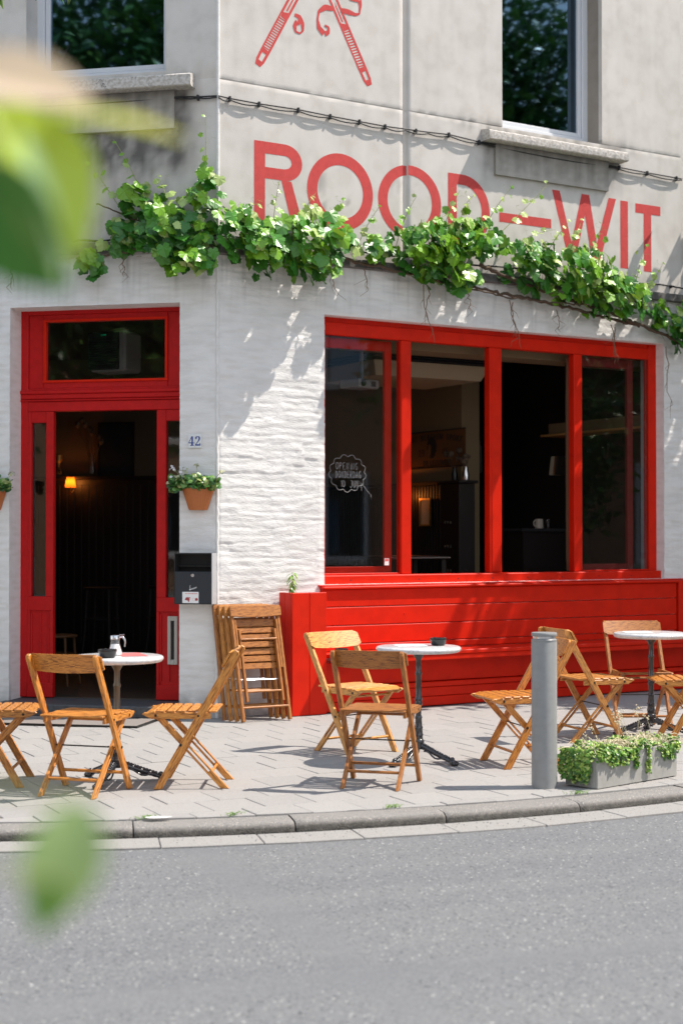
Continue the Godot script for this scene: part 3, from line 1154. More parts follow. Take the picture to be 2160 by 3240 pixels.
func upper_window(root: Node3D, f: Transform3D, x0: float, x1: float, y0: float, y1: float, z: float, fw: float) -> void:
	# outer frame set back in the reveal, sash inside it, pane, dark room behind
	var yb := y0 + 0.055
	var b := MB.new()
	b.bx(x0 - 0.02, x0 + fw * 0.8, yb, y1 + 0.02, z - 0.07, z, 0.004)
	b.bx(x1 - fw * 0.8, x1 + 0.02, yb, y1 + 0.02, z - 0.07, z, 0.004)
	b.bx(x0 + fw * 0.8, x1 - fw * 0.8, yb, yb + fw * 0.6, z - 0.07, z - 0.001, 0.004)
	b.bx(x0 + fw * 0.8, x1 - fw * 0.8, y1 - fw * 0.6, y1 + 0.02, z - 0.07, z - 0.001, 0.004)
	b.bx(x0 - 0.02, x1 + 0.02, y0 - 0.02, yb - 0.002, z - 0.05, z - 0.012)
	var w := put(root, "upper_window", b, M.pvc, f)
	b = MB.new()
	var a0 := x0 + fw * 0.8 + 0.003
	var a1 := x1 - fw * 0.8 - 0.003
	var c0 := yb + fw * 0.6 + 0.003
	var c1 := y1 - fw * 0.6 - 0.003
	var sw := 0.042
	b.bx(a0, a0 + sw, c0, c1, z - 0.075, z - 0.014, 0.004)
	b.bx(a1 - sw, a1, c0, c1, z - 0.075, z - 0.014, 0.004)
	b.bx(a0 + sw, a1 - sw, c0, c0 + sw, z - 0.075, z - 0.015, 0.004)
	b.bx(a0 + sw, a1 - sw, c1 - sw, c1, z - 0.075, z - 0.015, 0.004)
	put(w, "sash", b, M.pvc)
	b = MB.new()
	b.bx(a0 + sw - 0.005, a1 - sw + 0.005, c0 + sw - 0.005, c1 - sw + 0.005, z - 0.046, z - 0.04)
	put(w, "pane", b, M.pane_dark)
	# the dim room behind the pane
	b = MB.new()
	var zz := z - 1.6
	b.quad(Vector3(x0 - 0.3, y0 - 0.3, zz), Vector3(x1 + 0.3, y0 - 0.3, zz), Vector3(x1 + 0.3, y1 + 0.3, zz), Vector3(x0 - 0.3, y1 + 0.3, zz), Vector3.BACK)
	b.quad(Vector3(x0 - 0.3, y0 - 0.3, zz), Vector3(x0 - 0.3, y0 - 0.3, -0.34), Vector3(x0 - 0.3, y1 + 0.3, -0.34), Vector3(x0 - 0.3, y1 + 0.3, zz), Vector3.RIGHT)
	b.quad(Vector3(x1 + 0.3, y0 - 0.3, zz), Vector3(x1 + 0.3, y0 - 0.3, -0.34), Vector3(x1 + 0.3, y1 + 0.3, -0.34), Vector3(x1 + 0.3, y1 + 0.3, zz), Vector3.LEFT)
	b.quad(Vector3(x0 - 0.3, y1 + 0.3, zz), Vector3(x1 + 0.3, y1 + 0.3, zz), Vector3(x1 + 0.3, y1 + 0.3, -0.34), Vector3(x0 - 0.3, y1 + 0.3, -0.34), Vector3.DOWN)
	b.quad(Vector3(x0 - 0.3, y0 - 0.3, zz), Vector3(x1 + 0.3, y0 - 0.3, zz), Vector3(x1 + 0.3, y0 - 0.3, -0.34), Vector3(x0 - 0.3, y0 - 0.3, -0.34), Vector3.UP)
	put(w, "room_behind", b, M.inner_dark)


# ---------- the painted name: strokes butted end to end, 2 mm off the plaster ----------
func stroke_quad(b: MB, q: PackedVector2Array, z := 0.002) -> void:
	var ch := PackedVector2Array([Vector2(1.795, 3.0), Vector2(1.85, 3.0), Vector2(1.85, 8.0), Vector2(1.795, 8.0)])
	var mn := q[0].x
	var mx := q[0].x
	for p in q:
		mn = minf(mn, p.x)
		mx = maxf(mx, p.x)
	if mx < 1.794 or mn > 1.851:
		b.sheet(q, Transform3D(), z - 0.0005)
		return
	for r: PackedVector2Array in Geometry2D.clip_polygons(q, ch):
		b.sheet(r, Transform3D(), z - 0.0005)
	for r: PackedVector2Array in Geometry2D.intersect_polygons(q, ch):
		b.sheet(r, Transform3D(), z - 0.0285)


func ring(b: MB, c: Vector2, ro: Vector2, ri: Vector2, a0: float, a1: float, n: int, sh := Vector2.ZERO) -> void:
	for i in n:
		var u := lerpf(a0, a1, i / float(n))
		var w := lerpf(a0, a1, (i + 1) / float(n))
		stroke_quad(b, PackedVector2Array([c + Vector2(cos(u) * ro.x, sin(u) * ro.y), c + Vector2(cos(w) * ro.x, sin(w) * ro.y), c + sh + Vector2(cos(w) * ri.x, sin(w) * ri.y), c + sh + Vector2(cos(u) * ri.x, sin(u) * ri.y)]))


func painted_name(wall: Node3D) -> void:
	var T := 4.69
	var B := 4.065
	var rect := func(b: MB, x0: float, x1: float, y0: float, y1: float) -> void:
		stroke_quad(b, PackedVector2Array([Vector2(x0, y0), Vector2(x1, y0), Vector2(x1, y1), Vector2(x0, y1)]))
	# R
	var b := MB.new()
	var r0 := 0.334
	rect.call(b, r0, 0.436, B, 4.735)
	rect.call(b, 0.436, 0.62, 4.637, 4.735)
	rect.call(b, 0.436, 0.62, 4.43, 4.525)
	ring(b, Vector2(0.62, 4.5825), Vector2(0.168, 0.1525), Vector2(0.066, 0.055), -PI / 2, PI / 2, 24)
	stroke_quad(b, PackedVector2Array([Vector2(0.59, 4.43), Vector2(0.685, 4.43), Vector2(0.80, B), Vector2(0.69, B)]))
	lay(b)
	put(wall, "letter", b, M.letter)
	# O, O
	b = MB.new()
	ring(b, Vector2(1.161, 4.40), Vector2(0.326, 0.328), Vector2(0.226, 0.228), 0, TAU, 72)
	lay(b)
	put(wall, "letter", b, M.letter)
	b = MB.new()
	ring(b, Vector2(1.869, 4.395), Vector2(0.33, 0.322), Vector2(0.232, 0.236), 0, TAU, 72)
	lay(b)
	put(wall, "letter", b, M.letter)
	# D
	b = MB.new()
	rect.call(b, 2.275, 2.368, B, 4.705)
	rect.call(b, 2.368, 2.43, 4.612, 4.705)
	rect.call(b, 2.368, 2.43, B, B + 0.093)
	ring(b, Vector2(2.43, 4.385), Vector2(0.303, 0.32), Vector2(0.213, 0.227), -PI / 2, PI / 2, 36)
	lay(b)
	put(wall, "letter", b, M.letter)
	# dash
	b = MB.new()
	rect.call(b, 2.84, 3.436, 4.326, 4.412)
	lay(b)
	put(wall, "letter", b, M.letter)
	# W
	b = MB.new()
	for q: Array in [[3.447, 3.537, 3.727, 3.640], [3.80, 3.89, 3.727, 3.640], [3.80, 3.89, 4.02, 3.93], [4.13, 4.221, 4.02, 3.93]]:
		stroke_quad(b, PackedVector2Array([Vector2(q[0], T), Vector2(q[1], T), Vector2(q[2], B), Vector2(q[3], B)]), 0.002 + 0.0006 * (1 if q[0] == 3.80 else 0) + 0.0006 * (1 if q[2] == 4.02 else 0))
	lay(b)
	put(wall, "letter", b, M.letter)
	# I, T
	b = MB.new()
	rect.call(b, 4.276, 4.371, 4.035, 4.683)
	lay(b)
	put(wall, "letter", b, M.letter)
	b = MB.new()
	rect.call(b, 4.465, 4.786, 4.588, 4.678)
	rect.call(b, 4.571, 4.667, 4.028, 4.588)
	lay(b)
	put(wall, "letter", b, M.letter)
	# two crossed, hand-drawn sabre hilts above the name
	b = MB.new()
	sword(b, Vector2(0.375, 5.375), Vector2(0.90, 6.33), 1.0)
	swirl(b, [Vector2(0.715, 5.84), Vector2(0.76, 5.83), Vector2(0.79, 5.78), Vector2(0.795, 5.72), Vector2(0.765, 5.69), Vector2(0.725, 5.70), Vector2(0.715, 5.745), Vector2(0.74, 5.79), Vector2(0.77, 5.775)], 0.018)
	swirl(b, [Vector2(0.45, 6.03), Vector2(0.52, 5.995), Vector2(0.60, 6.01), Vector2(0.65, 5.99)], 0.021)
	lay(b)
	put(wall, "painted_sword", b, M.letter)
	b = MB.new()
	sword(b, Vector2(1.445, 5.375), Vector2(0.93, 6.33), -1.0)
	swirl(b, [Vector2(1.09, 5.955), Vector2(1.01, 5.955), Vector2(0.95, 5.91), Vector2(0.935, 5.84), Vector2(0.95, 5.77), Vector2(1.0, 5.725), Vector2(1.04, 5.745), Vector2(1.045, 5.79), Vector2(1.005, 5.80)], 0.022)
	swirl(b, [Vector2(1.16, 5.96), Vector2(1.24, 5.955), Vector2(1.31, 5.945), Vector2(1.35, 5.96), Vector2(1.36, 6.03), Vector2(1.35, 6.08), Vector2(1.25, 6.075)], 0.021)
	lay(b)
	put(wall, "painted_sword", b, M.letter)


# paint follows the plaster it lies on
func lay(b: MB) -> void:
	for i in b.v.size():
		var p := b.v[i]
		var inside := p.x > 1.7946 and p.x < 1.8504
		var z: float = plaster.call(p.x, p.y)
		b.v[i].z += z + (0.028 if inside or p.z < -0.01 and z < -0.02 else 0.0) + (0.028 if not inside and z < -0.02 else 0.0)


func swirl(b: MB, pts: Array, w: float) -> void:
	var c := Curve2D.new()
	for i in pts.size():
		var t: Vector2 = (pts[mini(i + 1, pts.size() - 1)] - pts[maxi(i - 1, 0)]) * 0.2
		c.add_point(pts[i], -t, t)
	var n := 40
	var L := c.get_baked_length()
	for i in n:
		var q: Array[Vector2] = []
		for k in 2:
			var s := L * (i + k) / float(n)
			var p := c.sample_baked(s)
			var d := (c.sample_baked(minf(s + 0.01, L)) - c.sample_baked(maxf(s - 0.01, 0.0))).normalized()
			var ww := w * (0.75 + 0.35 * sin(s * 23.0))
			q.append(p + d.orthogonal() * ww)
			q.append(p - d.orthogonal() * ww)
		stroke_quad(b, PackedVector2Array([q[0], q[2], q[3], q[1]]), 0.0026 + 0.00003 * i)


# a grip bound with cord (bare gaps between the turns), a pommel, and a split blade above
func sword(b: MB, foot: Vector2, tip: Vector2, side: float) -> void:
	var d := (tip - foot).normalized()
	var o := d.orthogonal() * side
	var P := func(l: float, w: float) -> Vector2: return foot + d * l + o * w
	var w := 0.043
	# pommel ring: three sides round a bare centre
	stroke_quad(b, PackedVector2Array([P.call(-0.02, -w * 0.6), P.call(-0.02, w * 0.6), P.call(0.03, w * 0.95), P.call(0.03, -w * 0.95)]))
	for s: float in [-1.0, 1.0]:
		stroke_quad(b, PackedVector2Array([P.call(0.03, s * w * 0.95), P.call(0.03, s * w * 0.40), P.call(0.105, s * w * 0.45), P.call(0.105, s * w)]))
		var lb := 0.145
		while lb < 1.1:
			var l2 := lb + 0.06
			var wi := (0.55 if s * side > 0 else 0.66) if lb < 0.48 else 0.52
			stroke_quad(b, PackedVector2Array([P.call(lb, s * w * 1.02), P.call(lb, s * w * wi), P.call(l2, s * w * wi), P.call(l2, s * w * 1.02)]))
			lb = l2
	stroke_quad(b, PackedVector2Array([P.call(0.105, -w), P.call(0.105, w), P.call(0.145, w * 1.02), P.call(0.145, -w * 1.02)]))
	var l := 0.145
	while l < 0.47:
		stroke_quad(b, PackedVector2Array([P.call(l + 0.002, -w * 0.67), P.call(l + 0.010, w * 0.67), P.call(l + 0.020, w * 0.67), P.call(l + 0.014, -w * 0.67)]), 0.0016)
		l += 0.0235
	stroke_quad(b, PackedVector2Array([P.call(0.475, -w * 0.6), P.call(0.475, w * 0.6), P.call(0.55, w * 0.6), P.call(0.52, -w * 0.6)]), 0.0014)
	stroke_quad(b, PackedVector2Array([P.call(0.55, -0.006), P.call(0.55, 0.008), P.call(1.1, 0.010), P.call(1.1, -0.004)]), 0.0014)


func shop_window(root: Node3D) -> void:
	var F := FR
	var b := MB.new()
	b.bx(1.0, 1.078, 1.06, 3.36, -0.20, -0.12, 0.004)
	b.bx(4.74, 4.84, 1.06, 3.36, -0.20, -0.12, 0.004)
	b.bx(1.078, 4.74, 3.305, 3.365, -0.20, -0.135, 0.003)
	var w := put(root, "shop_window", b, M.red, F)
	nb(w, "top_rail", M.red, 1.078, 4.74, 3.195, 3.303, -0.20, -0.115, 0.006)
	nb(w, "bottom_rail", M.red, 1.0, 4.84, 1.048, 1.134, -0.24, -0.055, 0.006)
	for q: Array in [[1.854, 1.960], [2.815, 2.953], [3.80, 3.90]]:
		var x0: float = q[0]
		var x1: float = q[1]
		nb(w, "mullion", M.red, x0, x1, 1.136, 3.193, -0.20, -0.115, 0.006)
		if x1 - x0 > 0.12:
			nb(w, "cover_strip", M.red, x0 + 0.022, x1 - 0.022, 1.15, 3.18, -0.118, -0.108, 0.003)
	# screw heads along the bottom rail
	for x: float in [1.3, 1.62, 2.0, 2.42, 2.8, 3.2, 3.6, 4.05, 4.45]:
		var sb := MB.new()
		sb.lathe(PackedVector2Array([Vector2(0.006, 0.0), Vector2(0.005, 0.002), Vector2(0.0001, 0.0025)]), 8, Transform3D(Basis(Vector3.RIGHT, PI / 2), Vector3(x, 1.092, -0.055)))
		put(w, "screw_head", sb, M.black_matt)
	# fixed panes left and right, red inner sashes behind them
	for q: Array in [[1.078, 1.854, -0.15], [3.90, 4.74, -0.14]]:
		var x0: float = q[0]
		var x1: float = q[1]
		var z: float = q[2]
		nb(w, "pane", M.pane, x0, x1, 1.134, 3.195, z - 0.006, z)
		nb(w, "glazing_bead", M.red, x0, x1, 1.136, 1.150, z + 0.001, z + 0.018, 0.003)
		var sb := MB.new()
		var sx0 := x0 + 0.02
		var sx1 := x1 - (0.03 if x0 < 2.0 else 0.12)
		var zz := z - 0.075
		sb.bx(sx1 - 0.07, sx1, 1.14, 3.19, zz - 0.04, zz, 0.004)
		sb.bx(sx0, sx0 + 0.05, 1.14, 3.19, zz - 0.04, zz, 0.004)
		sb.bx(sx0 + 0.05, sx1 - 0.07, 3.10, 3.19, zz - 0.04, zz - 0.001, 0.004)
		sb.bx(sx0 + 0.05, sx1 - 0.07, 1.14, 1.205, zz - 0.04, zz - 0.001, 0.004)
		put(w, "inner_sash", sb, M.red if x0 < 2.0 else M.sash_shaded)
	# open casement turned into the room: bare brown edge, hinges, pane
	var ct := Transform3D(Basis(Vector3.UP, deg_to_rad(-38.5)), Vector3(3.835, 0, -0.225))
	var cs := MB.new()
	for q: Array in [[-0.065, 0.0, 1.14, 3.18], [-0.77, -0.71, 1.14, 3.18], [-0.71, -0.065, 1.14, 1.21], [-0.71, -0.065, 3.11, 3.18]]:
		cs.bx(-0.03, 0.022, q[2], q[3], q[0], q[1], 0.003)
	put(w, "open_casement", cs, M.casement, ct)
	nb(w, "pane", M.pane, -0.006, 0.0, 1.21, 3.11, -0.71, -0.065, 0.0, ct)
	for y: float in [1.5, 2.2, 2.9]:
		var hb := MB.new()
		hb.tube(PackedVector3Array([Vector3(0.026, y, 0.004), Vector3(0.026, y + 0.11, 0.004)]), PackedFloat32Array([0.009]), 8)
		put(w, "hinge", hb, M.bronze, ct)
	# the hand-lettered note in white marker on the left pane
	var hw := MB.new()
	bubble(hw)
	put(w, "marker_lettering", hw, M.marker, Transform3D(Basis(), Vector3(0, 0, -0.1485)))
	# little sticker in the lower right of that pane
	nb(w, "sticker", M.paper, 1.70, 1.745, 1.215, 1.275, -0.1495, -0.1485)
	nb(w, "sticker_print", M.paper_red, 1.704, 1.741, 1.25, 1.272, -0.1484, -0.148)


const HAND := {
	"O": [[0.5, 0, 0.1, 0.2, 0.05, 0.55, 0.2, 0.95, 0.55, 1, 0.85, 0.75, 0.85, 0.3, 0.5, 0]],
	"P": [[0.1, 0, 0.15, 1], [0.1, 0.95, 0.6, 1, 0.8, 0.8, 0.6, 0.55, 0.12, 0.5]],
	"E": [[0.8, 1, 0.15, 1, 0.1, 0, 0.8, 0.03], [0.12, 0.5, 0.65, 0.52]],
	"N": [[0.1, 0, 0.15, 1, 0.75, 0, 0.85, 1]],
	"I": [[0.4, 0, 0.45, 0.75], [0.46, 0.95, 0.48, 1.0]],
	"G": [[0.85, 0.9, 0.5, 1, 0.15, 0.75, 0.1, 0.3, 0.4, 0, 0.8, 0.1, 0.85, 0.45, 0.5, 0.45]],
	"D": [[0.15, 0, 0.15, 1, 0.6, 0.9, 0.85, 0.5, 0.6, 0.1, 0.1, 0]],
	"R": [[0.1, 0, 0.15, 1, 0.6, 1, 0.75, 0.75, 0.55, 0.5, 0.15, 0.5, 0.85, 0]],
	"A": [[0.05, 0, 0.45, 1, 0.85, 0], [0.2, 0.35, 0.7, 0.38]],
	"J": [[0.3, 1, 0.8, 1, 0.75, 0.2, 0.45, 0, 0.1, 0.2]],
	"U": [[0.1, 1, 0.12, 0.2, 0.45, 0, 0.8, 0.2, 0.85, 1]],
	"1": [[0.2, 0.75, 0.5, 1, 0.45, 0]],
	"0": [[0.5, 0, 0.15, 0.2, 0.1, 0.7, 0.4, 1, 0.8, 0.8, 0.85, 0.3, 0.5, 0]],
	"!": [[0.4, 0.35, 0.5, 1], [0.38, 0, 0.4, 0.08]],
}


func pen(b: MB, pts: PackedVector3Array, r := 0.0026) -> void:
	b.tube(pts, PackedFloat32Array([r]), 4, true)


func write_hand(b: MB, text: String, x: float, y: float, w: float, h: float) -> void:
	for ch in text:
		if HAND.has(ch):
			for s: Array in HAND[ch]:
				var p := PackedVector3Array()
				for k in range(0, s.size(), 2):
					p.append(Vector3(x + s[k] * w * 0.8, y + s[k + 1] * h, 0))
				pen(b, p, 0.0019)
		x += w * (0.62 if ch in ["I", "1", " "] else 1.0)


func bubble(b: MB) -> void:
	write_hand(b, "OPENING", 1.205, 2.045, 0.0345, 0.058)
	write_hand(b, "DONDERDAG", 1.200, 1.972, 0.0295, 0.060)
	write_hand(b, "10", 1.252, 1.893, 0.032, 0.058)
	write_hand(b, "JUNI", 1.345, 1.888, 0.033, 0.062)
	# cloud outline: small arcs round an oval
	var c := Vector2(1.322, 2.012)
	var n := 13
	for i in n:
		var a0 := TAU * i / n + 0.1
		var a1 := TAU * (i + 1) / n + 0.1
		var p0 := c + Vector2(cos(a0) * 0.168, sin(a0) * 0.142)
		var p1 := c + Vector2(cos(a1) * 0.168, sin(a1) * 0.142)
		var m := (p0 + p1) / 2
		var out := (m - c).normalized()
		var pts := PackedVector3Array()
		for k in 8:
			var t := k / 7.0
			var q := p0.lerp(p1, t) + out * sin(t * PI) * 0.026
			pts.append(Vector3(q.x, q.y, 0))
		pen(b, pts, 0.0017)
	pen(b, PackedVector3Array([Vector3(1.466, 1.925, 0), Vector3(1.547, 1.836, 0)]), 0.0017)
	pen(b, PackedVector3Array([Vector3(1.466, 1.90, 0), Vector3(1.463, 1.865, 0)]), 0.0018)
	write_hand(b, "!", 1.553, 1.79, 0.02, 0.045)


func doorway(root: Node3D) -> void:
	var F := FL
	var z := -0.235
	var y0 := 0.11
	# frame: uprights, head, transom bar
	var b := MB.new()
	b.bx(-1.82, -1.735, y0, 3.42, z - 0.09, z, 0.004)
	b.bx(-0.378, -0.30, y0, 3.42, z - 0.09, z, 0.004)
	b.bx(-1.735, -0.378, 3.345, 3.42, z - 0.09, z - 0.001, 0.004)
	var d := put(root, "door_surround", b, M.door_red, F)
	# transom: stiles, rails and pane
	nb(d, "transom_stile", M.door_red, -1.735, -1.60, 2.72, 3.345, z - 0.07, z - 0.018, 0.004)
	nb(d, "transom_stile", M.door_red, -0.50, -0.378, 2.72, 3.345, z - 0.07, z - 0.018, 0.004)
	nb(d, "transom_rail", M.door_red, -1.60, -0.50, 3.295, 3.345, z - 0.07, z - 0.012, 0.004)
	nb(d, "transom_rail", M.door_red, -1.60, -0.50, 2.72, 2.775, z - 0.07, z - 0.012, 0.004)
	var gb := MB.new()
	gb.bx(-1.60, -1.577, 2.775, 3.295, z - 0.055, z - 0.002, 0.003)
	gb.bx(-0.523, -0.50, 2.775, 3.295, z - 0.055, z - 0.002, 0.003)
	gb.bx(-1.605, -0.495, 3.283, 3.302, z - 0.055, z + 0.004, 0.003)
	gb.bx(-1.605, -0.495, 2.768, 2.788, z - 0.055, z + 0.004, 0.003)
	put(d, "glazing_bead", gb, M.red)
	nb(d, "transom_pane", M.pane, -1.58, -0.52, 2.785, 3.285, z - 0.05, z - 0.044)
	# moulded transom bar in three steps
	var mb := MB.new()
	mb.bx(-1.82, -0.30, 2.672, 2.702, z - 0.06, z + 0.022, 0.006)
	mb.bx(-1.82, -0.30, 2.628, 2.672, z - 0.06, z + 0.010, 0.006)
	mb.bx(-1.82, -0.30, 2.610, 2.624, z - 0.06, z + 0.016, 0.004)
	mb.bx(-1.82, -0.30, 2.700, 2.722, z - 0.06, z - 0.004, 0.003)
	put(d, "transom_bar", mb, M.door_red)
	nb(d, "door_head", M.door_red, -1.735, -0.378, 2.525, 2.608, z - 0.08, z + 0.001, 0.004)
	# fixed side leaves: glazed above, panelled below
	for s in 2:
		var x0 := -1.735 if s == 0 else -0.592
		var x1 := -1.505 if s == 0 else -0.378
		var gx0 := -1.705 if s == 0 else -0.51
		var gx1 := -1.572 if s == 0 else -0.378
		var lb := MB.new()
		lb.bx(x0, gx0, 0.96, 2.523, z - 0.06, z, 0.004)
		if s == 0:
			lb.bx(gx1, x1, 0.96, 2.523, z - 0.06, z, 0.004)
		lb.bx(gx0, gx1, 2.43, 2.523, z - 0.06, z - 0.001, 0.004)
		lb.bx(x0, x1, y0, 0.23, z - 0.06, z + 0.006, 0.004)
		lb.bx(x0, x1, 0.84, 0.96, z - 0.06, z, 0.004)
		lb.bx(x0, x0 + 0.025, 0.23, 0.84, z - 0.06, z, 0.003)
		lb.bx(x1 - 0.03, x1, 0.23, 0.84, z - 0.06, z, 0.003)
		put(d, "side_leaf", lb, M.door_red)
		nb(d, "sidelight_pane", M.pane, gx0, gx1, 0.955, 2.435, z - 0.04, z - 0.034)
		nb(d, "lower_panel", M.door_red, x0 + 0.024, x1 - 0.029, 0.229, 0.841, z - 0.05, z - 0.018)
		var pm := MB.new()
		pm.bx((x0 + x1) / 2 - 0.003, (x0 + x1) / 2 + 0.008, 0.26, 0.82, z - 0.02, z - 0.008, 0.002)
		pm.bx(x0 + 0.026, x0 + 0.042, 0.26, 0.82, z - 0.02, z - 0.006, 0.003)
		pm.bx(x1 - 0.047, x1 - 0.031, 0.26, 0.82, z - 0.02, z - 0.006, 0.003)
		put(d, "panel_moulding", pm, M.door_red)
	# letter slot standing upright in the right leaf
	var ms := MB.new()
	for q: Array in [[-0.488, -0.462, 0.405, 0.805], [-0.430, -0.404, 0.405, 0.805], [-0.462, -0.430, 0.405, 0.445], [-0.462, -0.430, 0.768, 0.805]]:
		ms.bx(q[0], q[1], q[2], q[3], z - 0.03, z + 0.022, 0.003)
	var sl := put(d, "letter_slot", ms, M.aged_white)
	sl.set_meta("label", "old white framed upright letter slot")
	nb(d, "slot_flap", M.black, -0.463, -0.429, 0.444, 0.769, z - 0.012, z - 0.006)
	# threshold stone
	var st := MB.new()
	st.box(Transform3D(), Vector3(1.56, 0.19, 0.62), 0.008)
	put(root, "doorstep", st, M.bluestone, F * Transform3D(Basis(), Vector3(-1.05, 0.008, -0.085)))
	# steel grating let into the paving before the step
	var gr := thing("doormat_grating", "flat steel foot grating on the paving before the doorstep", "doormat", F * Transform3D(Basis(), Vector3(-0.40, 0.0, 0.25)))
	put(gr, "frame", frame_mb(1.42, 0.53, 0.012, 0.02), M.bolt, Transform3D(Basis(), Vector3(-0.71, 0.008, 0.265)))
	for i in 46:
		put(gr, "bar", skew_bar(i), M.grating, Transform3D(Basis(), Vector3(-0.015 - i * 0.0302, 0.008, 0.265)))
	for i in 5:
		put(gr, "cross_bar", box_mb(Vector3(1.39, 0.006, 0.005)), M.bolt, Transform3D(Basis(), Vector3(-0.71, 0.008, 0.09 + i * 0.09)))


func skew_bar(_i: int) -> MB:
	return box_mb(Vector3(0.026, 0.012, 0.505), 0.001)


func frame_mb(w: float, d: float, t: float, h: float) -> MB:
	var b := MB.new()
	b.bx(-w / 2, w / 2, -h / 2, h / 2, -d / 2, -d / 2 + t)
	b.bx(-w / 2, w / 2, -h / 2, h / 2, d / 2 - t, d / 2)
	b.bx(-w / 2, -w / 2 + t, -h / 2, h / 2, -d / 2 + t, d / 2 - t)
	b.bx(w / 2 - t, w / 2, -h / 2, h / 2, -d / 2 + t, d / 2 - t)
	return b


func text_mb(parent: Node3D, called: String, s: String, size: float, m: Material, x: Transform3D, font := "Droid Sans", bold := false, depth := 0.002) -> MeshInstance3D:
	var f := SystemFont.new()
	f.font_names = PackedStringArray([font])
	f.font_weight = 700 if bold else 400
	var t := TextMesh.new()
	t.font = f
	t.text = s
	t.font_size = 64
	t.pixel_size = size / 64.0
	t.depth = depth
	t.curve_step = 2.0
	return putm(parent, called, t, m, x)


func interior() -> void:
	var root := get_node("corner_cafe")
	# floor, ceiling and walls of the bar room, closed all round
	var ring_pts: Array[Vector3] = [wl(4.4, 0, -0.3), CORNER + Vector3(-0.05, 0, -0.29), wr(5.75, 0, -0.3), wr(5.75, 0, -6.4), wl(4.4, 0, -5.4)]
	var poly := PackedVector2Array()
	for p in ring_pts:
		poly.append(Vector2(p.x, -p.z))
	var flat := Transform3D(Basis(Vector3.RIGHT, Vector3.FORWARD, Vector3.UP), Vector3.ZERO)
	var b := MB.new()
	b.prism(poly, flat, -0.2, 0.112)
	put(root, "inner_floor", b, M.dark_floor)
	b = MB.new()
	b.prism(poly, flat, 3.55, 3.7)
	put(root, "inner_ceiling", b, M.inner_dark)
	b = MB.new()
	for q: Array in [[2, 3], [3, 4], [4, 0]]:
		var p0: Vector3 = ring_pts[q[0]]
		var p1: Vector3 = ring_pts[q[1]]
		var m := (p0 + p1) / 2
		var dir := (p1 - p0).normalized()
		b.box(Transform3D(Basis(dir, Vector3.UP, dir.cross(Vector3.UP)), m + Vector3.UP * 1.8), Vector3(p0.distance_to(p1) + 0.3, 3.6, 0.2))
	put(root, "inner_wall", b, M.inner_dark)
	# cream cross wall with its broad end, dark boarding below
	nb(root, "inner_wall", M.cream, 3.84, 4.07, 0.112, 3.548, -6.0, -2.0, 0.0, FR)
	nb(root, "inner_beam", M.cream, 0.3, 5.6, 3.16, 3.30, -0.75, -0.42, 0.0, FR)
	nb(root, "inner_beam", M.inner_dark, 0.3, 5.6, 3.30, 3.548, -0.75, -0.35, 0.0, FR)
	var wn := nb(root, "wainscot", M.dark_wood, 3.80, 3.838, 0.115, 2.03, -5.9, -2.001, 0.0, FR)
	nb(wn, "cap_rail", M.dark_wood, -0.06, 0.03, 0.957, 0.985, -1.96, 1.95)
	var bd := MB.new()
	for i in 70:
		bd.bx(-0.034, -0.019, -0.9, 0.95, -1.92 + i * 0.055, -1.92 + i * 0.055 + 0.034, 0.005)
	put(wn, "beading", bd, M.dark_wood).set_meta("kind", "stuff")
	# back boarding seen through the door
	var wn2 := nb(root, "wainscot", M.dark_wood, -4.3, -0.6, 0.115, 2.13, -5.0, -4.95, 0.0, FL)
	nb(wn2, "cap_rail", M.dark_wood, -1.85, 1.85, 1.01, 1.045, -0.02, 0.12)
	bd = MB.new()
	for i in 40:
		bd.bx(-1.8 + i * 0.09, -1.8 + i * 0.09 + 0.08, -0.9, 0.95, 0.02, 0.030, 0.004)
	put(wn2, "beading", bd, M.dark_wood).set_meta("kind", "stuff")
	nb(root, "inner_wall", M.inner_tan, -4.35, -0.4, 0.112, 3.548, -5.15, -5.01, 0.0, FL)
	# ceiling air unit
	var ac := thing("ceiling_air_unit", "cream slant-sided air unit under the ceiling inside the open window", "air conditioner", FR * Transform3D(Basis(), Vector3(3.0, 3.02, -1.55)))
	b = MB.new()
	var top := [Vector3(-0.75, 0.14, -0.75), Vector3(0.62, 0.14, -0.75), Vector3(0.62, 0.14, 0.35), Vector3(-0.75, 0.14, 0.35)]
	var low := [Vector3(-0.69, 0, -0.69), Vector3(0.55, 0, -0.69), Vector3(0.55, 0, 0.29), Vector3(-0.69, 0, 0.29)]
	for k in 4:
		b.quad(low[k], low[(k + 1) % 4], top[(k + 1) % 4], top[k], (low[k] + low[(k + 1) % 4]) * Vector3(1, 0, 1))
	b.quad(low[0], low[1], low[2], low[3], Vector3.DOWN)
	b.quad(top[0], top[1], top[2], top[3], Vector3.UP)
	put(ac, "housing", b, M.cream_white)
	for i in 3:
		put(ac, "louvre", box_mb(Vector3(1.42 - i * 0.02, 0.016, 1.15 - i * 0.02), 0.004), M.black_matt, Transform3D(Basis(), Vector3(-0.065, 0.158 + i * 0.026, -0.2)))
	put(ac, "top_plate", box_mb(Vector3(1.36, 0.32, 1.08)), M.cream, Transform3D(Basis(), Vector3(-0.065, 0.385, -0.2)))
	# club banner on the cross wall: letters, year, lion's head
	var X := FR * Transform3D(Basis(Vector3.FORWARD * -1.0, Vector3.UP, Vector3.LEFT), Vector3(3.838, 2.41, -2.55))
	var bn := thing("club_banner", "ochre club banner with black lettering and a lion head on the cream inner wall", "banner", X)
	put(bn, "cloth", box_mb(Vector3(1.26, 0.385, 0.006)), M.ochre, Transform3D(Basis(), Vector3(0, 0, 0.003)))
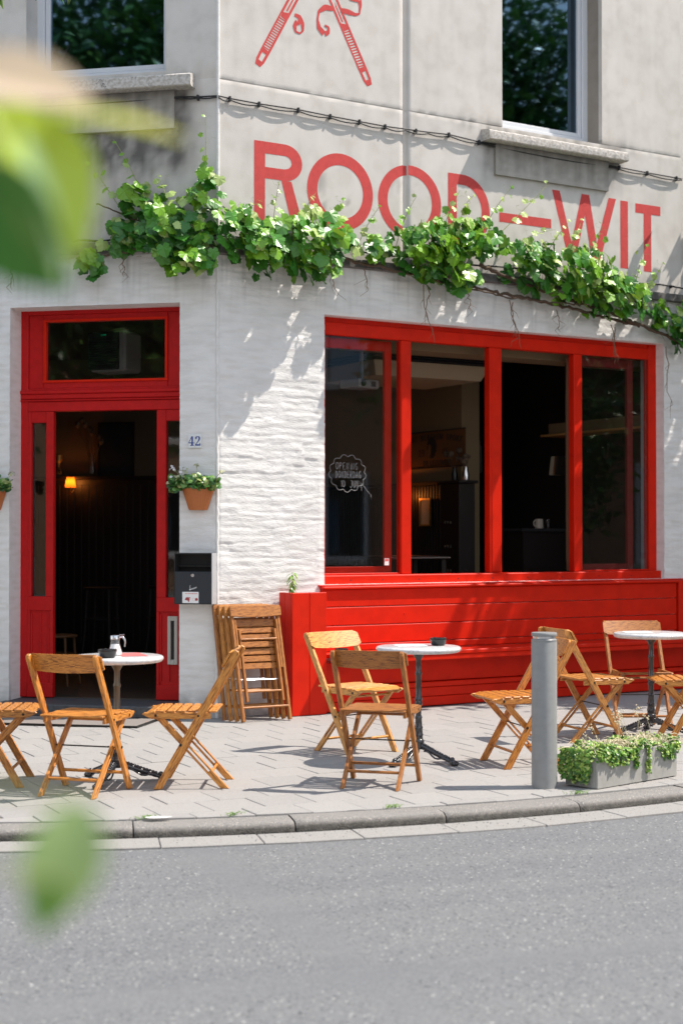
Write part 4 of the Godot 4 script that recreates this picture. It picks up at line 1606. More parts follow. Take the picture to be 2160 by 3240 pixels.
	for y: float in [-0.196, 0.196]:
		put(bn, "border_rod", box_mb(Vector3(1.27, 0.014, 0.014), 0.003), M.black_matt, Transform3D(Basis(), Vector3(0, y, 0.007)))
	var line := "ROYAL BERCHEM SPORT"
	for i in line.length():
		if line[i] != " ":
			var u := (i - 9.0) / 9.0
			text_mb(bn, "letter", line[i], 0.085, M.black_matt, Transform3D(Basis(Vector3(0, 0, 1), -u * 0.28), Vector3((i - 9) * 0.061, 0.135 - u * u * 0.05, 0.007)), "Droid Sans", true)
	text_mb(bn, "year_digits", "19", 0.11, M.black_matt, Transform3D(Basis(), Vector3(-0.19, -0.035, 0.007)), "Droid Serif")
	text_mb(bn, "year_digits", "46", 0.11, M.black_matt, Transform3D(Basis(), Vector3(0.26, -0.035, 0.007)), "Droid Serif")
	text_mb(bn, "motto", "DE LEEUWEN", 0.086, M.black_matt, Transform3D(Basis(), Vector3(0.10, -0.15, 0.007)), "Droid Sans", true)
	b = MB.new()
	var head := PackedVector2Array()
	for i in 26:
		var a := TAU * i / 26.0
		var r := 0.088 + 0.012 * (i % 2) + 0.012 * sin(a + 0.5)
		head.append(Vector2(cos(a) * r * 0.95, sin(a) * r * 1.25 + 0.01))
	b.prism(head, Transform3D(), 0.0065, 0.0085)
	put(bn, "lion_mane", b, M.black_matt)
	b = MB.new()
	b.prism(PackedVector2Array([Vector2(-0.075, -0.01), Vector2(-0.06, -0.06), Vector2(-0.03, -0.085), Vector2(-0.01, -0.04), Vector2(0.0, 0.03), Vector2(-0.03, 0.06), Vector2(-0.062, 0.045), Vector2(-0.055, 0.02)]), Transform3D(), 0.0090, 0.0095)
	put(bn, "lion_face", b, M.brown_print)
	# sideboard against the cross wall, with dried flowers and a clock
	var sb := thing("sideboard", "dark wooden sideboard against the inner wall with small drawer handles", "sideboard", FR * Transform3D(Basis(), Vector3(3.69, 0.115, -1.84)))
	put(sb, "carcass", box_mb(Vector3(0.20, 1.90, 0.34), 0.006), M.dark_wood, Transform3D(Basis(), Vector3(0, 0.95, -0.02)))
	put(sb, "top", box_mb(Vector3(0.24, 0.03, 0.40), 0.005), M.dark_wood, Transform3D(Basis(), Vector3(0, 1.917, -0.02)))
	for i in 3:
		for k in 3:
			put(sb, "handle", box_mb(Vector3(0.012, 0.03, 0.012), 0.002), M.bronze, Transform3D(Basis(), Vector3(-0.105, 1.0 + i * 0.25, -0.10 + k * 0.05)))
	for q: Array in [[3.68, -1.90, 0.30, 1], [3.70, -1.73, 0.22, 2]]:
		var vs := thing("flower_vase", "dried allium heads in a dark vase on the sideboard" if q[3] == 1 else "small dark bouquet in a clear narrow vase on the sideboard", "vase", FR * Transform3D(Basis(), Vector3(q[0], 2.05, q[1])))
		b = MB.new()
		b.lathe(PackedVector2Array([Vector2(0.0001, 0.0), Vector2(0.035, 0.0), Vector2(0.04, 0.06), Vector2(0.022, 0.12), Vector2(0.026, 0.14)]), 12)
		put(vs, "vessel", b, M.black if q[3] == 1 else M.steel)
		for k in 5:
			var tip := Vector3(rng.randf_range(-0.07, 0.07), q[2] + rng.randf_range(-0.08, 0.03), rng.randf_range(-0.08, 0.08))
			b = MB.new()
			b.tube(PackedVector3Array([Vector3(0, 0.1, 0), tip * Vector3(0.6, 0.7, 0.6), tip]), PackedFloat32Array([0.003]), 5)
			put(vs, "stalk", b, M.bark)
			b = MB.new()
			b.ball(tip, Vector3.ONE * rng.randf_range(0.022, 0.042), 8, 6)
			put(vs, "flower_head", b, M.bark)
	var ck := thing("wall_clock", "dark pendulum wall clock on the broad end of the cream wall", "clock", FR * Transform3D(Basis(), Vector3(4.19, 2.30, -2.2)))
	put(ck, "case", box_mb(Vector3(0.10, 0.30, 0.05), 0.01), M.black_matt)
	b = MB.new()
	b.ball(Vector3(0, 0.17, 0), Vector3(0.035, 0.045, 0.03), 8, 6)
	put(ck, "finial", b, M.black_matt)
	# framed certificate
	var fc := thing("framed_certificate", "gilt framed certificate hanging on the dark boarding", "picture frame", FR * Transform3D(Basis(Vector3.FORWARD * -1.0, Vector3.UP, Vector3.LEFT), Vector3(3.755, 1.73, -2.56)))
	put(fc, "frame", frame_mb(0.21, 0.30, 0.02, 0.02), M.gilt, Transform3D(Basis(Vector3.RIGHT, PI / 2), Vector3.ZERO))
	put(fc, "print", box_mb(Vector3(0.17, 0.26, 0.004)), M.old_paper)
	# shelf with a pale orange front edge and books, on the right
	var sh := thing("wall_shelf", "long wooden shelf with pale front edge on the right inner wall", "shelf", FR * Transform3D(Basis(), Vector3(4.9, 2.56, -1.2)))
	put(sh, "board", box_mb(Vector3(0.30, 0.022, 1.6), 0.004), M.wood1, Transform3D(Basis(), Vector3(0.15, 0, 0)))
	put(sh, "front_edge", box_mb(Vector3(0.014, 0.024, 1.6), 0.004), M.shelf_edge, Transform3D(Basis(), Vector3(-0.008, 0.0, 0)))
	put(sh, "back_panel", box_mb(Vector3(0.02, 0.11, 1.5)), M.cream, Transform3D(Basis(), Vector3(0.03, 0.07, 0.05)))
	var bk := thing("book_row", "few leaning books under the long shelf", "books", FR * Transform3D(Basis(), Vector3(4.82, 2.14, -1.62)))
	for k in 4:
		put(bk, "book", box_mb(Vector3(0.14, 0.20, 0.026), 0.003), [M.dark_wood, M.brown_print, M.old_paper, M.old_paper][k], Transform3D(Basis(Vector3.RIGHT, 0.18), Vector3(0, 0.08, 0.06 - k * 0.032)))
	# counter with a jug and a glass
	var ct := thing("bar_counter", "dark bar counter inside behind the right mullion", "counter", FR * Transform3D(Basis(), Vector3(4.75, 0.115, -1.85)))
	put(ct, "body", box_mb(Vector3(0.9, 1.40, 0.6)), M.dark_wood, Transform3D(Basis(), Vector3(0, 0.70, 0)))
	put(ct, "top", box_mb(Vector3(0.96, 0.035, 0.66), 0.006), M.black_matt, Transform3D(Basis(), Vector3(0, 1.42, 0)))
	var jg := thing("cream_jug", "small cream jug with a handle on the bar counter", "jug", FR * Transform3D(Basis(), Vector3(4.60, 1.553, -1.66)))
	b = MB.new()
	b.lathe(PackedVector2Array([Vector2(0.0001, 0.0), Vector2(0.042, 0.0), Vector2(0.046, 0.01), Vector2(0.042, 0.10), Vector2(0.038, 0.10), Vector2(0.038, 0.02)]), 16)
	put(jg, "body", b, M.jug)
	b = MB.new()
	var hp := PackedVector3Array()
	for i in 9:
		var a := PI / 2 + PI * i / 8.0
		hp.append(Vector3(-0.04 + cos(a) * 0.035, 0.055 + sin(a) * 0.035, 0))
	b.tube(hp, PackedFloat32Array([0.006]), 6)
	put(jg, "handle", b, M.jug)
	var gl := thing("water_glass", "clear tumbler beside the cream jug", "glass", FR * Transform3D(Basis(), Vector3(4.72, 1.553, -1.66)))
	b = MB.new()
	b.lathe(PackedVector2Array([Vector2(0.0001, 0.004), Vector2(0.028, 0.004), Vector2(0.034, 0.10)]), 14)
	put(gl, "tumbler", b, M.pane)
	b = MB.new()
	b.lathe(PackedVector2Array([Vector2(0.0001, 0.0), Vector2(0.029, 0.0), Vector2(0.030, 0.005)]), 14)
	put(gl, "base", b, M.pane)
	# table edge glint low behind the open window
	var tb := thing("inside_table", "dark table with a pale metal edge just inside the open window", "table", FR * Transform3D(Basis(), Vector3(2.62, 0.115, -1.3)))
	put(tb, "top", box_mb(Vector3(0.75, 0.03, 0.6), 0.004), M.dark_wood, Transform3D(Basis(), Vector3(0, 1.15, 0)))
	put(tb, "metal_edge", box_mb(Vector3(0.75, 0.014, 0.006), 0.002), M.steel, Transform3D(Basis(), Vector3(0, 1.15, 0.304)))
	for k in 4:
		put(tb, "leg", box_mb(Vector3(0.05, 1.13, 0.05), 0.004), M.dark_wood, Transform3D(Basis(), Vector3(-0.32 if k % 2 else 0.32, 0.567, -0.25 if k < 2 else 0.25)))
	# shaded wall lamps with amber pleated shades
	wall_lamp("amber pleated wall lamp glowing on the boarding beyond the open door", FL * Transform3D(Basis(), Vector3(-3.175, 2.04, -4.80)), "door")
	wall_lamp("amber pleated wall lamp glowing beside the left edge of the open window", FR * Transform3D(Basis(), Vector3(3.66, 1.86, -2.86)), "window")
	# projector hanging from the ceiling behind the left pane
	var pj := thing("ceiling_projector", "white projector hanging on a pole behind the left shop pane", "projector", FR * Transform3D(Basis(Vector3.UP, 0.35), Vector3(2.09, 2.91, -1.2)))
	put(pj, "body", box_mb(Vector3(0.31, 0.085, 0.24), 0.012), M.grey_plastic)
	b = MB.new()
	b.lathe(PackedVector2Array([Vector2(0.0001, 0.0), Vector2(0.022, 0.0), Vector2(0.032, 0.012), Vector2(0.034, 0.0)]), 14, Transform3D(Basis(Vector3.RIGHT, PI / 2), Vector3(-0.10, 0, 0.122)))
	put(pj, "lens", b, M.black)
	for i in 6:
		put(pj, "vent_slot", box_mb(Vector3(0.006, 0.05, 0.003)), M.black_matt, Transform3D(Basis(), Vector3(0.03 + i * 0.012, 0, 0.121)))
	put(pj, "pole", box_mb(Vector3(0.035, 0.58, 0.035), 0.008), M.grey_plastic, Transform3D(Basis(), Vector3(0.03, 0.335, 0)))
	# air heater seen through the transom
	var ah := thing("air_heater", "dark louvred air heater with pale side behind the transom pane", "heater", FL * Transform3D(Basis(Vector3.UP, -0.18), Vector3(-1.365, 3.135, -1.1)))
	put(ah, "case", box_mb(Vector3(0.37, 0.36, 0.30), 0.02), M.grey_plastic, Transform3D(Basis(), Vector3(0.01, 0, -0.16)))
	put(ah, "front", box_mb(Vector3(0.32, 0.335, 0.02), 0.006), M.black_matt, Transform3D(Basis(), Vector3(-0.02, 0, 0.0)))
	for i in 12:
		put(ah, "louvre", box_mb(Vector3(0.29, 0.007, 0.012), 0.002), M.black, Transform3D(Basis(Vector3.RIGHT, 0.5), Vector3(-0.02, -0.14 + i * 0.021, 0.013)))
	b = MB.new()
	b.lathe(PackedVector2Array([Vector2(0.005, 0.0), Vector2(0.009, 0.0)]), 12, Transform3D(Basis(Vector3.RIGHT, PI / 2), Vector3(-0.035, 0.145, 0.0115)))
	put(ah, "badge_ring", b, M.badge)
	put(ah, "badge_bar", box_mb(Vector3(0.032, 0.009, 0.001)), M.badge, Transform3D(Basis(), Vector3(-0.005, 0.145, 0.0115)))
	# menu board, trophy and flowers on the shelf line of the back room
	var mbd := thing("menu_blackboard", "tall blackboard menu on the back wall seen through the door", "blackboard", FL * Transform3D(Basis(), Vector3(-2.68, 2.47, -4.97)))
	put(mbd, "board", box_mb(Vector3(0.40, 0.62, 0.02)), M.black_matt)
	put(mbd, "frame", frame_mb(0.44, 0.66, 0.025, 0.03), M.dark_wood, Transform3D(Basis(Vector3.RIGHT, PI / 2), Vector3.ZERO))
	var tr := thing("trophy_cup", "small brass trophy cup on the rail left of the doorway opening", "trophy", FL * Transform3D(Basis(), Vector3(-3.35, 2.20, -4.87)))
	b = MB.new()
	b.lathe(PackedVector2Array([Vector2(0.0001, 0.0), Vector2(0.035, 0.0), Vector2(0.03, 0.05), Vector2(0.008, 0.08), Vector2(0.01, 0.12), Vector2(0.04, 0.15), Vector2(0.045, 0.22), Vector2(0.04, 0.22)]), 14)
	put(tr, "cup", b, M.gilt)
	b = MB.new()
	b.bx(-0.03, 0.03, 0, 0.05, -0.03, 0.03, 0.004)
	put(tr, "plinth", b, M.black)
	var fv := thing("tall_bouquet", "tall dried bouquet in a glass vase on the back rail", "vase", FL * Transform3D(Basis(), Vector3(-2.94, 2.20, -4.87)))
	b = MB.new()
	b.lathe(PackedVector2Array([Vector2(0.0001, 0.0), Vector2(0.04, 0.0), Vector2(0.035, 0.2), Vector2(0.045, 0.24)]), 12)
	put(fv, "vessel", b, M.pane)
	for k in 7:
		var tip := Vector3(-0.18 + k * 0.05, 0.62 - absf(k - 1.0) * 0.05, rng.randf_range(-0.05, 0.05))
		b = MB.new()
		b.tube(PackedVector3Array([Vector3(0, 0.05, 0), tip * Vector3(0.5, 0.6, 0.6), tip]), PackedFloat32Array([0.004]), 5)
		put(fv, "stalk", b, M.stem)
		b = MB.new()
		b.ball(tip, Vector3(0.03, 0.04, 0.03), 7, 5)
		put(fv, "flower_head", b, M.stem)
	# bentwood stool and bar stools in the dark
	stool("bentwood_stool", "brown bentwood stool just inside the door on the left", FL * Transform3D(Basis(), Vector3(-1.87, 0.115, -1.25)), 0.455, 0.17, M.casement)
	for k in 2:
		stool("bar_stool", ["tall dark bar stool in the middle of the doorway", "tall dark bar stool behind the first one in the doorway"][k], FL * Transform3D(Basis(), Vector3(-2.0 + 0.5 * k, 0.115, -2.7 - 0.5 * k)), 0.84, 0.18, M.dark_wood, "bar stools inside the door")


func wall_lamp(label: String, x: Transform3D, _which: String) -> void:
	var t := thing("wall_lamp", label, "lamp", x, "amber wall lamps inside the cafe")
	var b := MB.new()
	for i in 32:
		var a0 := TAU * i / 32.0
		var a1 := TAU * (i + 1) / 32.0
		var k0 := 1.0 + 0.05 * (i % 2)
		var k1 := 1.0 + 0.05 * ((i + 1) % 2)
		b.quad(Vector3(cos(a0) * 0.062 * k0, 0, sin(a0) * 0.062 * k0), Vector3(cos(a0) * 0.042 * k0, 0.115, sin(a0) * 0.042 * k0), Vector3(cos(a1) * 0.042 * k1, 0.115, sin(a1) * 0.042 * k1), Vector3(cos(a1) * 0.062 * k1, 0, sin(a1) * 0.062 * k1), Vector3(cos(a0), 0, sin(a0)))
	put(t, "lamp_shade", b, M.lamp_shade)
	b = MB.new()
	b.tube(PackedVector3Array([Vector3(0, 0.02, 0), Vector3(0, -0.04, 0), Vector3(0, -0.06, -0.05), Vector3(0, -0.03, -0.1)]), PackedFloat32Array([0.006]), 6)
	put(t, "arm", b, M.gilt)
	b = MB.new()
	b.ball(Vector3(0, 0.055, 0), Vector3.ONE * 0.018, 8, 6)
	put(t, "bulb", b, M.bulb)
	var o := OmniLight3D.new()
	o.name = "lamp_light"
	o.position = Vector3(0, 0.055, 0)
	o.light_color = Color(1.0, 0.62, 0.28)
	o.light_energy = 0.03
	o.light_size = 0.015
	o.omni_range = 12.0
	o.omni_attenuation = 2.0
	o.shadow_enabled = true
	t.add_child(o, true)


func stool(called: String, label: String, x: Transform3D, h: float, r: float, m: Material, group := "") -> void:
	var t := thing(called, label, "stool", x, group)
	var b := MB.new()
	b.lathe(PackedVector2Array([Vector2(0.0001, h - 0.02), Vector2(r, h - 0.02), Vector2(r + 0.006, h - 0.01), Vector2(r, h), Vector2(0.0001, h + 0.004)]), 28)
	put(t, "seat", b, m)
	for k in 4:
		var a := PI / 4 + k * PI / 2
		var d := Vector3(cos(a), 0, sin(a))
		b = MB.new()
		b.tube(PackedVector3Array([d * (r - 0.02) + Vector3.UP * (h - 0.02), d * (r + 0.0) + Vector3.UP * h * 0.5, d * (r + 0.05)]), PackedFloat32Array([0.014, 0.013, 0.011]), 7)
		put(t, "leg", b, m)
	b = MB.new()
	var p := PackedVector3Array()
	for i in 25:
		p.append(Vector3(cos(TAU * i / 24.0) * (r - 0.01), h * 0.62, sin(TAU * i / 24.0) * (r - 0.01)))
	b.tube(p, PackedFloat32Array([0.008]), 6, false)
	put(t, "ring", b, m)


func bench_and_box() -> void:
	# long red bench built along the shop window: back boards, seat, front boards
	var t := thing("red_bench", "long red slatted bench with plank back built along the shop window", "bench", FR)
	var nz := 0.045
	for q: Array in [[0.873, 1.018], [0.716, 0.868], [0.560, 0.711], [0.498, 0.555]]:
		nb(t, "back_board", M.red, 0.96, 4.94, q[0], q[1], -0.015, nz, 0.005)
	nb(t, "cap_board", M.red, 0.955, 4.95, 1.021, 1.045, -0.02, 0.075, 0.006)
	nb(t, "sill_strip", M.red, 0.94, 5.8, 1.046, 1.058, -0.05, 0.03, 0.003)
	nb(t, "seat_board", M.red, 0.90, 5.8, 0.461, 0.496, 0.05, 0.215, 0.006)
	nb(t, "seat_board", M.red, 0.90, 5.8, 0.461, 0.496, 0.219, 0.385, 0.006)
	nb(t, "seat_apron", M.red, 0.90, 5.8, 0.418, 0.459, 0.345, 0.378, 0.004)
	for q: Array in [[0.01, 0.088, 0.205], [0.092, 0.168, 0.205], [0.173, 0.215, 0.222], [0.220, 0.415, 0.185]]:
		nb(t, "front_board", M.red, 0.90, 5.8, q[0], q[1], -0.01, q[2], 0.004)
	# the return of the next panel at the right end
	nb(t, "end_board", M.red, 4.955, 5.8, 0.506, 1.043, -0.015, 0.06, 0.005)
	for q: Array in [[1.03, 0.945], [1.78, 0.80], [2.66, 0.80], [3.5, 0.80], [4.4, 0.80], [2.2, 0.64], [3.9, 0.64]]:
		var b := MB.new()
		b.lathe(PackedVector2Array([Vector2(0.008, 0.0), Vector2(0.007, 0.004), Vector2(0.0001, 0.006)]), 10, Transform3D(Basis(Vector3.RIGHT, PI / 2), Vector3(q[0], q[1], nz - 0.0005)))
		put(t, "screw_head", b, M.red)
	# tall plant box at the left end of the bench
	var p := thing("plank_planter", "tall narrow red plank planter box at the left end of the bench", "planter", FR)
	for k in 2:
		nb(p, "front_plank", M.red, 0.562 + k * 0.163, 0.722 + k * 0.163, 0.004, 1.005, 0.215, 0.243, 0.003)
	for k in 2:
		nb(p, "side_plank", M.red, 0.562, 0.586, 0.004, 1.005, 0.02 + k * 0.098, 0.115 + k * 0.098, 0.003)
	nb(p, "side_plank", M.red, 0.862, 0.884, 0.004, 1.0, 0.02, 0.212, 0.003)
	nb(p, "back_plank", M.red, 0.59, 0.86, 0.004, 1.0, 0.02, 0.04, 0.003)
	nb(p, "soil", M.soil, 0.588, 0.86, 0.90, 0.965, 0.042, 0.213)
	# the lone young plant growing in it
	var y := thing("young_plant", "single young green plant sprouting from the red planter box", "plant", FR * Transform3D(Basis(), Vector3(0.62, 0.962, 0.12)))
	var b := MB.new()
	b.tube(PackedVector3Array([Vector3(0, 0, 0), Vector3(0.012, 0.1, 0.005), Vector3(0.008, 0.21, 0.0)]), PackedFloat32Array([0.005, 0.004, 0.002]), 6)
	put(y, "stem", b, M.shoot)
	for i in 26:
		var h := 0.03 + 0.185 * i / 26.0
		var a := i * 2.4
		b = MB.new()
		var L := 0.075 - 0.04 * absf(i / 26.0 - 0.75)
		blade(b, L, 0.011, 0.4)
		put(y, "leaf", b, M["leaf%d" % (1 + i % 3)], Transform3D(Basis(Vector3.UP, a) * Basis(Vector3.RIGHT, -0.7 + 0.5 * (i / 26.0)), Vector3(0.010, h, 0)))


# narrow leaf along -z, folded on its rib and drooping
func blade(b: MB, L: float, w: float, droop: float) -> void:
	var prev: Array[Vector3] = []
	for i in 6:
		var t := i / 5.0
		var ww := w * sin(PI * clampf(t * 0.92 + 0.06, 0.0, 1.0))
		var c := Vector3(0, -droop * L * t * t, -L * t)
		var cur: Array[Vector3] = [c + Vector3(-ww, ww * 0.35, 0), c, c + Vector3(ww, ww * 0.35, 0)]
		if i > 0:
			b.quad(prev[0], prev[1], cur[1], cur[0], Vector3.UP)
			b.quad(prev[1], prev[2], cur[2], cur[1], Vector3.UP)
		prev = cur


# ---------- folding chairs ----------
# local frame: x to the chair's right, y up, -z the way it faces
const FOOT := 0.19


func side_frame() -> Transform3D:
	# polygon plane (forward, up) extruded across the chair
	return Transform3D(Basis(Vector3.FORWARD, Vector3.UP, Vector3.RIGHT), Vector3.ZERO)


func strip(a: Vector2, b: Vector2, w: float, flat_foot := false, cap := 0.0) -> PackedVector2Array:
	var d := (b - a).normalized()
	var o := Vector2(-d.y, d.x) * w / 2
	var p := PackedVector2Array()
	if flat_foot:
		var k := (d.x / d.y)
		p.append(Vector2(a.x - w / 2 / d.y, 0))
		p.append(Vector2(a.x + w / 2 / d.y, 0))
		if k > 9.0:
			p.clear()
	else:
		p.append(a + o)
		p.append(a - o)
	p.append(b - o - d * cap)
	if cap > 0.0:
		p.append(b - o * 0.45)
		p.append(b + o * 0.45)
	p.append(b + o - d * cap)
	if p[0].x < p[1].x and flat_foot:
		pass
	return p


func make_chair(called: String, label: String, wood: Material, variant: int, x: Transform3D, group: String) -> Node3D:
	var t := thing(called, label, "folding chair", x, group)
	var S := side_frame()
	var top := Vector2(-0.27, 0.80)
	var foot := Vector2(FOOT, 0.0)
	for s: float in [-1.0, 1.0]:
		var b := MB.new()
		b.uo = rng.randf() * 5.0
		b.prism(strip(foot, top, 0.042, true, 0.012), S, s * 0.205 - 0.0115, s * 0.205 + 0.0115, 0.003, Vector3(-0.5, 0.86, 0))
		put(t, "back_post", b, wood)
		# pivot bolts
		b = MB.new()
		b.lathe(PackedVector2Array([Vector2(0.009, 0.0), Vector2(0.0085, 0.003), Vector2(0.0001, 0.004)]), 10, Transform3D(Basis(Vector3(0, 1, 0) * 1.0, Vector3(s, 0, 0), Vector3(0, 0, -s)), Vector3(s * 0.2165, 0.256, -0.057)))
		b.lathe(PackedVector2Array([Vector2(0.007, 0.0), Vector2(0.0065, 0.003), Vector2(0.0001, 0.004)]), 10, Transform3D(Basis(Vector3(0, 1, 0) * 1.0, Vector3(s, 0, 0), Vector3(0, 0, -s)), Vector3(s * 0.2165, 0.425, 0.045)))
		put(t, "pivot_bolt", b, M.bolt)
		# crossing leg with its long slot
		b = MB.new()
		b.uo = rng.randf() * 5.0
		var la := Vector2(-0.195, 0.0)
		var lt := Vector2(0.205, 0.43)
		var d := (lt - la).normalized()
		var o := Vector2(-d.y, d.x)
		var Lg := la.distance_to(lt)
		b.prism(strip(la, la + d * 0.135, 0.036, true), S, s * 0.165 - 0.010, s * 0.165 + 0.010, 0.0025, Vector3(0.68, 0.73, 0))
		b.prism(strip(la + d * 0.345, lt, 0.036, false, 0.008), S, s * 0.165 - 0.010, s * 0.165 + 0.010, 0.0025, Vector3(0.68, 0.73, 0))
		for e: float in [-1.0, 1.0]:
			b.prism(strip(la + d * 0.135 + o * e * 0.0125, la + d * 0.345 + o * e * 0.0125, 0.011), S, s * 0.165 - 0.0098, s * 0.165 + 0.0098, 0.0015, Vector3(0.68, 0.73, 0))
		put(t, "crossing_leg", b, wood)
		# seat rail, chamfered nose
		if true:
			b = MB.new()
			b.uo = rng.randf() * 5.0
			b.prism(PackedVector2Array([Vector2(-0.115, 0.405), Vector2(0.235, 0.405), Vector2(0.285, 0.432), Vector2(0.272, 0.442), Vector2(-0.105, 0.442), Vector2(-0.115, 0.435)]), S, s * 0.186 - 0.009, s * 0.186 + 0.009, 0.003)
			put(t, "seat_rail", b, wood)
			b = MB.new()
			b.lathe(PackedVector2Array([Vector2(0.008, 0.0), Vector2(0.0075, 0.003), Vector2(0.0001, 0.004)]), 10, Transform3D(Basis(Vector3(0, 1, 0) * 1.0, Vector3(s, 0, 0), Vector3(0, 0, -s)), Vector3(s * 0.1945, 0.424, -0.205)))
			put(t, "rail_bolt", b, M.bolt)
	# slats
	if variant != 2:
		for k in 7:
			var f := -0.125 + k * 0.0605
			var w := 0.047 if k < 6 else 0.058
			var half := 0.196 if absf(f + 0.05) > 0.055 else 0.186
			var b := box_mb(Vector3(half * 2.0, 0.012, w), 0.003)
			var tilt := 0.0 if k < 6 else 0.30
			put(t, "slat", b, wood, Transform3D(Basis(Vector3.RIGHT, -tilt + rng.randfn(0, 0.01)), Vector3(0, 0.4485 - (0.007 if k == 6 else 0.0) - absf(k - 2.5) * 0.0006, -f)))
	else:
		put(t, "seat_bar", box_mb(Vector3(0.372, 0.018, 0.03), 0.003), wood, Transform3D(Basis(), Vector3(0, 0.435, -0.26)))
	# curved backrest across the tops of the posts
	var bk := MB.new()
	bk.uo = rng.randf() * 5.0
	var n := 14
	var lean := Vector2(top - foot).normalized()
	var P := func(i: int, v: float, th: float) -> Vector3:
		var u := i * 2.0 / n - 1.0
		var hgt := 0.098 if variant != 3 else 0.092
		var lowr := -0.012 * (1.0 - u * u)
		var round_ := 0.014 * smoothstep(0.86, 1.0, absf(u))
		var l := (0.805 - hgt * v) / 0.86
		var y := (lowr if v > 0.5 else -round_) + 0.805 - (hgt - (round_ if v > 0.5 else 0.0)) * v
		var ff := FOOT + (top.x - FOOT) * (y / 0.80)
		l = 0.0
		return Vector3(u * 0.226, y, -(ff + 0.029 + th - 0.026 * (1.0 - u * u) + l))
	for i in n:
		for face in 2:
			var th := 0.014 if face == 0 else 0.0
			var hint := Vector3(0, 0, -1 if face == 0 else 1)
			bk.quad(P.call(i, 0.0, th), P.call(i + 1, 0.0, th), P.call(i + 1, 1.0, th), P.call(i, 1.0, th), hint, Vector3.RIGHT)
		bk.quad(P.call(i, 0.0, 0.0), P.call(i + 1, 0.0, 0.0), P.call(i + 1, 0.0, 0.014), P.call(i, 0.0, 0.014), Vector3.UP, Vector3.RIGHT)
		bk.quad(P.call(i, 1.0, 0.0), P.call(i + 1, 1.0, 0.0), P.call(i + 1, 1.0, 0.014), P.call(i, 1.0, 0.014), Vector3.DOWN, Vector3.RIGHT)
	for i: int in [0, n]:
		bk.quad(P.call(i, 0.0, 0.0), P.call(i, 0.0, 0.014), P.call(i, 1.0, 0.014), P.call(i, 1.0, 0.0), Vector3(-1 if i == 0 else 1, 0, 0))
	put(t, "backrest", bk, wood)
	# rungs: turned dowels low down, steel rod at the crossing, dowel under the seat front
	for q: Array in [[0.205, 0.10, FOOT - 0.46 * 0.10 / 0.80, 0.0095, 0], [0.165, 0.088, -0.195 + 0.40 * 0.088 / 0.43, 0.009, 0], [0.205, 0.256, 0.045, 0.0042, 1], [0.165, 0.395, 0.17, 0.008, 0]]:
		var b := MB.new()
		b.uo = rng.randf() * 5.0
		var w: float = q[0]
		b.tube(PackedVector3Array([Vector3(-w, q[1], -q[2]), Vector3(w, q[1], -q[2])]), PackedFloat32Array([q[3]]), 8)
		put(t, "rung" if q[4] == 0 else "pivot_rod", b, wood if q[4] == 0 else M.bolt)
	return t


# the same chair folded flat: everything in one plane, l runs up from the foot of the posts
func make_folded(label: String, wood: Material, x: Transform3D) -> void:
	var t := thing("folded_chair", label, "folding chair", x, "folded chairs leaning against the white wall")
	for s: float in [-1.0, 1.0]:
		put(t, "back_post", box_mb(Vector3(0.023, 0.93, 0.040), 0.003), wood, Transform3D(Basis(), Vector3(s * 0.205, 0.465, 0)))
		put(t, "seat_rail", box_mb(Vector3(0.018, 0.40, 0.034), 0.003), wood, Transform3D(Basis(), Vector3(s * 0.183, 0.62, 0.002)))
		put(t, "crossing_leg", box_mb(Vector3(0.020, 0.585, 0.034), 0.003), wood, Transform3D(Basis(), Vector3(s * 0.158, 0.445, 0.010)))
	for k in 7:
		var w := 0.046 if k < 6 else 0.058
		put(t, "slat", box_mb(Vector3(0.345, w, 0.012), 0.003), wood, Transform3D(Basis(), Vector3(0, 0.445 + k * 0.0585, -0.022)))
	var b := MB.new()
	b.prism(PackedVector2Array([Vector2(-0.226, 0.845), Vector2(-0.12, 0.836), Vector2(0, 0.833), Vector2(0.12, 0.836), Vector2(0.226, 0.845), Vector2(0.226, 0.918), Vector2(0.214, 0.93), Vector2(-0.214, 0.93), Vector2(-0.226, 0.918)]), Transform3D(), 0.021, 0.035, 0.003)
	put(t, "backrest", b, wood)
	for q: Array in [[0.205, 0.11, 0.012, 0.0095, 0], [0.158, 0.235, 0.016, 0.009, 0], [0.205, 0.33, 0.0, 0.0042, 1], [0.158, 0.655, 0.028, 0.008, 0]]:
		b = MB.new()
		b.tube(PackedVector3Array([Vector3(-q[0], q[1], q[2]), Vector3(q[0], q[1], q[2])]), PackedFloat32Array([q[3]]), 8)
		put(t, "rung" if q[4] == 0 else "pivot_rod", b, wood if q[4] == 0 else M.steel)


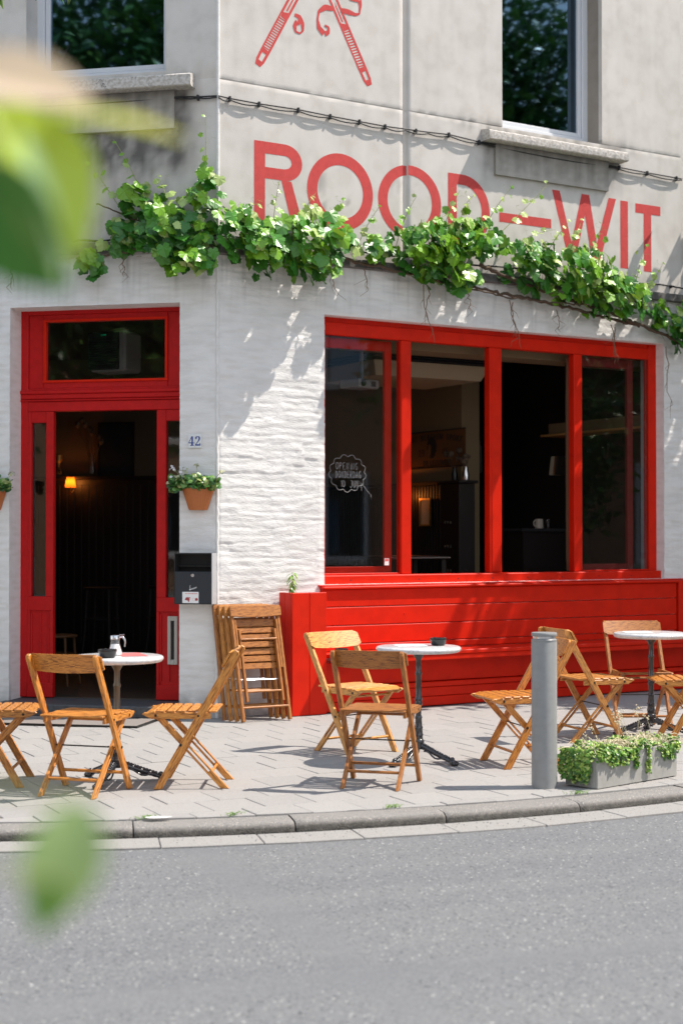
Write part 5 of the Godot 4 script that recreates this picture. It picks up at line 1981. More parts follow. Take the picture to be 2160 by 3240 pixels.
func chairs_and_tables() -> void:
	var g := "wooden folding chairs at the cafe tables"
	var put_chair := func(label: String, px: float, pz: float, psi: float, wood: int, variant: int) -> void:
		make_chair("folding_chair", label, M["wood%d" % wood], variant, at(Vector3(px, 0.002, pz), -psi), g)
	put_chair.call("wooden folding chair cut off by the left edge of the photo, facing right", -2.07, -9.10, 87.0, 4, 0)
	put_chair.call("honey wood folding chair seen from behind at the table before the door", -1.48, -8.76, 17.0, 0, 0)
	put_chair.call("wooden folding chair seen from the side, facing left towards the doorway table", -0.868, -9.05, -89.0, 1, 0)
	put_chair.call("pale wooden folding chair turned half towards the street beside the red planter box", 0.086, -10.414, 139.0, 3, 0)
	put_chair.call("greyish brown folding chair seen from behind at the middle table", 0.218, -9.033, 16.0, 2, 0)
	put_chair.call("wooden folding chair half hidden behind the grey bollard, facing left", 1.165, -9.85, -106.0, 5, 0)
	put_chair.call("wooden folding chair between bollard and concrete planter, facing the right table", 1.77, -11.06, 72.0, 7, 0)
	put_chair.call("wooden folding chair without seat slats behind the right table", 2.277, -11.72, 177.0, 6, 2)
	put_chair.call("wooden folding chair cut off by the right edge of the photo, facing left", 2.50, -10.97, -88.0, 0, 0)
	# four folded chairs leaning together against the white wall
	for k in 4:
		var off := 0.425 - k * 0.065
		var lean := 0.27 - k * 0.012
		var f := FR * Transform3D(Basis(Vector3.UP, -0.03) * Basis(Vector3.RIGHT, -lean), Vector3(0.232 - k * 0.022, 0.002 + sin(lean) * 0.02, off))
		make_folded(["foremost folded chair of the stack leaning by the red planter", "second folded chair of the leaning stack, behind the foremost", "third folded chair of the leaning stack, next to the hindmost", "hindmost folded chair of the stack, closest to the white wall"][k], M["wood%d" % [6, 4, 7, 2][k]], f)
	bistro_table("round white marble table with grey post before the open door", Vector3(-1.34, 0, -9.13), [105.0, -12.0, 225.0], M.bronze)
	bistro_table("round white marble table with black post in front of the red bench", Vector3(0.50, 0, -9.93), [38.0, 128.0, 262.0], M.iron)
	bistro_table("round white marble table with black post behind the concrete planter", Vector3(2.295, 0, -11.34), [25.0, 165.0, 275.0], M.iron)


func bistro_table(label: String, p: Vector3, legs: Array, post: Material) -> void:
	var t := thing("bistro_table", label, "table", at(p), "marble bistro tables")
	var b := MB.new()
	b.lathe(PackedVector2Array([Vector2(0.0001, 0.716), Vector2(0.258, 0.716), Vector2(0.267, 0.719), Vector2(0.2745, 0.727), Vector2(0.277, 0.735), Vector2(0.2755, 0.743), Vector2(0.270, 0.749), Vector2(0.262, 0.752), Vector2(0.0001, 0.753)]), 72)
	put(t, "table_top", b, M.marble)
	b = MB.new()
	b.lathe(PackedVector2Array([Vector2(0.018, 0.30), Vector2(0.019, 0.36), Vector2(0.024, 0.372), Vector2(0.026, 0.385), Vector2(0.022, 0.398), Vector2(0.027, 0.41), Vector2(0.020, 0.425), Vector2(0.018, 0.56), Vector2(0.023, 0.57), Vector2(0.023, 0.58), Vector2(0.0175, 0.59), Vector2(0.0175, 0.66), Vector2(0.022, 0.672), Vector2(0.033, 0.69), Vector2(0.036, 0.711)]), 24)
	put(t, "post", b, post)
	b = MB.new()
	b.lathe(PackedVector2Array([Vector2(0.030, 0.085), Vector2(0.036, 0.10), Vector2(0.033, 0.118), Vector2(0.038, 0.128), Vector2(0.036, 0.142), Vector2(0.029, 0.150), Vector2(0.028, 0.17), Vector2(0.032, 0.176), Vector2(0.027, 0.19), Vector2(0.026, 0.215), Vector2(0.029, 0.222), Vector2(0.023, 0.24), Vector2(0.022, 0.28), Vector2(0.025, 0.29), Vector2(0.020, 0.302)]), 24)
	put(t, "foot_column", b, M.iron)
	for a: float in legs:
		b = MB.new()
		var th := deg_to_rad(a)
		var d := Vector3(cos(th), 0, sin(th))
		# arched spine with a rope of scrolls on top
		var path := PackedVector3Array()
		var rad := PackedFloat32Array()
		for i in 25:
			var u := i / 24.0
			path.append(d * lerpf(0.02, 0.265, u) + Vector3.UP * (0.105 - 0.082 * pow(u, 1.5) - 0.012 * sin(u * PI)))
			rad.append(lerpf(0.018, 0.0115, u) + 0.0025 * absf(sin(u * 24.0)))
		b.tube(path, rad, 10)
		for i in 11:
			var u := 0.12 + i * 0.075
			var c := d * lerpf(0.02, 0.265, u) + Vector3.UP * (0.124 - 0.082 * pow(u, 1.5) - 0.012 * sin(u * PI) - 0.005 * u)
			b.ball(c, Vector3(0.0115, 0.0095, 0.0115), 8, 6)
		for sg: float in [-1.0, 1.0]:
			var o := Vector3(-d.z, 0, d.x) * sg
			var p2 := PackedVector3Array()
			for i in 9:
				var u := i / 8.0
				p2.append(d * lerpf(0.05, 0.24, u) + o * (0.018 * sin(u * PI) + 0.008) + Vector3.UP * (0.075 - 0.05 * u + 0.01 * sin(u * 9.0)))
			b.tube(p2, PackedFloat32Array([0.006]), 6)
		# paw: toes round a pad
		b.ball(d * 0.270 + Vector3.UP * 0.020, Vector3(0.028, 0.018, 0.028), 10, 7)
		for e: float in [-1.0, 0.0, 1.0]:
			b.ball(d * 0.289 + Vector3(-d.z, 0, d.x) * e * 0.017 + Vector3.UP * 0.014, Vector3(0.012, 0.014, 0.012), 8, 6)
		b.ball(d * 0.262 + Vector3.UP * 0.040, Vector3(0.017, 0.015, 0.017), 8, 6)
		put(t, "clawed_leg", b, M.iron)


func small_things() -> void:
	# bollard
	var t := thing("bollard", "grey steel bollard with flat cap and bright ring near the kerb", "bollard", at(Vector3(1.184, 0, -8.935)))
	var b := MB.new()
	b.lathe(PackedVector2Array([Vector2(0.0745, -0.02), Vector2(0.0745, 0.845), Vector2(0.0735, 0.848), Vector2(0.0735, 0.851), Vector2(0.0745, 0.854), Vector2(0.0745, 0.862), Vector2(0.071, 0.866), Vector2(0.062, 0.866)]), 56)
	put(t, "post", b, M.bollard)
	b = MB.new()
	b.lathe(PackedVector2Array([Vector2(0.064, 0.864), Vector2(0.066, 0.868), Vector2(0.066, 0.884)]), 48)
	put(t, "bright_ring", b, M.steel)
	b = MB.new()
	b.lathe(PackedVector2Array([Vector2(0.060, 0.882), Vector2(0.0725, 0.882), Vector2(0.0745, 0.885), Vector2(0.0745, 0.899), Vector2(0.072, 0.903), Vector2(0.0001, 0.906)]), 56)
	put(t, "cap", b, M.bollard)
	# concrete planter
	t = thing("concrete_planter", "low grey concrete trough planted with creeping green plants and dry grass", "planter", at(Vector3(1.682, 0.004, -9.176), 41.8))
	b = MB.new()
	var w := 0.765
	var d := 0.24
	var h := 0.197
	b.bx(-w / 2, w / 2, 0, h, d / 2 - 0.02, d / 2, 0.003)
	b.bx(-w / 2, w / 2, 0, h, -d / 2, -d / 2 + 0.02, 0.003)
	b.bx(-w / 2, -w / 2 + 0.02, 0, h - 0.0006, -d / 2 + 0.02, d / 2 - 0.02, 0.002)
	b.bx(w / 2 - 0.02, w / 2, 0, h - 0.0006, -d / 2 + 0.02, d / 2 - 0.02, 0.002)
	put(t, "trough", b, M.concrete)
	put(t, "soil", box_mb(Vector3(w - 0.042, 0.14, d - 0.042)), M.soil, Transform3D(Basis(), Vector3(0, 0.09, 0)))
	var lm := round_leaf()
	var pl := []
	var cl := []
	var cols := [Color(0.10, 0.26, 0.04), Color(0.19, 0.36, 0.05), Color(0.30, 0.44, 0.07), Color(0.06, 0.15, 0.03), Color(0.38, 0.48, 0.13)]
	for i in 3600:
		var p := Vector3.ZERO
		var nrm := Vector3.UP
		var r := rng.randf()
		if r < 0.56:
			var x := rng.randf_range(-w / 2 - 0.02, w / 2 + 0.01)
			p = Vector3(x, h + rng.randf_range(-0.01, 0.035) + 0.02 * sin(x * 19.0), rng.randf_range(-d / 2 - 0.01, d / 2 + 0.012))
			nrm = Vector3(0, 1, 0.3)
		elif r < 0.82:
			# curtain over the left end
			var z := rng.randf_range(-d / 2 - 0.02, d / 2 - 0.04)
			var drop := rng.randf() * rng.randf_range(0.6, 1.0)
			p = Vector3(-w / 2 - rng.randf_range(0.008, 0.04), h + 0.02 - drop * 0.20, z)
			nrm = Vector3(-1, 0.5, 0.1)
		else:
			# trailing tufts over the front
			var k: Array = [[-0.30, 0.05, 0.045], [-0.24, 0.09, 0.03], [-0.155, 0.085, 0.028], [-0.085, 0.06, 0.014], [-0.03, 0.12, 0.008], [0.085, 0.155, 0.010], [0.25, 0.075, 0.03], [0.30, 0.10, 0.025], [0.35, 0.06, 0.03], [-0.34, 0.04, 0.03]][rng.randi() % 10]
			p = Vector3(k[0] + rng.randfn(0, k[2]), h + 0.01 - rng.randf() * k[1], d / 2 + rng.randf_range(0.006, 0.026))
			nrm = Vector3(0.2, 0.6, 1)
		pl.append(scatter(p, nrm, 0.9, rng.randf_range(0.007, 0.0145)))
		cl.append(cols[rng.randi() % 5])
	stuff(t, "creeping_plants", lm, M.leafy, pl, cl)
	b = MB.new()
	for i in 330:
		var x := clampf(rng.randfn(0.05, 0.2), -0.34, 0.36)
		var p0 := Vector3(x, h - 0.01, rng.randf_range(-0.09, 0.09))
		var dir := Vector3(rng.randfn(0, 0.6), 1.0, rng.randfn(0, 0.5)).normalized()
		var L := rng.randf_range(0.07, 0.16)
		var pts := PackedVector3Array()
		for k in 5:
			var u := k / 4.0
			pts.append(p0 + dir * L * u + Vector3(dir.x * 0.5, -0.55 * u, dir.z * 0.5) * L * u * u)
		b.tint = Color(1, 1, 1)
		b.tube(pts, PackedFloat32Array([0.0032, 0.0032, 0.003, 0.0024, 0.0012]), 4, false)
	put(t, "dry_grass", b, M.straw).set_meta("kind", "stuff")
	for q: Array in [[-0.30, 0.12], [-0.27, 0.16], [-0.05, 0.18], [-0.02, 0.21], [0.0, 0.19], [0.10, 0.21], [0.12, 0.19], [0.22, 0.22], [0.25, 0.20], [0.28, 0.17]]:
		b = MB.new()
		var p0 := Vector3(q[0], h - 0.01, rng.randf_range(-0.08, 0.06))
		var p1 := p0 + Vector3(rng.randf_range(-0.07, 0.03) - (0.06 if q[0] < -0.2 else 0.0), q[1], rng.randf_range(-0.03, 0.03))
		b.tube(PackedVector3Array([p0, p0.lerp(p1, 0.55) + Vector3(0.012, 0.01, 0), p1]), PackedFloat32Array([0.0018, 0.0015, 0.0012]), 4)
		for k in 9:
			b.ball(p1 + Vector3(rng.randfn(0, 0.011), rng.randfn(-0.008, 0.014), rng.randfn(0, 0.011)), Vector3.ONE * 0.0045, 6, 4)
		put(t, "seed_head", b, M.straw)
	# wall pots with geraniums
	wall_pot("terracotta half pot with white geraniums hanging between door and corner", FL * Transform3D(Basis(), Vector3(-0.153, 1.68, 0.012)), 7)
	wall_pot("terracotta half pot with geraniums cut off by the left edge of the photo", FL * Transform3D(Basis(), Vector3(-1.945, 1.685, 0.012)), 19)
	# ash box on the wall
	t = thing("wall_ash_box", "black metal cigarette bin with lock and sticker mounted on the white wall", "ash bin", FL * Transform3D(Basis(), Vector3(-0.158, 0.922, 0.008)))
	b = MB.new()
	b.bx(-0.158, 0.158, 0.402, 0.412, 0, 0.13, 0.001)
	b.bx(-0.158, 0.158, 0, 0.008, 0, 0.126, 0.001)
	b.bx(-0.158, -0.152, 0.008, 0.402, 0, 0.13, 0.001)
	b.bx(-0.152, 0.152, 0.008, 0.402, 0, 0.006, 0.001)
	b.bx(-0.152, 0.152, 0.252, 0.258, 0.006, 0.125, 0.001)
	put(t, "housing", b, M.black_matt)
	nb(t, "side_plate", M.bollard_pale, 0.153, 0.159, 0.0, 0.411, 0.001, 0.131, 0.001)
	nb(t, "front_flap", M.anthracite, -0.152, 0.151, 0.004, 0.262, 0.122, 0.132, 0.003)
	nb(t, "inner_tray", M.black, -0.15, 0.15, 0.30, 0.306, 0.01, 0.07)
	b = MB.new()
	b.lathe(PackedVector2Array([Vector2(0.0145, 0.0), Vector2(0.0145, 0.004), Vector2(0.012, 0.007), Vector2(0.0001, 0.0075)]), 20, Transform3D(Basis(Vector3.RIGHT, PI / 2), Vector3(-0.005, 0.232, 0.132)))
	put(t, "lock", b, M.steel)
	# cigarette sign
	b = MB.new()
	for q: Array in [[-0.022, 0.122, 0.030, 0.139], [-0.026, 0.115, 0.026, 0.131], [0.026, 0.131, 0.030, 0.139], [-0.026, 0.115, -0.022, 0.122]]:
		pen(b, PackedVector3Array([Vector3(q[0], q[1], 0.1322), Vector3(q[2], q[3], 0.1322)]), 0.0016)
	b.ball(Vector3(-0.025, 0.118, 0.1322), Vector3(0.007, 0.006, 0.001), 8, 4)
	pen(b, PackedVector3Array([Vector3(-0.027, 0.126, 0.1322), Vector3(-0.022, 0.133, 0.1322), Vector3(-0.028, 0.140, 0.1322), Vector3(-0.022, 0.148, 0.1322), Vector3(-0.026, 0.153, 0.1322)]), 0.0017)
	put(t, "cigarette_sign", b, M.paper)
	nb(t, "sticker", M.paper, -0.089, 0.047, 0.010, 0.100, 0.132, 0.1326)
	b = MB.new()
	for i in 9:
		b.bx(-0.064 + i * 0.0115, -0.055 + i * 0.0115, 0.083, 0.088, 0.1326, 0.1329)
	# cupped hand and two round marks
	for q: Array in [[-0.046, 0.048, 0.018, 0.010], [-0.040, 0.037, 0.015, 0.008], [-0.058, 0.038, 0.010, 0.006], [-0.036, 0.026, 0.006, 0.008], [-0.030, 0.052, 0.008, 0.005]]:
		b.ball(Vector3(q[0], q[1], 0.1326), Vector3(q[2], q[3], 0.0006), 10, 4)
	b.ball(Vector3(0.029, 0.040, 0.1326), Vector3(0.013, 0.013, 0.0006), 16, 4)
	var c := PackedVector3Array()
	for i in 19:
		c.append(Vector3(0.007 + cos(TAU * i / 18.0) * 0.011, 0.040 + sin(TAU * i / 18.0) * 0.011, 0.1327))
	b.tube(c, PackedFloat32Array([0.0006]), 4, false)
	put(t, "sticker_print", b, M.paper_red)
	# house number: two enamel tiles
	t = thing("house_number", "two small white enamel tiles reading 42 in blue above the right flower pot", "house number", FL * Transform3D(Basis(), Vector3(-0.185, 2.24, 0.010)))
	for k in 2:
		b = MB.new()
		b.box(Transform3D(), Vector3(0.0545, 0.112, 0.008), 0.003)
		var tile := put(t, "enamel_tile", b, M.enamel, Transform3D(Basis(), Vector3(-0.028 + 0.056 * k, 0, 0)))
		text_mb(tile, "digit", ["4", "2"][k], 0.108, M.blue_print, Transform3D(Basis.from_scale(Vector3(0.84, 1.0, 1.0)), Vector3(0, 0, 0.0042)), "Droid Serif", true, 0.001)
	# on the tables
	ashtray("black ashtray on the table before the door, next to the sugar shaker", Vector3(-1.372, 0.7535, -8.965))
	ashtray("black ashtray on the table in front of the red bench", Vector3(0.632, 0.7535, -9.985))
	ashtray("black ashtray at the left end of the red bench seat", wr(0.985, 0.4965, 0.315))
	t = thing("sugar_shaker", "glass sugar shaker with chrome spout lid on the table before the door", "sugar shaker", at(Vector3(-1.352, 0.7535, -9.135)))
	b = MB.new()
	b.lathe(PackedVector2Array([Vector2(0.0001, 0.0), Vector2(0.041, 0.0), Vector2(0.0425, 0.006), Vector2(0.040, 0.026), Vector2(0.032, 0.05), Vector2(0.027, 0.07), Vector2(0.0265, 0.098)]), 28)
	put(t, "jar", b, M.jar_glass)
	b = MB.new()
	b.lathe(PackedVector2Array([Vector2(0.0001, 0.003), Vector2(0.038, 0.003), Vector2(0.0395, 0.008), Vector2(0.037, 0.026), Vector2(0.029, 0.05), Vector2(0.024, 0.066), Vector2(0.0001, 0.070)]), 28)
	put(t, "sugar", b, M.paper)
	b = MB.new()
	b.lathe(PackedVector2Array([Vector2(0.028, 0.095), Vector2(0.0285, 0.114), Vector2(0.025, 0.120), Vector2(0.012, 0.123), Vector2(0.0001, 0.124)]), 24)
	put(t, "lid", b, M.steel)
	b = MB.new()
	b.tube(PackedVector3Array([Vector3(0.025, 0.108, 0), Vector3(0.042, 0.112, 0), Vector3(0.056, 0.098, 0), Vector3(0.060, 0.075, 0), Vector3(0.057, 0.052, 0)]), PackedFloat32Array([0.006, 0.006, 0.006, 0.005, 0.004]), 8)
	b.box(Transform3D(Basis(), Vector3(0.04, 0.123, 0)), Vector3(0.03, 0.004, 0.014), 0.001)
	put(t, "handle", b, M.steel)
	b = MB.new()
	b.prism(PackedVector2Array([Vector2(-0.125, -0.075), Vector2(0.125, -0.075), Vector2(0.125, 0.075), Vector2(-0.125, 0.075)]), Transform3D(Basis(Vector3.RIGHT, -PI / 2), Vector3.ZERO), 0, 0.001)
	var m := put(self, "menu_card", b, M.paper_red, at(Vector3(-1.265, 0.754, -9.19), -70.0))
	tag(m, "flat red menu card lying on the white table before the door", "menu")
	b = MB.new()
	b.prism(PackedVector2Array([Vector2(-0.10, -0.07), Vector2(0.10, -0.07), Vector2(0.10, 0.07), Vector2(-0.10, 0.07)]), Transform3D(Basis(Vector3.RIGHT, -PI / 2), Vector3.ZERO), 0, 0.001)
	m = put(self, "paper_sheet", b, M.paper, at(Vector3(0.45, 0.754, -9.96), 12.0))
	tag(m, "white sheet of paper on the middle table beside the ashtray", "paper")
	m = put(self, "paper_sheet", b, M.paper, at(Vector3(2.20, 0.754, -11.36), 8.0))
	tag(m, "white sheet of paper on the right table behind the concrete planter", "paper")
	# weeds rooted along the kerb joint, grit swept into the gutter, a dab of old white paint
	for q: Array in [[3.02, -0.215], [2.55, -0.21], [1.35, -0.205], [3.9, -0.2], [0.75, -0.21], [5.1, -0.2]]:
		var kp := kerb_at(q[0] - 1.2, q[1])
		b = MB.new()
		for i in 26:
			var a := rng.randf() * TAU
			var o := Vector3(rng.randfn(0, 0.035), 0, rng.randfn(0, 0.008))
			b.tube(PackedVector3Array([o, o + Vector3(cos(a) * 0.01, 0.012, sin(a) * 0.01), o + Vector3(cos(a) * 0.026, 0.016, sin(a) * 0.026)]), PackedFloat32Array([0.0016, 0.0014, 0.0006]), 3, false)
		var wd := put(self, "weed_tuft", b, M.leaf2, at(Vector3(kp.x, 0.0, kp.y), rng.randf() * 60.0))
		tag(wd, "small green weed tuft in the joint between paving and kerb", "weed", "weeds along the kerb joint")
		wd.set_meta("kind", "stuff")
	var gp := []
	for i in 700:
		var gd := rng.randf_range(-2.2, 5.0)
		var go := 0.03 + absf(rng.randfn(0, 0.10)) if rng.randf() < 0.75 else rng.randf_range(0.0, 1.2)
		var xz := kerb_at(gd, go)
		var sz := rng.randf_range(0.0012, 0.0042)
		gp.append(Transform3D(Basis(Vector3.UP, rng.randf() * TAU).scaled(Vector3(sz, sz * 0.7, sz * 1.2)), Vector3(xz.x, -0.0585 if go < 0.245 else -0.069, xz.y)))
	b = MB.new()
	b.ball(Vector3.ZERO, Vector3.ONE, 6, 4)
	stuff(self, "street_grit", b.mesh(), M.tile1, gp)
	var dk := kerb_at(KR * deg_to_rad(9.7), -0.165)
	b = MB.new()
	var blot := PackedVector2Array()
	for i in 18:
		var a := TAU * i / 18.0
		blot.append(Vector2(cos(a) * 0.075 * rng.randf_range(0.75, 1.1), sin(a) * 0.022 * rng.randf_range(0.7, 1.2)))
	b.sheet(blot, Transform3D(Basis(Vector3.RIGHT, Vector3.FORWARD, Vector3.UP), Vector3.ZERO), 0.0)
	m = put(self, "paint_blot", b, M.paper, at(Vector3(dk.x, 0.013, dk.y), 9.0))
	tag(m, "worn dab of white paint on the kerb near its left joint", "paint mark")


func ashtray(label: String, p: Vector3) -> void:
	var t := thing("ashtray", label, "ashtray", at(p), "black round ashtrays")
	var b := MB.new()
	b.lathe(PackedVector2Array([Vector2(0.0001, 0.0), Vector2(0.040, 0.0), Vector2(0.047, 0.008), Vector2(0.052, 0.034), Vector2(0.055, 0.038), Vector2(0.055, 0.046), Vector2(0.050, 0.049), Vector2(0.040, 0.047), Vector2(0.036, 0.030), Vector2(0.0001, 0.026)]), 36)
	put(t, "bowl", b, M.black)
	for k in 4:
		put(t, "rest_notch", box_mb(Vector3(0.020, 0.006, 0.012), 0.002), M.black_matt, Transform3D(Basis(Vector3.UP, k * PI / 2 + 0.4), Vector3(cos(k * PI / 2 + 0.4) * 0.046, 0.0475, -sin(k * PI / 2 + 0.4) * 0.046)))


func wall_pot(label: String, x: Transform3D, sd: int) -> void:
	var t := thing("wall_pot", label, "flower pot", x, "terracotta pots on the white wall")
	var r := RandomNumberGenerator.new()
	r.seed = sd
	var b := MB.new()
	var prof := [[0.0, 0.076, 0.060], [0.012, 0.080, 0.064], [0.16, 0.128, 0.118], [0.168, 0.134, 0.122], [0.188, 0.136, 0.124], [0.190, 0.130, 0.118], [0.150, 0.118, 0.106]]
	var n := 96
	for q in prof.size() - 1:
		for i in n:
			var c: Array[Vector3] = []
			for k: Vector2 in [Vector2(i, q), Vector2(i + 1, q), Vector2(i + 1, q + 1), Vector2(i, q + 1)]:
				var a := PI * k.x / n
				var pr: Array = prof[int(k.y)]
				var rib := 1.0 + (0.022 * maxf(0.0, cos(k.x / n * 34.0 * PI)) if int(k.y) == 1 or int(k.y) == 2 else 0.0)
				c.append(Vector3(cos(a) * pr[1] * rib, pr[0], sin(a) * pr[2] * rib))
			var m := (c[0] + c[1] + c[2] + c[3]) / 4.0
			b.quad(c[0], c[1], c[2], c[3], (Vector3(m.x, 0.0, m.z) if q < 5 else -Vector3(m.x, 0, m.z)) + Vector3.UP * (0.05 if q == 4 else 0.0))
	b.quad(Vector3(-0.07, 0, 0), Vector3(0.07, 0, 0), Vector3(0.05, 0, 0.055), Vector3(-0.05, 0, 0.055), Vector3.DOWN)
	b.quad(Vector3(-0.076, 0, -0.002), Vector3(0.076, 0, -0.002), Vector3(0.134, 0.19, -0.002), Vector3(-0.134, 0.19, -0.002), Vector3.BACK)
	put(t, "pot", b, M.terracotta)
	b = MB.new()
	b.lathe(PackedVector2Array([Vector2(0.118, 0.165), Vector2(0.0001, 0.17)]), 24, Transform3D(), 0, PI)
	put(t, "soil", b, M.soil)
	var pl := []
	var cl := []
	for i in 330:
		var a := r.randf() * PI
		var rad := sqrt(r.randf()) * 0.17
		var p := Vector3(cos(a) * rad * 1.12, 0.185 + r.randf() * 0.10 * (1.0 - rad * 3.0) + r.randf_range(-0.025, 0.03), 0.02 + sin(a) * rad * 0.8)
		if r.randf() < 0.22:
			p = Vector3(-0.15 - r.randf() * 0.07, 0.15 + r.randf() * 0.12, 0.03 + r.randf() * 0.09)
		pl.append(scatter(p, Vector3(0, 0.8, 0.7), 0.9, r.randf_range(0.018, 0.032)))
		cl.append([Color(0.05, 0.16, 0.03), Color(0.08, 0.22, 0.04), Color(0.15, 0.30, 0.06), Color(0.035, 0.10, 0.025), Color(0.30, 0.36, 0.10)][r.randi() % 5])
	stuff(t, "geranium_leaves", round_leaf(), M.leafy, pl, cl)
	for q: Array in [[-0.185, 0.33, 0.08, 1], [-0.20, 0.26, 0.10, 1], [-0.13, 0.31, 0.09, 1], [-0.22, 0.21, 0.10, 0], [-0.09, 0.315, 0.07, 0], [0.015, 0.355, 0.09, 0], [0.215, 0.30, 0.09, 0], [-0.15, 0.265, 0.11, 0]]:
		b = MB.new()
		var head := Vector3(q[0], q[1], q[2])
		b.tube(PackedVector3Array([Vector3(q[0] * 0.45, 0.18, 0.04), head * Vector3(0.8, 0.85, 0.8) + Vector3(0, 0.01, 0), head]), PackedFloat32Array([0.0022]), 5)
		put(t, "flower_stalk", b, M.shoot)
		b = MB.new()
		for k in 12:
			var o := Vector3(r.randfn(0, 0.013), r.randfn(0.004, 0.010), r.randfn(0, 0.013))
			var e := scatter(head + o, o + Vector3(0, 0.01, 0.01), 0.5, r.randf_range(0.009, 0.014))
			b.quad(e * Vector3(-0.8, -0.5, 0), e * Vector3(0.8, -0.5, 0.1), e * Vector3(0.9, 0.7, 0.2), e * Vector3(-0.7, 0.8, 0.15))
		put(t, "flower", b, M.petal if q[3] == 1 else M.pale_bud)


# a transform of size s at p whose local z leans to nrm
func scatter(p: Vector3, nrm: Vector3, wild: float, s: float) -> Transform3D:
	var z := (nrm.normalized() + Vector3(rng.randfn(0, 0.5), rng.randfn(0, 0.5), rng.randfn(0, 0.5)) * wild).normalized()
	var y := Vector3(rng.randfn(0, 1), rng.randfn(-0.4, 1), rng.randfn(0, 1)).normalized()
	var x := y.cross(z).normalized()
	y = z.cross(x)
	return Transform3D(Basis(x * s, y * s, z * s), p)


func round_leaf() -> ArrayMesh:
	var b := MB.new()
	var o: Array[Vector3] = []
	for i in 8:
		var a := TAU * i / 8.0
		o.append(Vector3(cos(a) * 0.9, sin(a), -0.25 * cos(a) * cos(a)))
	for i in 8:
		b.tri(Vector3(0, 0, 0.12), o[i], o[(i + 1) % 8], Vector3.BACK)
	return b.mesh()


# lobed and toothed vine leaf: stalk at the origin, tip at +y, folded along its veins
func vine_leaf(v: int) -> ArrayMesh:
	var half := [Vector2(0.0, 0.03), Vector2(0.13, -0.12), Vector2(0.27, -0.15), Vector2(0.40, -0.06), Vector2(0.51, 0.06), Vector2(0.49, 0.16), Vector2(0.46, 0.23), Vector2(0.56, 0.31), Vector2(0.60, 0.45), Vector2(0.51, 0.52), Vector2(0.47, 0.63), Vector2(0.35, 0.64), Vector2(0.31, 0.70), Vector2(0.26, 0.82), Vector2(0.13, 0.87), Vector2(0.0, 1.0)]
	var k: float = [1.0, 0.9, 1.1, 0.96][v]
	var sag: float = [0.20, 0.32, 0.12, 0.26][v]
	var cup: float = [0.22, 0.10, -0.12, 0.30][v]
	var b := MB.new()
	var f := func(p: Vector2, s: float) -> Vector3:
		var q := Vector2(p.x * s * k, p.y)
		var r2 := q.x * q.x + (q.y - 0.2) * (q.y - 0.2)
		return Vector3(q.x, q.y, cup * absf(q.x) - sag * r2 - 0.10 * absf(sin(q.y * 7.0 + s)) * absf(q.x))
	var c := Vector2(0.0, 0.22)
	for s: float in [-1.0, 1.0]:
		for i in half.size() - 1:
			b.tri(f.call(c, s), f.call(half[i], s), f.call(half[i + 1], s), Vector3.BACK)
	return b.mesh()


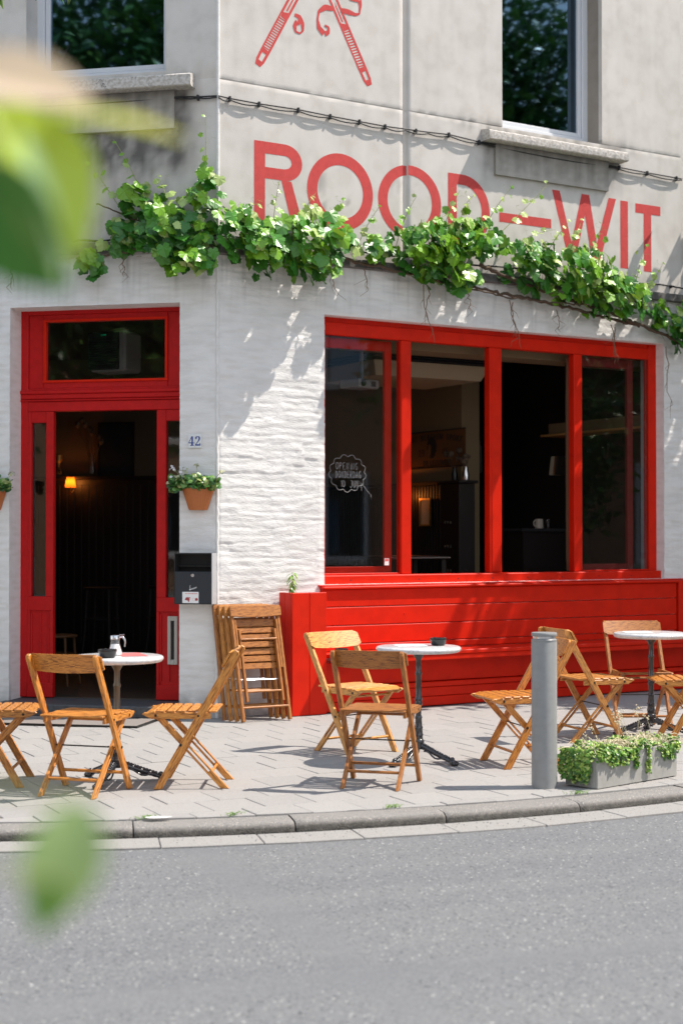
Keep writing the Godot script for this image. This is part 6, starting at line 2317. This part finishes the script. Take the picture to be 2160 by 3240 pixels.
func grape_vine() -> void:
	var t := thing("grape_vine", "leafy green grape vine trained along the ledge across both facades of the cafe", "vine")
	var blobs := [[0, 0.32, 3.94, 0.34, 0.29, 0.30], [0, 0.05, 4.23, 0.13, 0.17, 0.25], [0, 0.63, 4.20, 0.13, 0.14, 0.2], [0, 0.16, 3.67, 0.22, 0.12, 0.3], [0, 1.02, 3.72, 0.12, 0.16, 0.16], [0, 0.72, 3.95, 0.16, 0.2, 0.2],
		[1, 0.08, 3.96, 0.20, 0.19, 0.30], [1, 0.30, 3.82, 0.28, 0.23, 0.36], [1, 0.78, 3.90, 0.39, 0.26, 0.42], [1, 0.70, 3.68, 0.24, 0.12, 0.36], [1, 1.38, 3.90, 0.20, 0.09, 0.24], [1, 2.01, 3.95, 0.46, 0.27, 0.36], [1, 2.38, 4.08, 0.38, 0.18, 0.36], [1, 2.19, 3.73, 0.28, 0.13, 0.34], [1, 3.10, 3.91, 0.32, 0.24, 0.34], [1, 3.66, 3.85, 0.46, 0.29, 0.40], [1, 4.13, 3.70, 0.33, 0.21, 0.32], [1, 4.60, 3.60, 0.12, 0.14, 0.2], [1, 4.86, 3.45, 0.14, 0.22, 0.2], [1, 5.05, 3.62, 0.2, 0.16, 0.24]]
	var meshes := []
	for i in 4:
		meshes.append(vine_leaf(i))
	var sunward := Vector3(0.55, 0.84, 0.1)
	var all := []
	for q: Array in blobs:
		var F := FL if q[0] == 0 else FR
		var area: float = q[3] * q[4] * PI
		for i in int(area * 450.0):
			var a := rng.randf() * TAU
			var r := pow(rng.randf(), 0.55)
			var e := 1.0 + 0.16 * sin(a * 5.0 + q[1] * 9.0)
			var s: float = q[1] + cos(a) * r * q[3] * e
			var y: float = q[2] + sin(a) * r * q[4] * e
			var dep: float = q[5] * 1.12 * sqrt(maxf(0.0, 1.05 - r * r))
			var off := 0.05 + dep * pow(rng.randf(), 0.6)
			var p := F * Vector3(-s if q[0] == 0 else s, y, off)
			var z := (F.basis.z * 0.75 + sunward * 0.55 + Vector3(rng.randfn(0, 0.42), rng.randfn(0.0, 0.42), rng.randfn(0, 0.42))).normalized()
			var yy := (Vector3.DOWN + F.basis.z * 0.35 + Vector3(rng.randfn(0, 0.55), rng.randfn(0, 0.3), rng.randfn(0, 0.4))).normalized()
			var x := yy.cross(z).normalized()
			yy = z.cross(x)
			var sz := rng.randf_range(0.070, 0.132) * (0.8 if r > 0.85 else 1.0)
			var young := clampf(sin(a) * r, 0.0, 1.0)
			var col := 0
			var u := rng.randf()
			if u < 0.28 - young * 0.26:
				col = 0
			elif u < 0.68 - young * 0.42:
				col = 1
			elif u < 0.96 - young * 0.2:
				col = 2
			else:
				col = 3
			all.append([off + sz, Transform3D(Basis(x * sz, yy * sz, z * sz), p - yy * sz * 0.4), col])
	# young shoots reaching up with small pale leaves and tendrils
	var shoots := [[0, 0.55, 4.15, 0.28, 0.55], [0, 0.75, 4.1, 0.35, 0.50], [0, 0.06, 4.2, -0.02, 0.62], [0, 0.35, 4.15, 0.10, 0.25], [1, 0.10, 4.05, 0.20, 0.12], [1, 0.42, 3.95, 0.03, 0.42], [1, 0.60, 3.95, 0.24, 0.38], [1, 0.95, 4.05, 0.14, 0.24], [1, 1.25, 3.95, 0.16, 0.32], [1, 1.62, 3.95, 0.16, 0.44], [1, 1.80, 4.05, 0.40, 0.26], [1, 2.1, 4.15, 0.12, 0.34], [1, 2.3, 4.25, 0.14, 0.24], [1, 2.55, 4.2, 0.32, 0.42], [1, 2.75, 4.2, 0.50, 0.48], [1, 2.9, 4.1, 0.40, 0.16], [1, 3.25, 4.05, 0.22, 0.30], [1, 3.5, 4.05, 0.18, 0.34], [1, 3.75, 4.05, 0.10, 0.30], [1, 4.3, 3.8, 0.06, 0.42], [1, 4.45, 3.75, 0.16, 0.34], [1, 4.95, 3.6, 0.02, 0.22]]
	for q: Array in shoots:
		var F := FL if q[0] == 0 else FR
		var sg := -1.0 if q[0] == 0 else 1.0
		var p0 := F * Vector3(sg * q[1], q[2], 0.16)
		var p1 := F * Vector3(sg * (q[1] + q[3]), q[2] + q[4], 0.14 + rng.randf() * 0.12)
		var mid := p0.lerp(p1, 0.5) + Vector3(rng.randfn(0, 0.03), 0.05, rng.randfn(0, 0.03))
		var b := MB.new()
		var pts := PackedVector3Array()
		for i in 9:
			var u := i / 8.0
			pts.append(p0.lerp(mid, u).lerp(mid.lerp(p1, u), u))
		b.tube(pts, PackedFloat32Array([0.004, 0.0035, 0.0035, 0.003, 0.003, 0.0025, 0.002, 0.002, 0.0012]), 5, false)
		for k in 3:
			var c := pts[3 + k * 2]
			var tp := PackedVector3Array()
			for i in 8:
				var u := i / 7.0
				tp.append(c + Vector3(rng.randfn(0, 0.006), 0, 0) + Vector3(0.07 * u * (1 if k % 2 else -1) + 0.014 * sin(u * 9.0), 0.05 * u + 0.014 * cos(u * 9.0), 0.03 * u))
			b.tube(tp, PackedFloat32Array([0.0014, 0.0008]), 3, false)
		put(t, "young_shoot", b, M.shoot)
		for k in 6:
			var u := 0.35 + 0.13 * k
			var c := pts[int(u * 8.0)]
			var sz := lerpf(0.075, 0.032, (u - 0.35) / 0.65)
			var e := scatter(c + Vector3(rng.randfn(0, 0.02), rng.randfn(0, 0.015), rng.randfn(0, 0.02)), F.basis.z + Vector3.UP * 0.6, 0.8, sz)
			all.append([0.55 if rng.randf() < 0.75 else 0.1, e, 3 if rng.randf() < 0.62 else 2])
	all.sort_custom(func(a, b): return a[0] > b[0])
	var places := [[], [], [], []]
	var cols := [[], [], [], []]
	var gcol := [Color(0.034, 0.14, 0.018), Color(0.062, 0.225, 0.024), Color(0.16, 0.35, 0.022), Color(0.37, 0.48, 0.15)]
	for i in all.size():
		var e: Array = all[i]
		var mv := rng.randi() % 4
		if i < 298:
			putm(t, "leaf", meshes[mv], M["leaf%d" % e[2]], e[1])
		else:
			places[mv].append(e[1])
			var k := rng.randf_range(0.8, 1.2)
			var gc: Color = gcol[e[2]]
			cols[mv].append(Color(gc.r * k, gc.g * k, gc.b * k))
	for i in 4:
		stuff(t, "foliage" if i == 0 else "foliage_%03d" % i, meshes[i], M.leafy, places[i], cols[i])
	# old wood along the ledge
	var canes := [[1, 0.017, [[5.3, 3.12, 0.14], [5.0, 3.30, 0.13], [4.7, 3.42, 0.12], [4.3, 3.50, 0.14], [3.9, 3.60, 0.15], [3.4, 3.68, 0.13], [2.9, 3.78, 0.15], [2.5, 3.88, 0.16]]], [1, 0.014, [[4.4, 3.47, 0.12], [3.6, 3.58, 0.11], [3.0, 3.64, 0.10], [2.4, 3.68, 0.11], [1.8, 3.74, 0.10], [1.2, 3.80, 0.11], [0.5, 3.84, 0.12], [0.0, 3.86, 0.12]]], [1, 0.008, [[3.9, 3.62, 0.2], [3.3, 3.60, 0.2], [2.7, 3.62, 0.16], [2.2, 3.70, 0.14]]], [0, 0.011, [[0.0, 3.86, 0.12], [0.3, 3.83, 0.14], [0.6, 3.81, 0.12], [0.9, 3.76, 0.13], [1.1, 3.74, 0.12]]], [0, 0.006, [[0.2, 3.9, 0.15], [0.7, 4.05, 0.12], [1.0, 4.2, 0.09]]]]
	for q: Array in canes:
		var F := FL if q[0] == 0 else FR
		var sg := -1.0 if q[0] == 0 else 1.0
		var c := Curve3D.new()
		for p: Array in q[2]:
			c.add_point(F * Vector3(sg * p[0], p[1], p[2]), Vector3.ZERO, Vector3.ZERO)
		var pts := PackedVector3Array()
		var rad := PackedFloat32Array()
		var L := c.get_baked_length()
		var n := int(L / 0.04)
		for i in n + 1:
			var p := c.sample_baked(L * i / n, true)
			pts.append(p + Vector3(rng.randfn(0, 0.004), rng.randfn(0, 0.006), rng.randfn(0, 0.004)))
			rad.append(q[1] * rng.randf_range(0.75, 1.2))
		var b := MB.new()
		b.tube(pts, rad, 7)
		put(t, "cane", b, M.bark)
	# dry tendrils and dead shoots hanging down
	for q: Array in [[1, 1.93, 3.66, 0.52], [1, 1.97, 3.66, 0.34], [1, 2.86, 3.60, 0.34], [1, 2.90, 3.58, 0.42], [1, 4.05, 3.46, 0.36], [1, 4.10, 3.44, 0.28], [1, 4.74, 3.30, 0.7], [1, 1.0, 3.70, 0.22], [1, 1.32, 3.74, 0.2], [0, 0.75, 3.74, 0.16], [0, 1.75, 3.75, 0.24], [1, 3.4, 3.55, 0.2], [1, 2.4, 3.62, 0.16]]:
		var F := FL if q[0] == 0 else FR
		var p := F * Vector3(-q[1] if q[0] == 0 else q[1], q[2], 0.12)
		var pts := PackedVector3Array()
		for i in 9:
			pts.append(p)
			p += Vector3(rng.randfn(0.003, 0.012), -q[3] / 8.0, rng.randfn(0, 0.008))
		var b := MB.new()
		b.tube(pts, PackedFloat32Array([0.005, 0.005, 0.0045, 0.004, 0.004, 0.0035, 0.003, 0.0025, 0.0015]), 5, false)
		for k in 3:
			var c := pts[2 + k * 2]
			b.tube(PackedVector3Array([c, c + Vector3(rng.randfn(0, 0.03), -0.04, 0.01), c + Vector3(rng.randfn(0, 0.04), -0.09, 0.0)]), PackedFloat32Array([0.003, 0.002, 0.001]), 4, false)
		put(t, "dry_tendril", b, M.stem)


func wires() -> void:
	# twin cable stapled across the facades at sill height
	var t := thing("facade_cable", "pair of black cables clipped along the plaster under the upper windows", "cable")
	for k in 2:
		for q: Array in [[0, [[1.95, 5.06], [0.30, 5.055], [0.16, 5.045], [0.0, 5.045]]], [1, [[0.0, 5.045], [0.10, 5.04], [0.37, 5.035], [0.74, 5.04], [1.05, 5.03], [1.34, 5.025], [1.6, 5.02], [1.81, 5.025], [2.05, 5.03], [2.27, 5.04], [2.6, 5.018], [4.2, 4.995], [4.6, 4.985], [5.05, 4.98]]]]:
			var F := FL if q[0] == 0 else FR
			var sg := -1.0 if q[0] == 0 else 1.0
			var pts := PackedVector3Array()
			var P: Array = q[1]
			for i in P.size() - 1:
				for j in 6:
					var u := j / 6.0
					var s := lerpf(P[i][0], P[i + 1][0], u)
					var y := lerpf(P[i][1], P[i + 1][1], u) - (0.0 if k == 0 else 0.020 * sin(u * PI) + 0.012) * (1.0 if q[0] == 1 else 0.6)
					pts.append(F * Vector3(sg * s, y, 0.020 + 0.008 * k * sin(u * PI)))
			pts.append(F * Vector3(sg * P[P.size() - 1][0], P[P.size() - 1][1] - 0.012 * k, 0.020))
			var b := MB.new()
			b.tube(pts, PackedFloat32Array([0.0065]), 7)
			put(t, "cable", b, M.cable)
	for q: Array in [[0, 0.16, 5.045], [1, 0.10, 5.04], [1, 0.37, 5.035], [1, 0.74, 5.04], [1, 1.05, 5.03], [1, 1.34, 5.025], [1, 1.6, 5.02], [1, 1.92, 5.025], [1, 2.27, 5.04], [1, 2.6, 5.018], [1, 4.25, 4.995], [1, 4.6, 4.985], [1, 4.98, 4.98]]:
		var F := FL if q[0] == 0 else FR
		put(t, "clip", box_mb(Vector3(0.018, 0.044, 0.032), 0.003), M.cable, F * Transform3D(Basis(), Vector3(-q[1] if q[0] == 0 else q[1], q[2] - 0.006, 0.017)))
	# single cable just above the ledge
	t = thing("ledge_cable", "single black cable running just above the dark ledge behind the vine", "cable")
	for k in 2:
		var F := FL if k == 0 else FR
		var sg := -1.0 if k == 0 else 1.0
		var pts := PackedVector3Array()
		for i in 40:
			pts.append(F * Vector3(sg * (0.0 + i * (2.0 if k == 0 else 5.05) / 39.0), 3.905 + 0.008 * sin(i * 0.9), 0.03))
		var b := MB.new()
		b.tube(pts, PackedFloat32Array([0.009]), 7)
		put(t, "cable", b, M.cable)
		for i in 4:
			put(t, "clip", box_mb(Vector3(0.016, 0.03, 0.03), 0.003), M.cable, F * Transform3D(Basis(), Vector3(sg * (0.4 + i * (0.45 if k == 0 else 1.5)), 3.905, 0.02)))


func near_shrub() -> void:
	# a street shrub close to the camera on the left, far out of focus
	var t := thing("street_shrub", "out-of-focus leafy shrub close to the camera at the left edge", "shrub", at(Vector3(-0.62, -0.07, -1.15)))
	var b := MB.new()
	b.tube(PackedVector3Array([Vector3(0, 0, 0), Vector3(0.03, 0.6, 0.0), Vector3(0.0, 1.2, 0.02), Vector3(0.06, 1.9, 0.03)]), PackedFloat32Array([0.014, 0.012, 0.010, 0.006]), 8)
	put(t, "trunk", b, M.bark)
	var q := func(glow: float, col: Color, sz: float, tip: Vector3, nrm: Vector3, root: Vector3) -> void:
		var mb := MB.new()
		var L := root.distance_to(tip)
		var y := (tip - root).normalized()
		var z := (nrm - y * nrm.dot(y)).normalized()
		var x := y.cross(z)
		var n := 12
		var prev: Array[Vector3] = []
		for i in n + 1:
			var u := i / float(n)
			var w := sz * pow(sin(PI * clampf(u * 0.93 + 0.05, 0.0, 1.0)), 0.8) * (1.0 - 0.35 * u) * (1.0 + 0.06 * (i % 2))
			var c := root + y * L * u - z * 0.12 * L * u * u
			var cur: Array[Vector3] = [c - x * w + z * w * 0.3, c, c + x * w + z * w * 0.3]
			if i > 0:
				mb.quad(prev[0], prev[1], cur[1], cur[0], z)
				mb.quad(prev[1], prev[2], cur[2], cur[1], z)
			prev = cur
		var inv := t.transform.affine_inverse()
		var m := mat(col, 0.4)
		m.backlight_enabled = true
		m.backlight = Color(0.7, 0.75, 0.35) * glow
		put(t, "leaf", mb, m, inv)
		var sb := MB.new()
		sb.tube(PackedVector3Array([root, root + Vector3(-0.06, 0.01, 0.0), Vector3(-0.55, root.y - 0.05, -1.13)]), PackedFloat32Array([0.0016, 0.002, 0.003]), 5)
		put(t, "leaf_stalk", sb, M.shoot, inv)
	# roots and tips in metres round the camera's left
	q.call(0.7, lin(0.60, 0.45, 0.34), 0.034, Vector3(-0.165, 1.755, -1.0), Vector3(0.2, 0.6, 0.8), Vector3(-0.262, 1.772, -1.02))
	q.call(1.0, lin(0.46, 0.40, 0.02), 0.026, Vector3(-0.106, 1.741, -1.03), Vector3(0.3, 0.9, 0.3), Vector3(-0.20, 1.752, -1.05))
	q.call(1.0, lin(0.36, 0.50, 0.015), 0.052, Vector3(-0.172, 1.655, -1.03), Vector3(0.5, 0.5, 0.8), Vector3(-0.238, 1.752, -1.03))
	q.call(0.35, lin(0.02, 0.17, 0.012), 0.043, Vector3(-0.184, 1.622, -1.0), Vector3(-0.3, -0.2, 1.0), Vector3(-0.250, 1.705, -1.0))
	q.call(0.5, lin(0.34, 0.50, 0.24), 0.009, Vector3(-0.176, 1.630, -0.99), Vector3(0.6, 0.5, 0.8), Vector3(-0.208, 1.722, -0.99))
	q.call(0.8, lin(0.32, 0.48, 0.20), 0.026, Vector3(-0.171, 1.238, -0.86), Vector3(0.3, 0.6, 0.8), Vector3(-0.146, 1.308, -0.87))
	q.call(0.5, lin(0.08, 0.27, 0.02), 0.009, Vector3(-0.170, 1.236, -0.855), Vector3(-0.2, 0.0, 1.0), Vector3(-0.160, 1.268, -0.857))
	q.call(0.8, lin(0.36, 0.46, 0.24), 0.020, Vector3(-0.152, 1.19, -0.68), Vector3(0.3, 0.5, 0.8), Vector3(-0.17, 1.235, -0.69))


func tree(called: String, label: String, p: Vector3, h: float, crown: Vector3, cc: Vector3, count: int, sd: int, size: float, group := "", limbs := 26) -> void:
	var t := thing(called, label, "tree", at(p), group)
	var r := RandomNumberGenerator.new()
	r.seed = sd
	var b := MB.new()
	b.tube(PackedVector3Array([Vector3(0, -0.1, 0), Vector3(0.05, h * 0.3, 0), Vector3(0.0, h * 0.62, 0.05), cc * 0.9]), PackedFloat32Array([0.19, 0.15, 0.12, 0.05]), 10)
	put(t, "trunk", b, M.bark)
	var tips := []
	for i in limbs:
		var d := Vector3(r.randfn(0, 1), r.randfn(0.1, 0.7), r.randfn(0, 1)).normalized()
		var tip := cc + d * crown * r.randf_range(0.45, 0.98)
		var from := Vector3(0, h * r.randf_range(0.35, 0.75), 0)
		b = MB.new()
		b.tube(PackedVector3Array([from, from.lerp(tip, 0.5) + Vector3(0, 0.25, 0), tip]), PackedFloat32Array([0.05, 0.03, 0.012]), 6)
		put(t, "branch", b, M.bark)
		tips.append(tip)
		tips.append(from.lerp(tip, 0.6) + Vector3(0, 0.2, 0))
	var pl := []
	var cl := []
	for i in count:
		var tip: Vector3 = tips[r.randi() % tips.size()]
		var sp := crown.length() * 0.125
		var q := tip + Vector3(r.randfn(0, sp), r.randfn(-0.1, sp * 0.75), r.randfn(0, sp))
		var z := Vector3(r.randfn(0, 0.6), 0.8, r.randfn(0, 0.6)).normalized()
		var y := Vector3(r.randfn(0, 1), r.randfn(-0.5, 0.5), r.randfn(0, 1)).normalized()
		var x := y.cross(z).normalized()
		y = z.cross(x)
		var s := size * r.randf_range(0.7, 1.3)
		pl.append(Transform3D(Basis(x * s, y * s, z * s), q))
		cl.append([Color(0.045, 0.12, 0.025), Color(0.07, 0.17, 0.03), Color(0.12, 0.22, 0.04), Color(0.03, 0.085, 0.02)][r.randi() % 4])
	var lb := MB.new()
	lb.tri(Vector3(0, -1, 0), Vector3(0.5, 0, 0.12), Vector3(0, 0, 0), Vector3.BACK)
	lb.tri(Vector3(0.5, 0, 0.12), Vector3(0, 1, -0.1), Vector3(0, 0, 0), Vector3.BACK)
	lb.tri(Vector3(0, -1, 0), Vector3(0, 0, 0), Vector3(-0.5, 0, 0.12), Vector3.BACK)
	lb.tri(Vector3(-0.5, 0, 0.12), Vector3(0, 0, 0), Vector3(0, 1, -0.1), Vector3.BACK)
	stuff(t, "crown", lb.mesh(), M.leafy, pl, cl)


func street_trees() -> void:
	var g := "street trees around the crossing"
	tree("street_tree", "leafy street tree right of the cafe whose shade dapples the bench", Vector3(6.0, 0.0, -14.3), 4.6, Vector3(1.1, 0.9, 1.4), Vector3(-1.2, 4.75, 0.2), 3600, 5, 0.10, g, 18)
	tree("street_tree", "leafy street tree reaching into the top left corner over the doorway", Vector3(-6.6, -0.07, -9.4), 6.0, Vector3(1.9, 1.8, 1.9), Vector3(0.3, 6.2, 0.1), 2600, 9, 0.075, g)
	tree("street_tree", "leafy street tree far down the right-hand street", Vector3(14.4, -0.07, -8.6), 7.5, Vector3(2.9, 4.0, 2.9), Vector3(0, 8.0, 0), 42000, 12, 0.12, g, 110)
	tree("street_tree", "leafy street tree across the road behind the viewer", Vector3(-10.5, -0.07, 1.0), 8.5, Vector3(3.5, 5.2, 3.5), Vector3(0, 8.8, 0), 50000, 15, 0.13, g, 120)
	tree("street_tree", "low bushy tree before the brick house across the right-hand street", Vector3(11.8, -0.07, -10.4), 3.2, Vector3(1.5, 1.4, 1.5), Vector3(0, 3.0, 0), 5000, 22, 0.09, g)
	# the low twig that dips into the top left corner of the view
	var t := thing("tree_twig", "leafy twig hanging in at the top left corner before the upper window", "twig", at(Vector3(-2.05, 4.92, -9.5)), "")
	var b := MB.new()
	b.tube(PackedVector3Array([Vector3(-1.4, 0.35, 0.1), Vector3(-0.6, 0.16, 0.0), Vector3(0.0, 0.02, 0.0), Vector3(0.36, -0.02, 0.0)]), PackedFloat32Array([0.012, 0.009, 0.005, 0.002]), 6)
	put(t, "stem", b, M.bark)
	for i in 46:
		b = MB.new()
		blade(b, rng.randf_range(0.07, 0.12), 0.026, 0.6)
		var u := rng.randf()
		put(t, "leaf", b, M["leaf%d" % (rng.randi() % 2)], Transform3D(Basis(Vector3.UP, rng.randf() * TAU) * Basis(Vector3.RIGHT, -0.5 - rng.randf() * 0.8), Vector3(lerpf(-0.35, 0.36, u), 0.05 + rng.randf_range(-0.05, 0.05), rng.randfn(0, 0.06))))


func house(called: String, label: String, x: Transform3D, w: float, h: float, dep: float, wall: Material, cols: int, rows: int) -> void:
	var t := thing(called, label, "building", x)
	var b := MB.new()
	b.bx(-w / 2, w / 2, -0.07, h, -dep, 0)
	put(t, "wall", b, wall)
	b = MB.new()
	b.bx(-w / 2 - 0.1, w / 2 + 0.1, h + 0.003, h + 0.3, -dep, 0.25)
	put(t, "roof_edge", b, M.ledge)
	for j in rows:
		for i in cols:
			var cx := -w / 2 + w * (i + 0.5) / cols
			var cy := 1.9 + j * (h - 0.6) / rows
			var f := put(t, "window", frame_mb(1.2, 1.9, 0.10, 0.10), M.pvc, Transform3D(Basis(Vector3.RIGHT, PI / 2), Vector3(cx, cy, 0.03)))
			put(f, "pane", box_mb(Vector3(1.02, 0.02, 1.72)), M.pane_dark)
			put(f, "sill", box_mb(Vector3(1.35, 0.18, 0.10)), M.sill, Transform3D(Basis(), Vector3(0, 0.06, 0.99)))


func opposite_side() -> void:
	house("brick_house", "brown brick terraced house across the right-hand street", at(Vector3(16.5, 0, -10.0), -80.0), 15.0, 8.2, 7.0, M.brick_far, 6, 2)
	house("brick_house", "brown brick house across the road behind the viewer on the left", at(Vector3(-18.0, 0, 12.0), 135.0), 18.0, 7.0, 7.0, M.brick_far, 7, 2)
	house("brick_house", "brown brick house across the road straight behind the viewer", at(Vector3(0.0, 0, 15.5), 180.0), 15.0, 7.0, 7.0, M.brick_far, 6, 2)
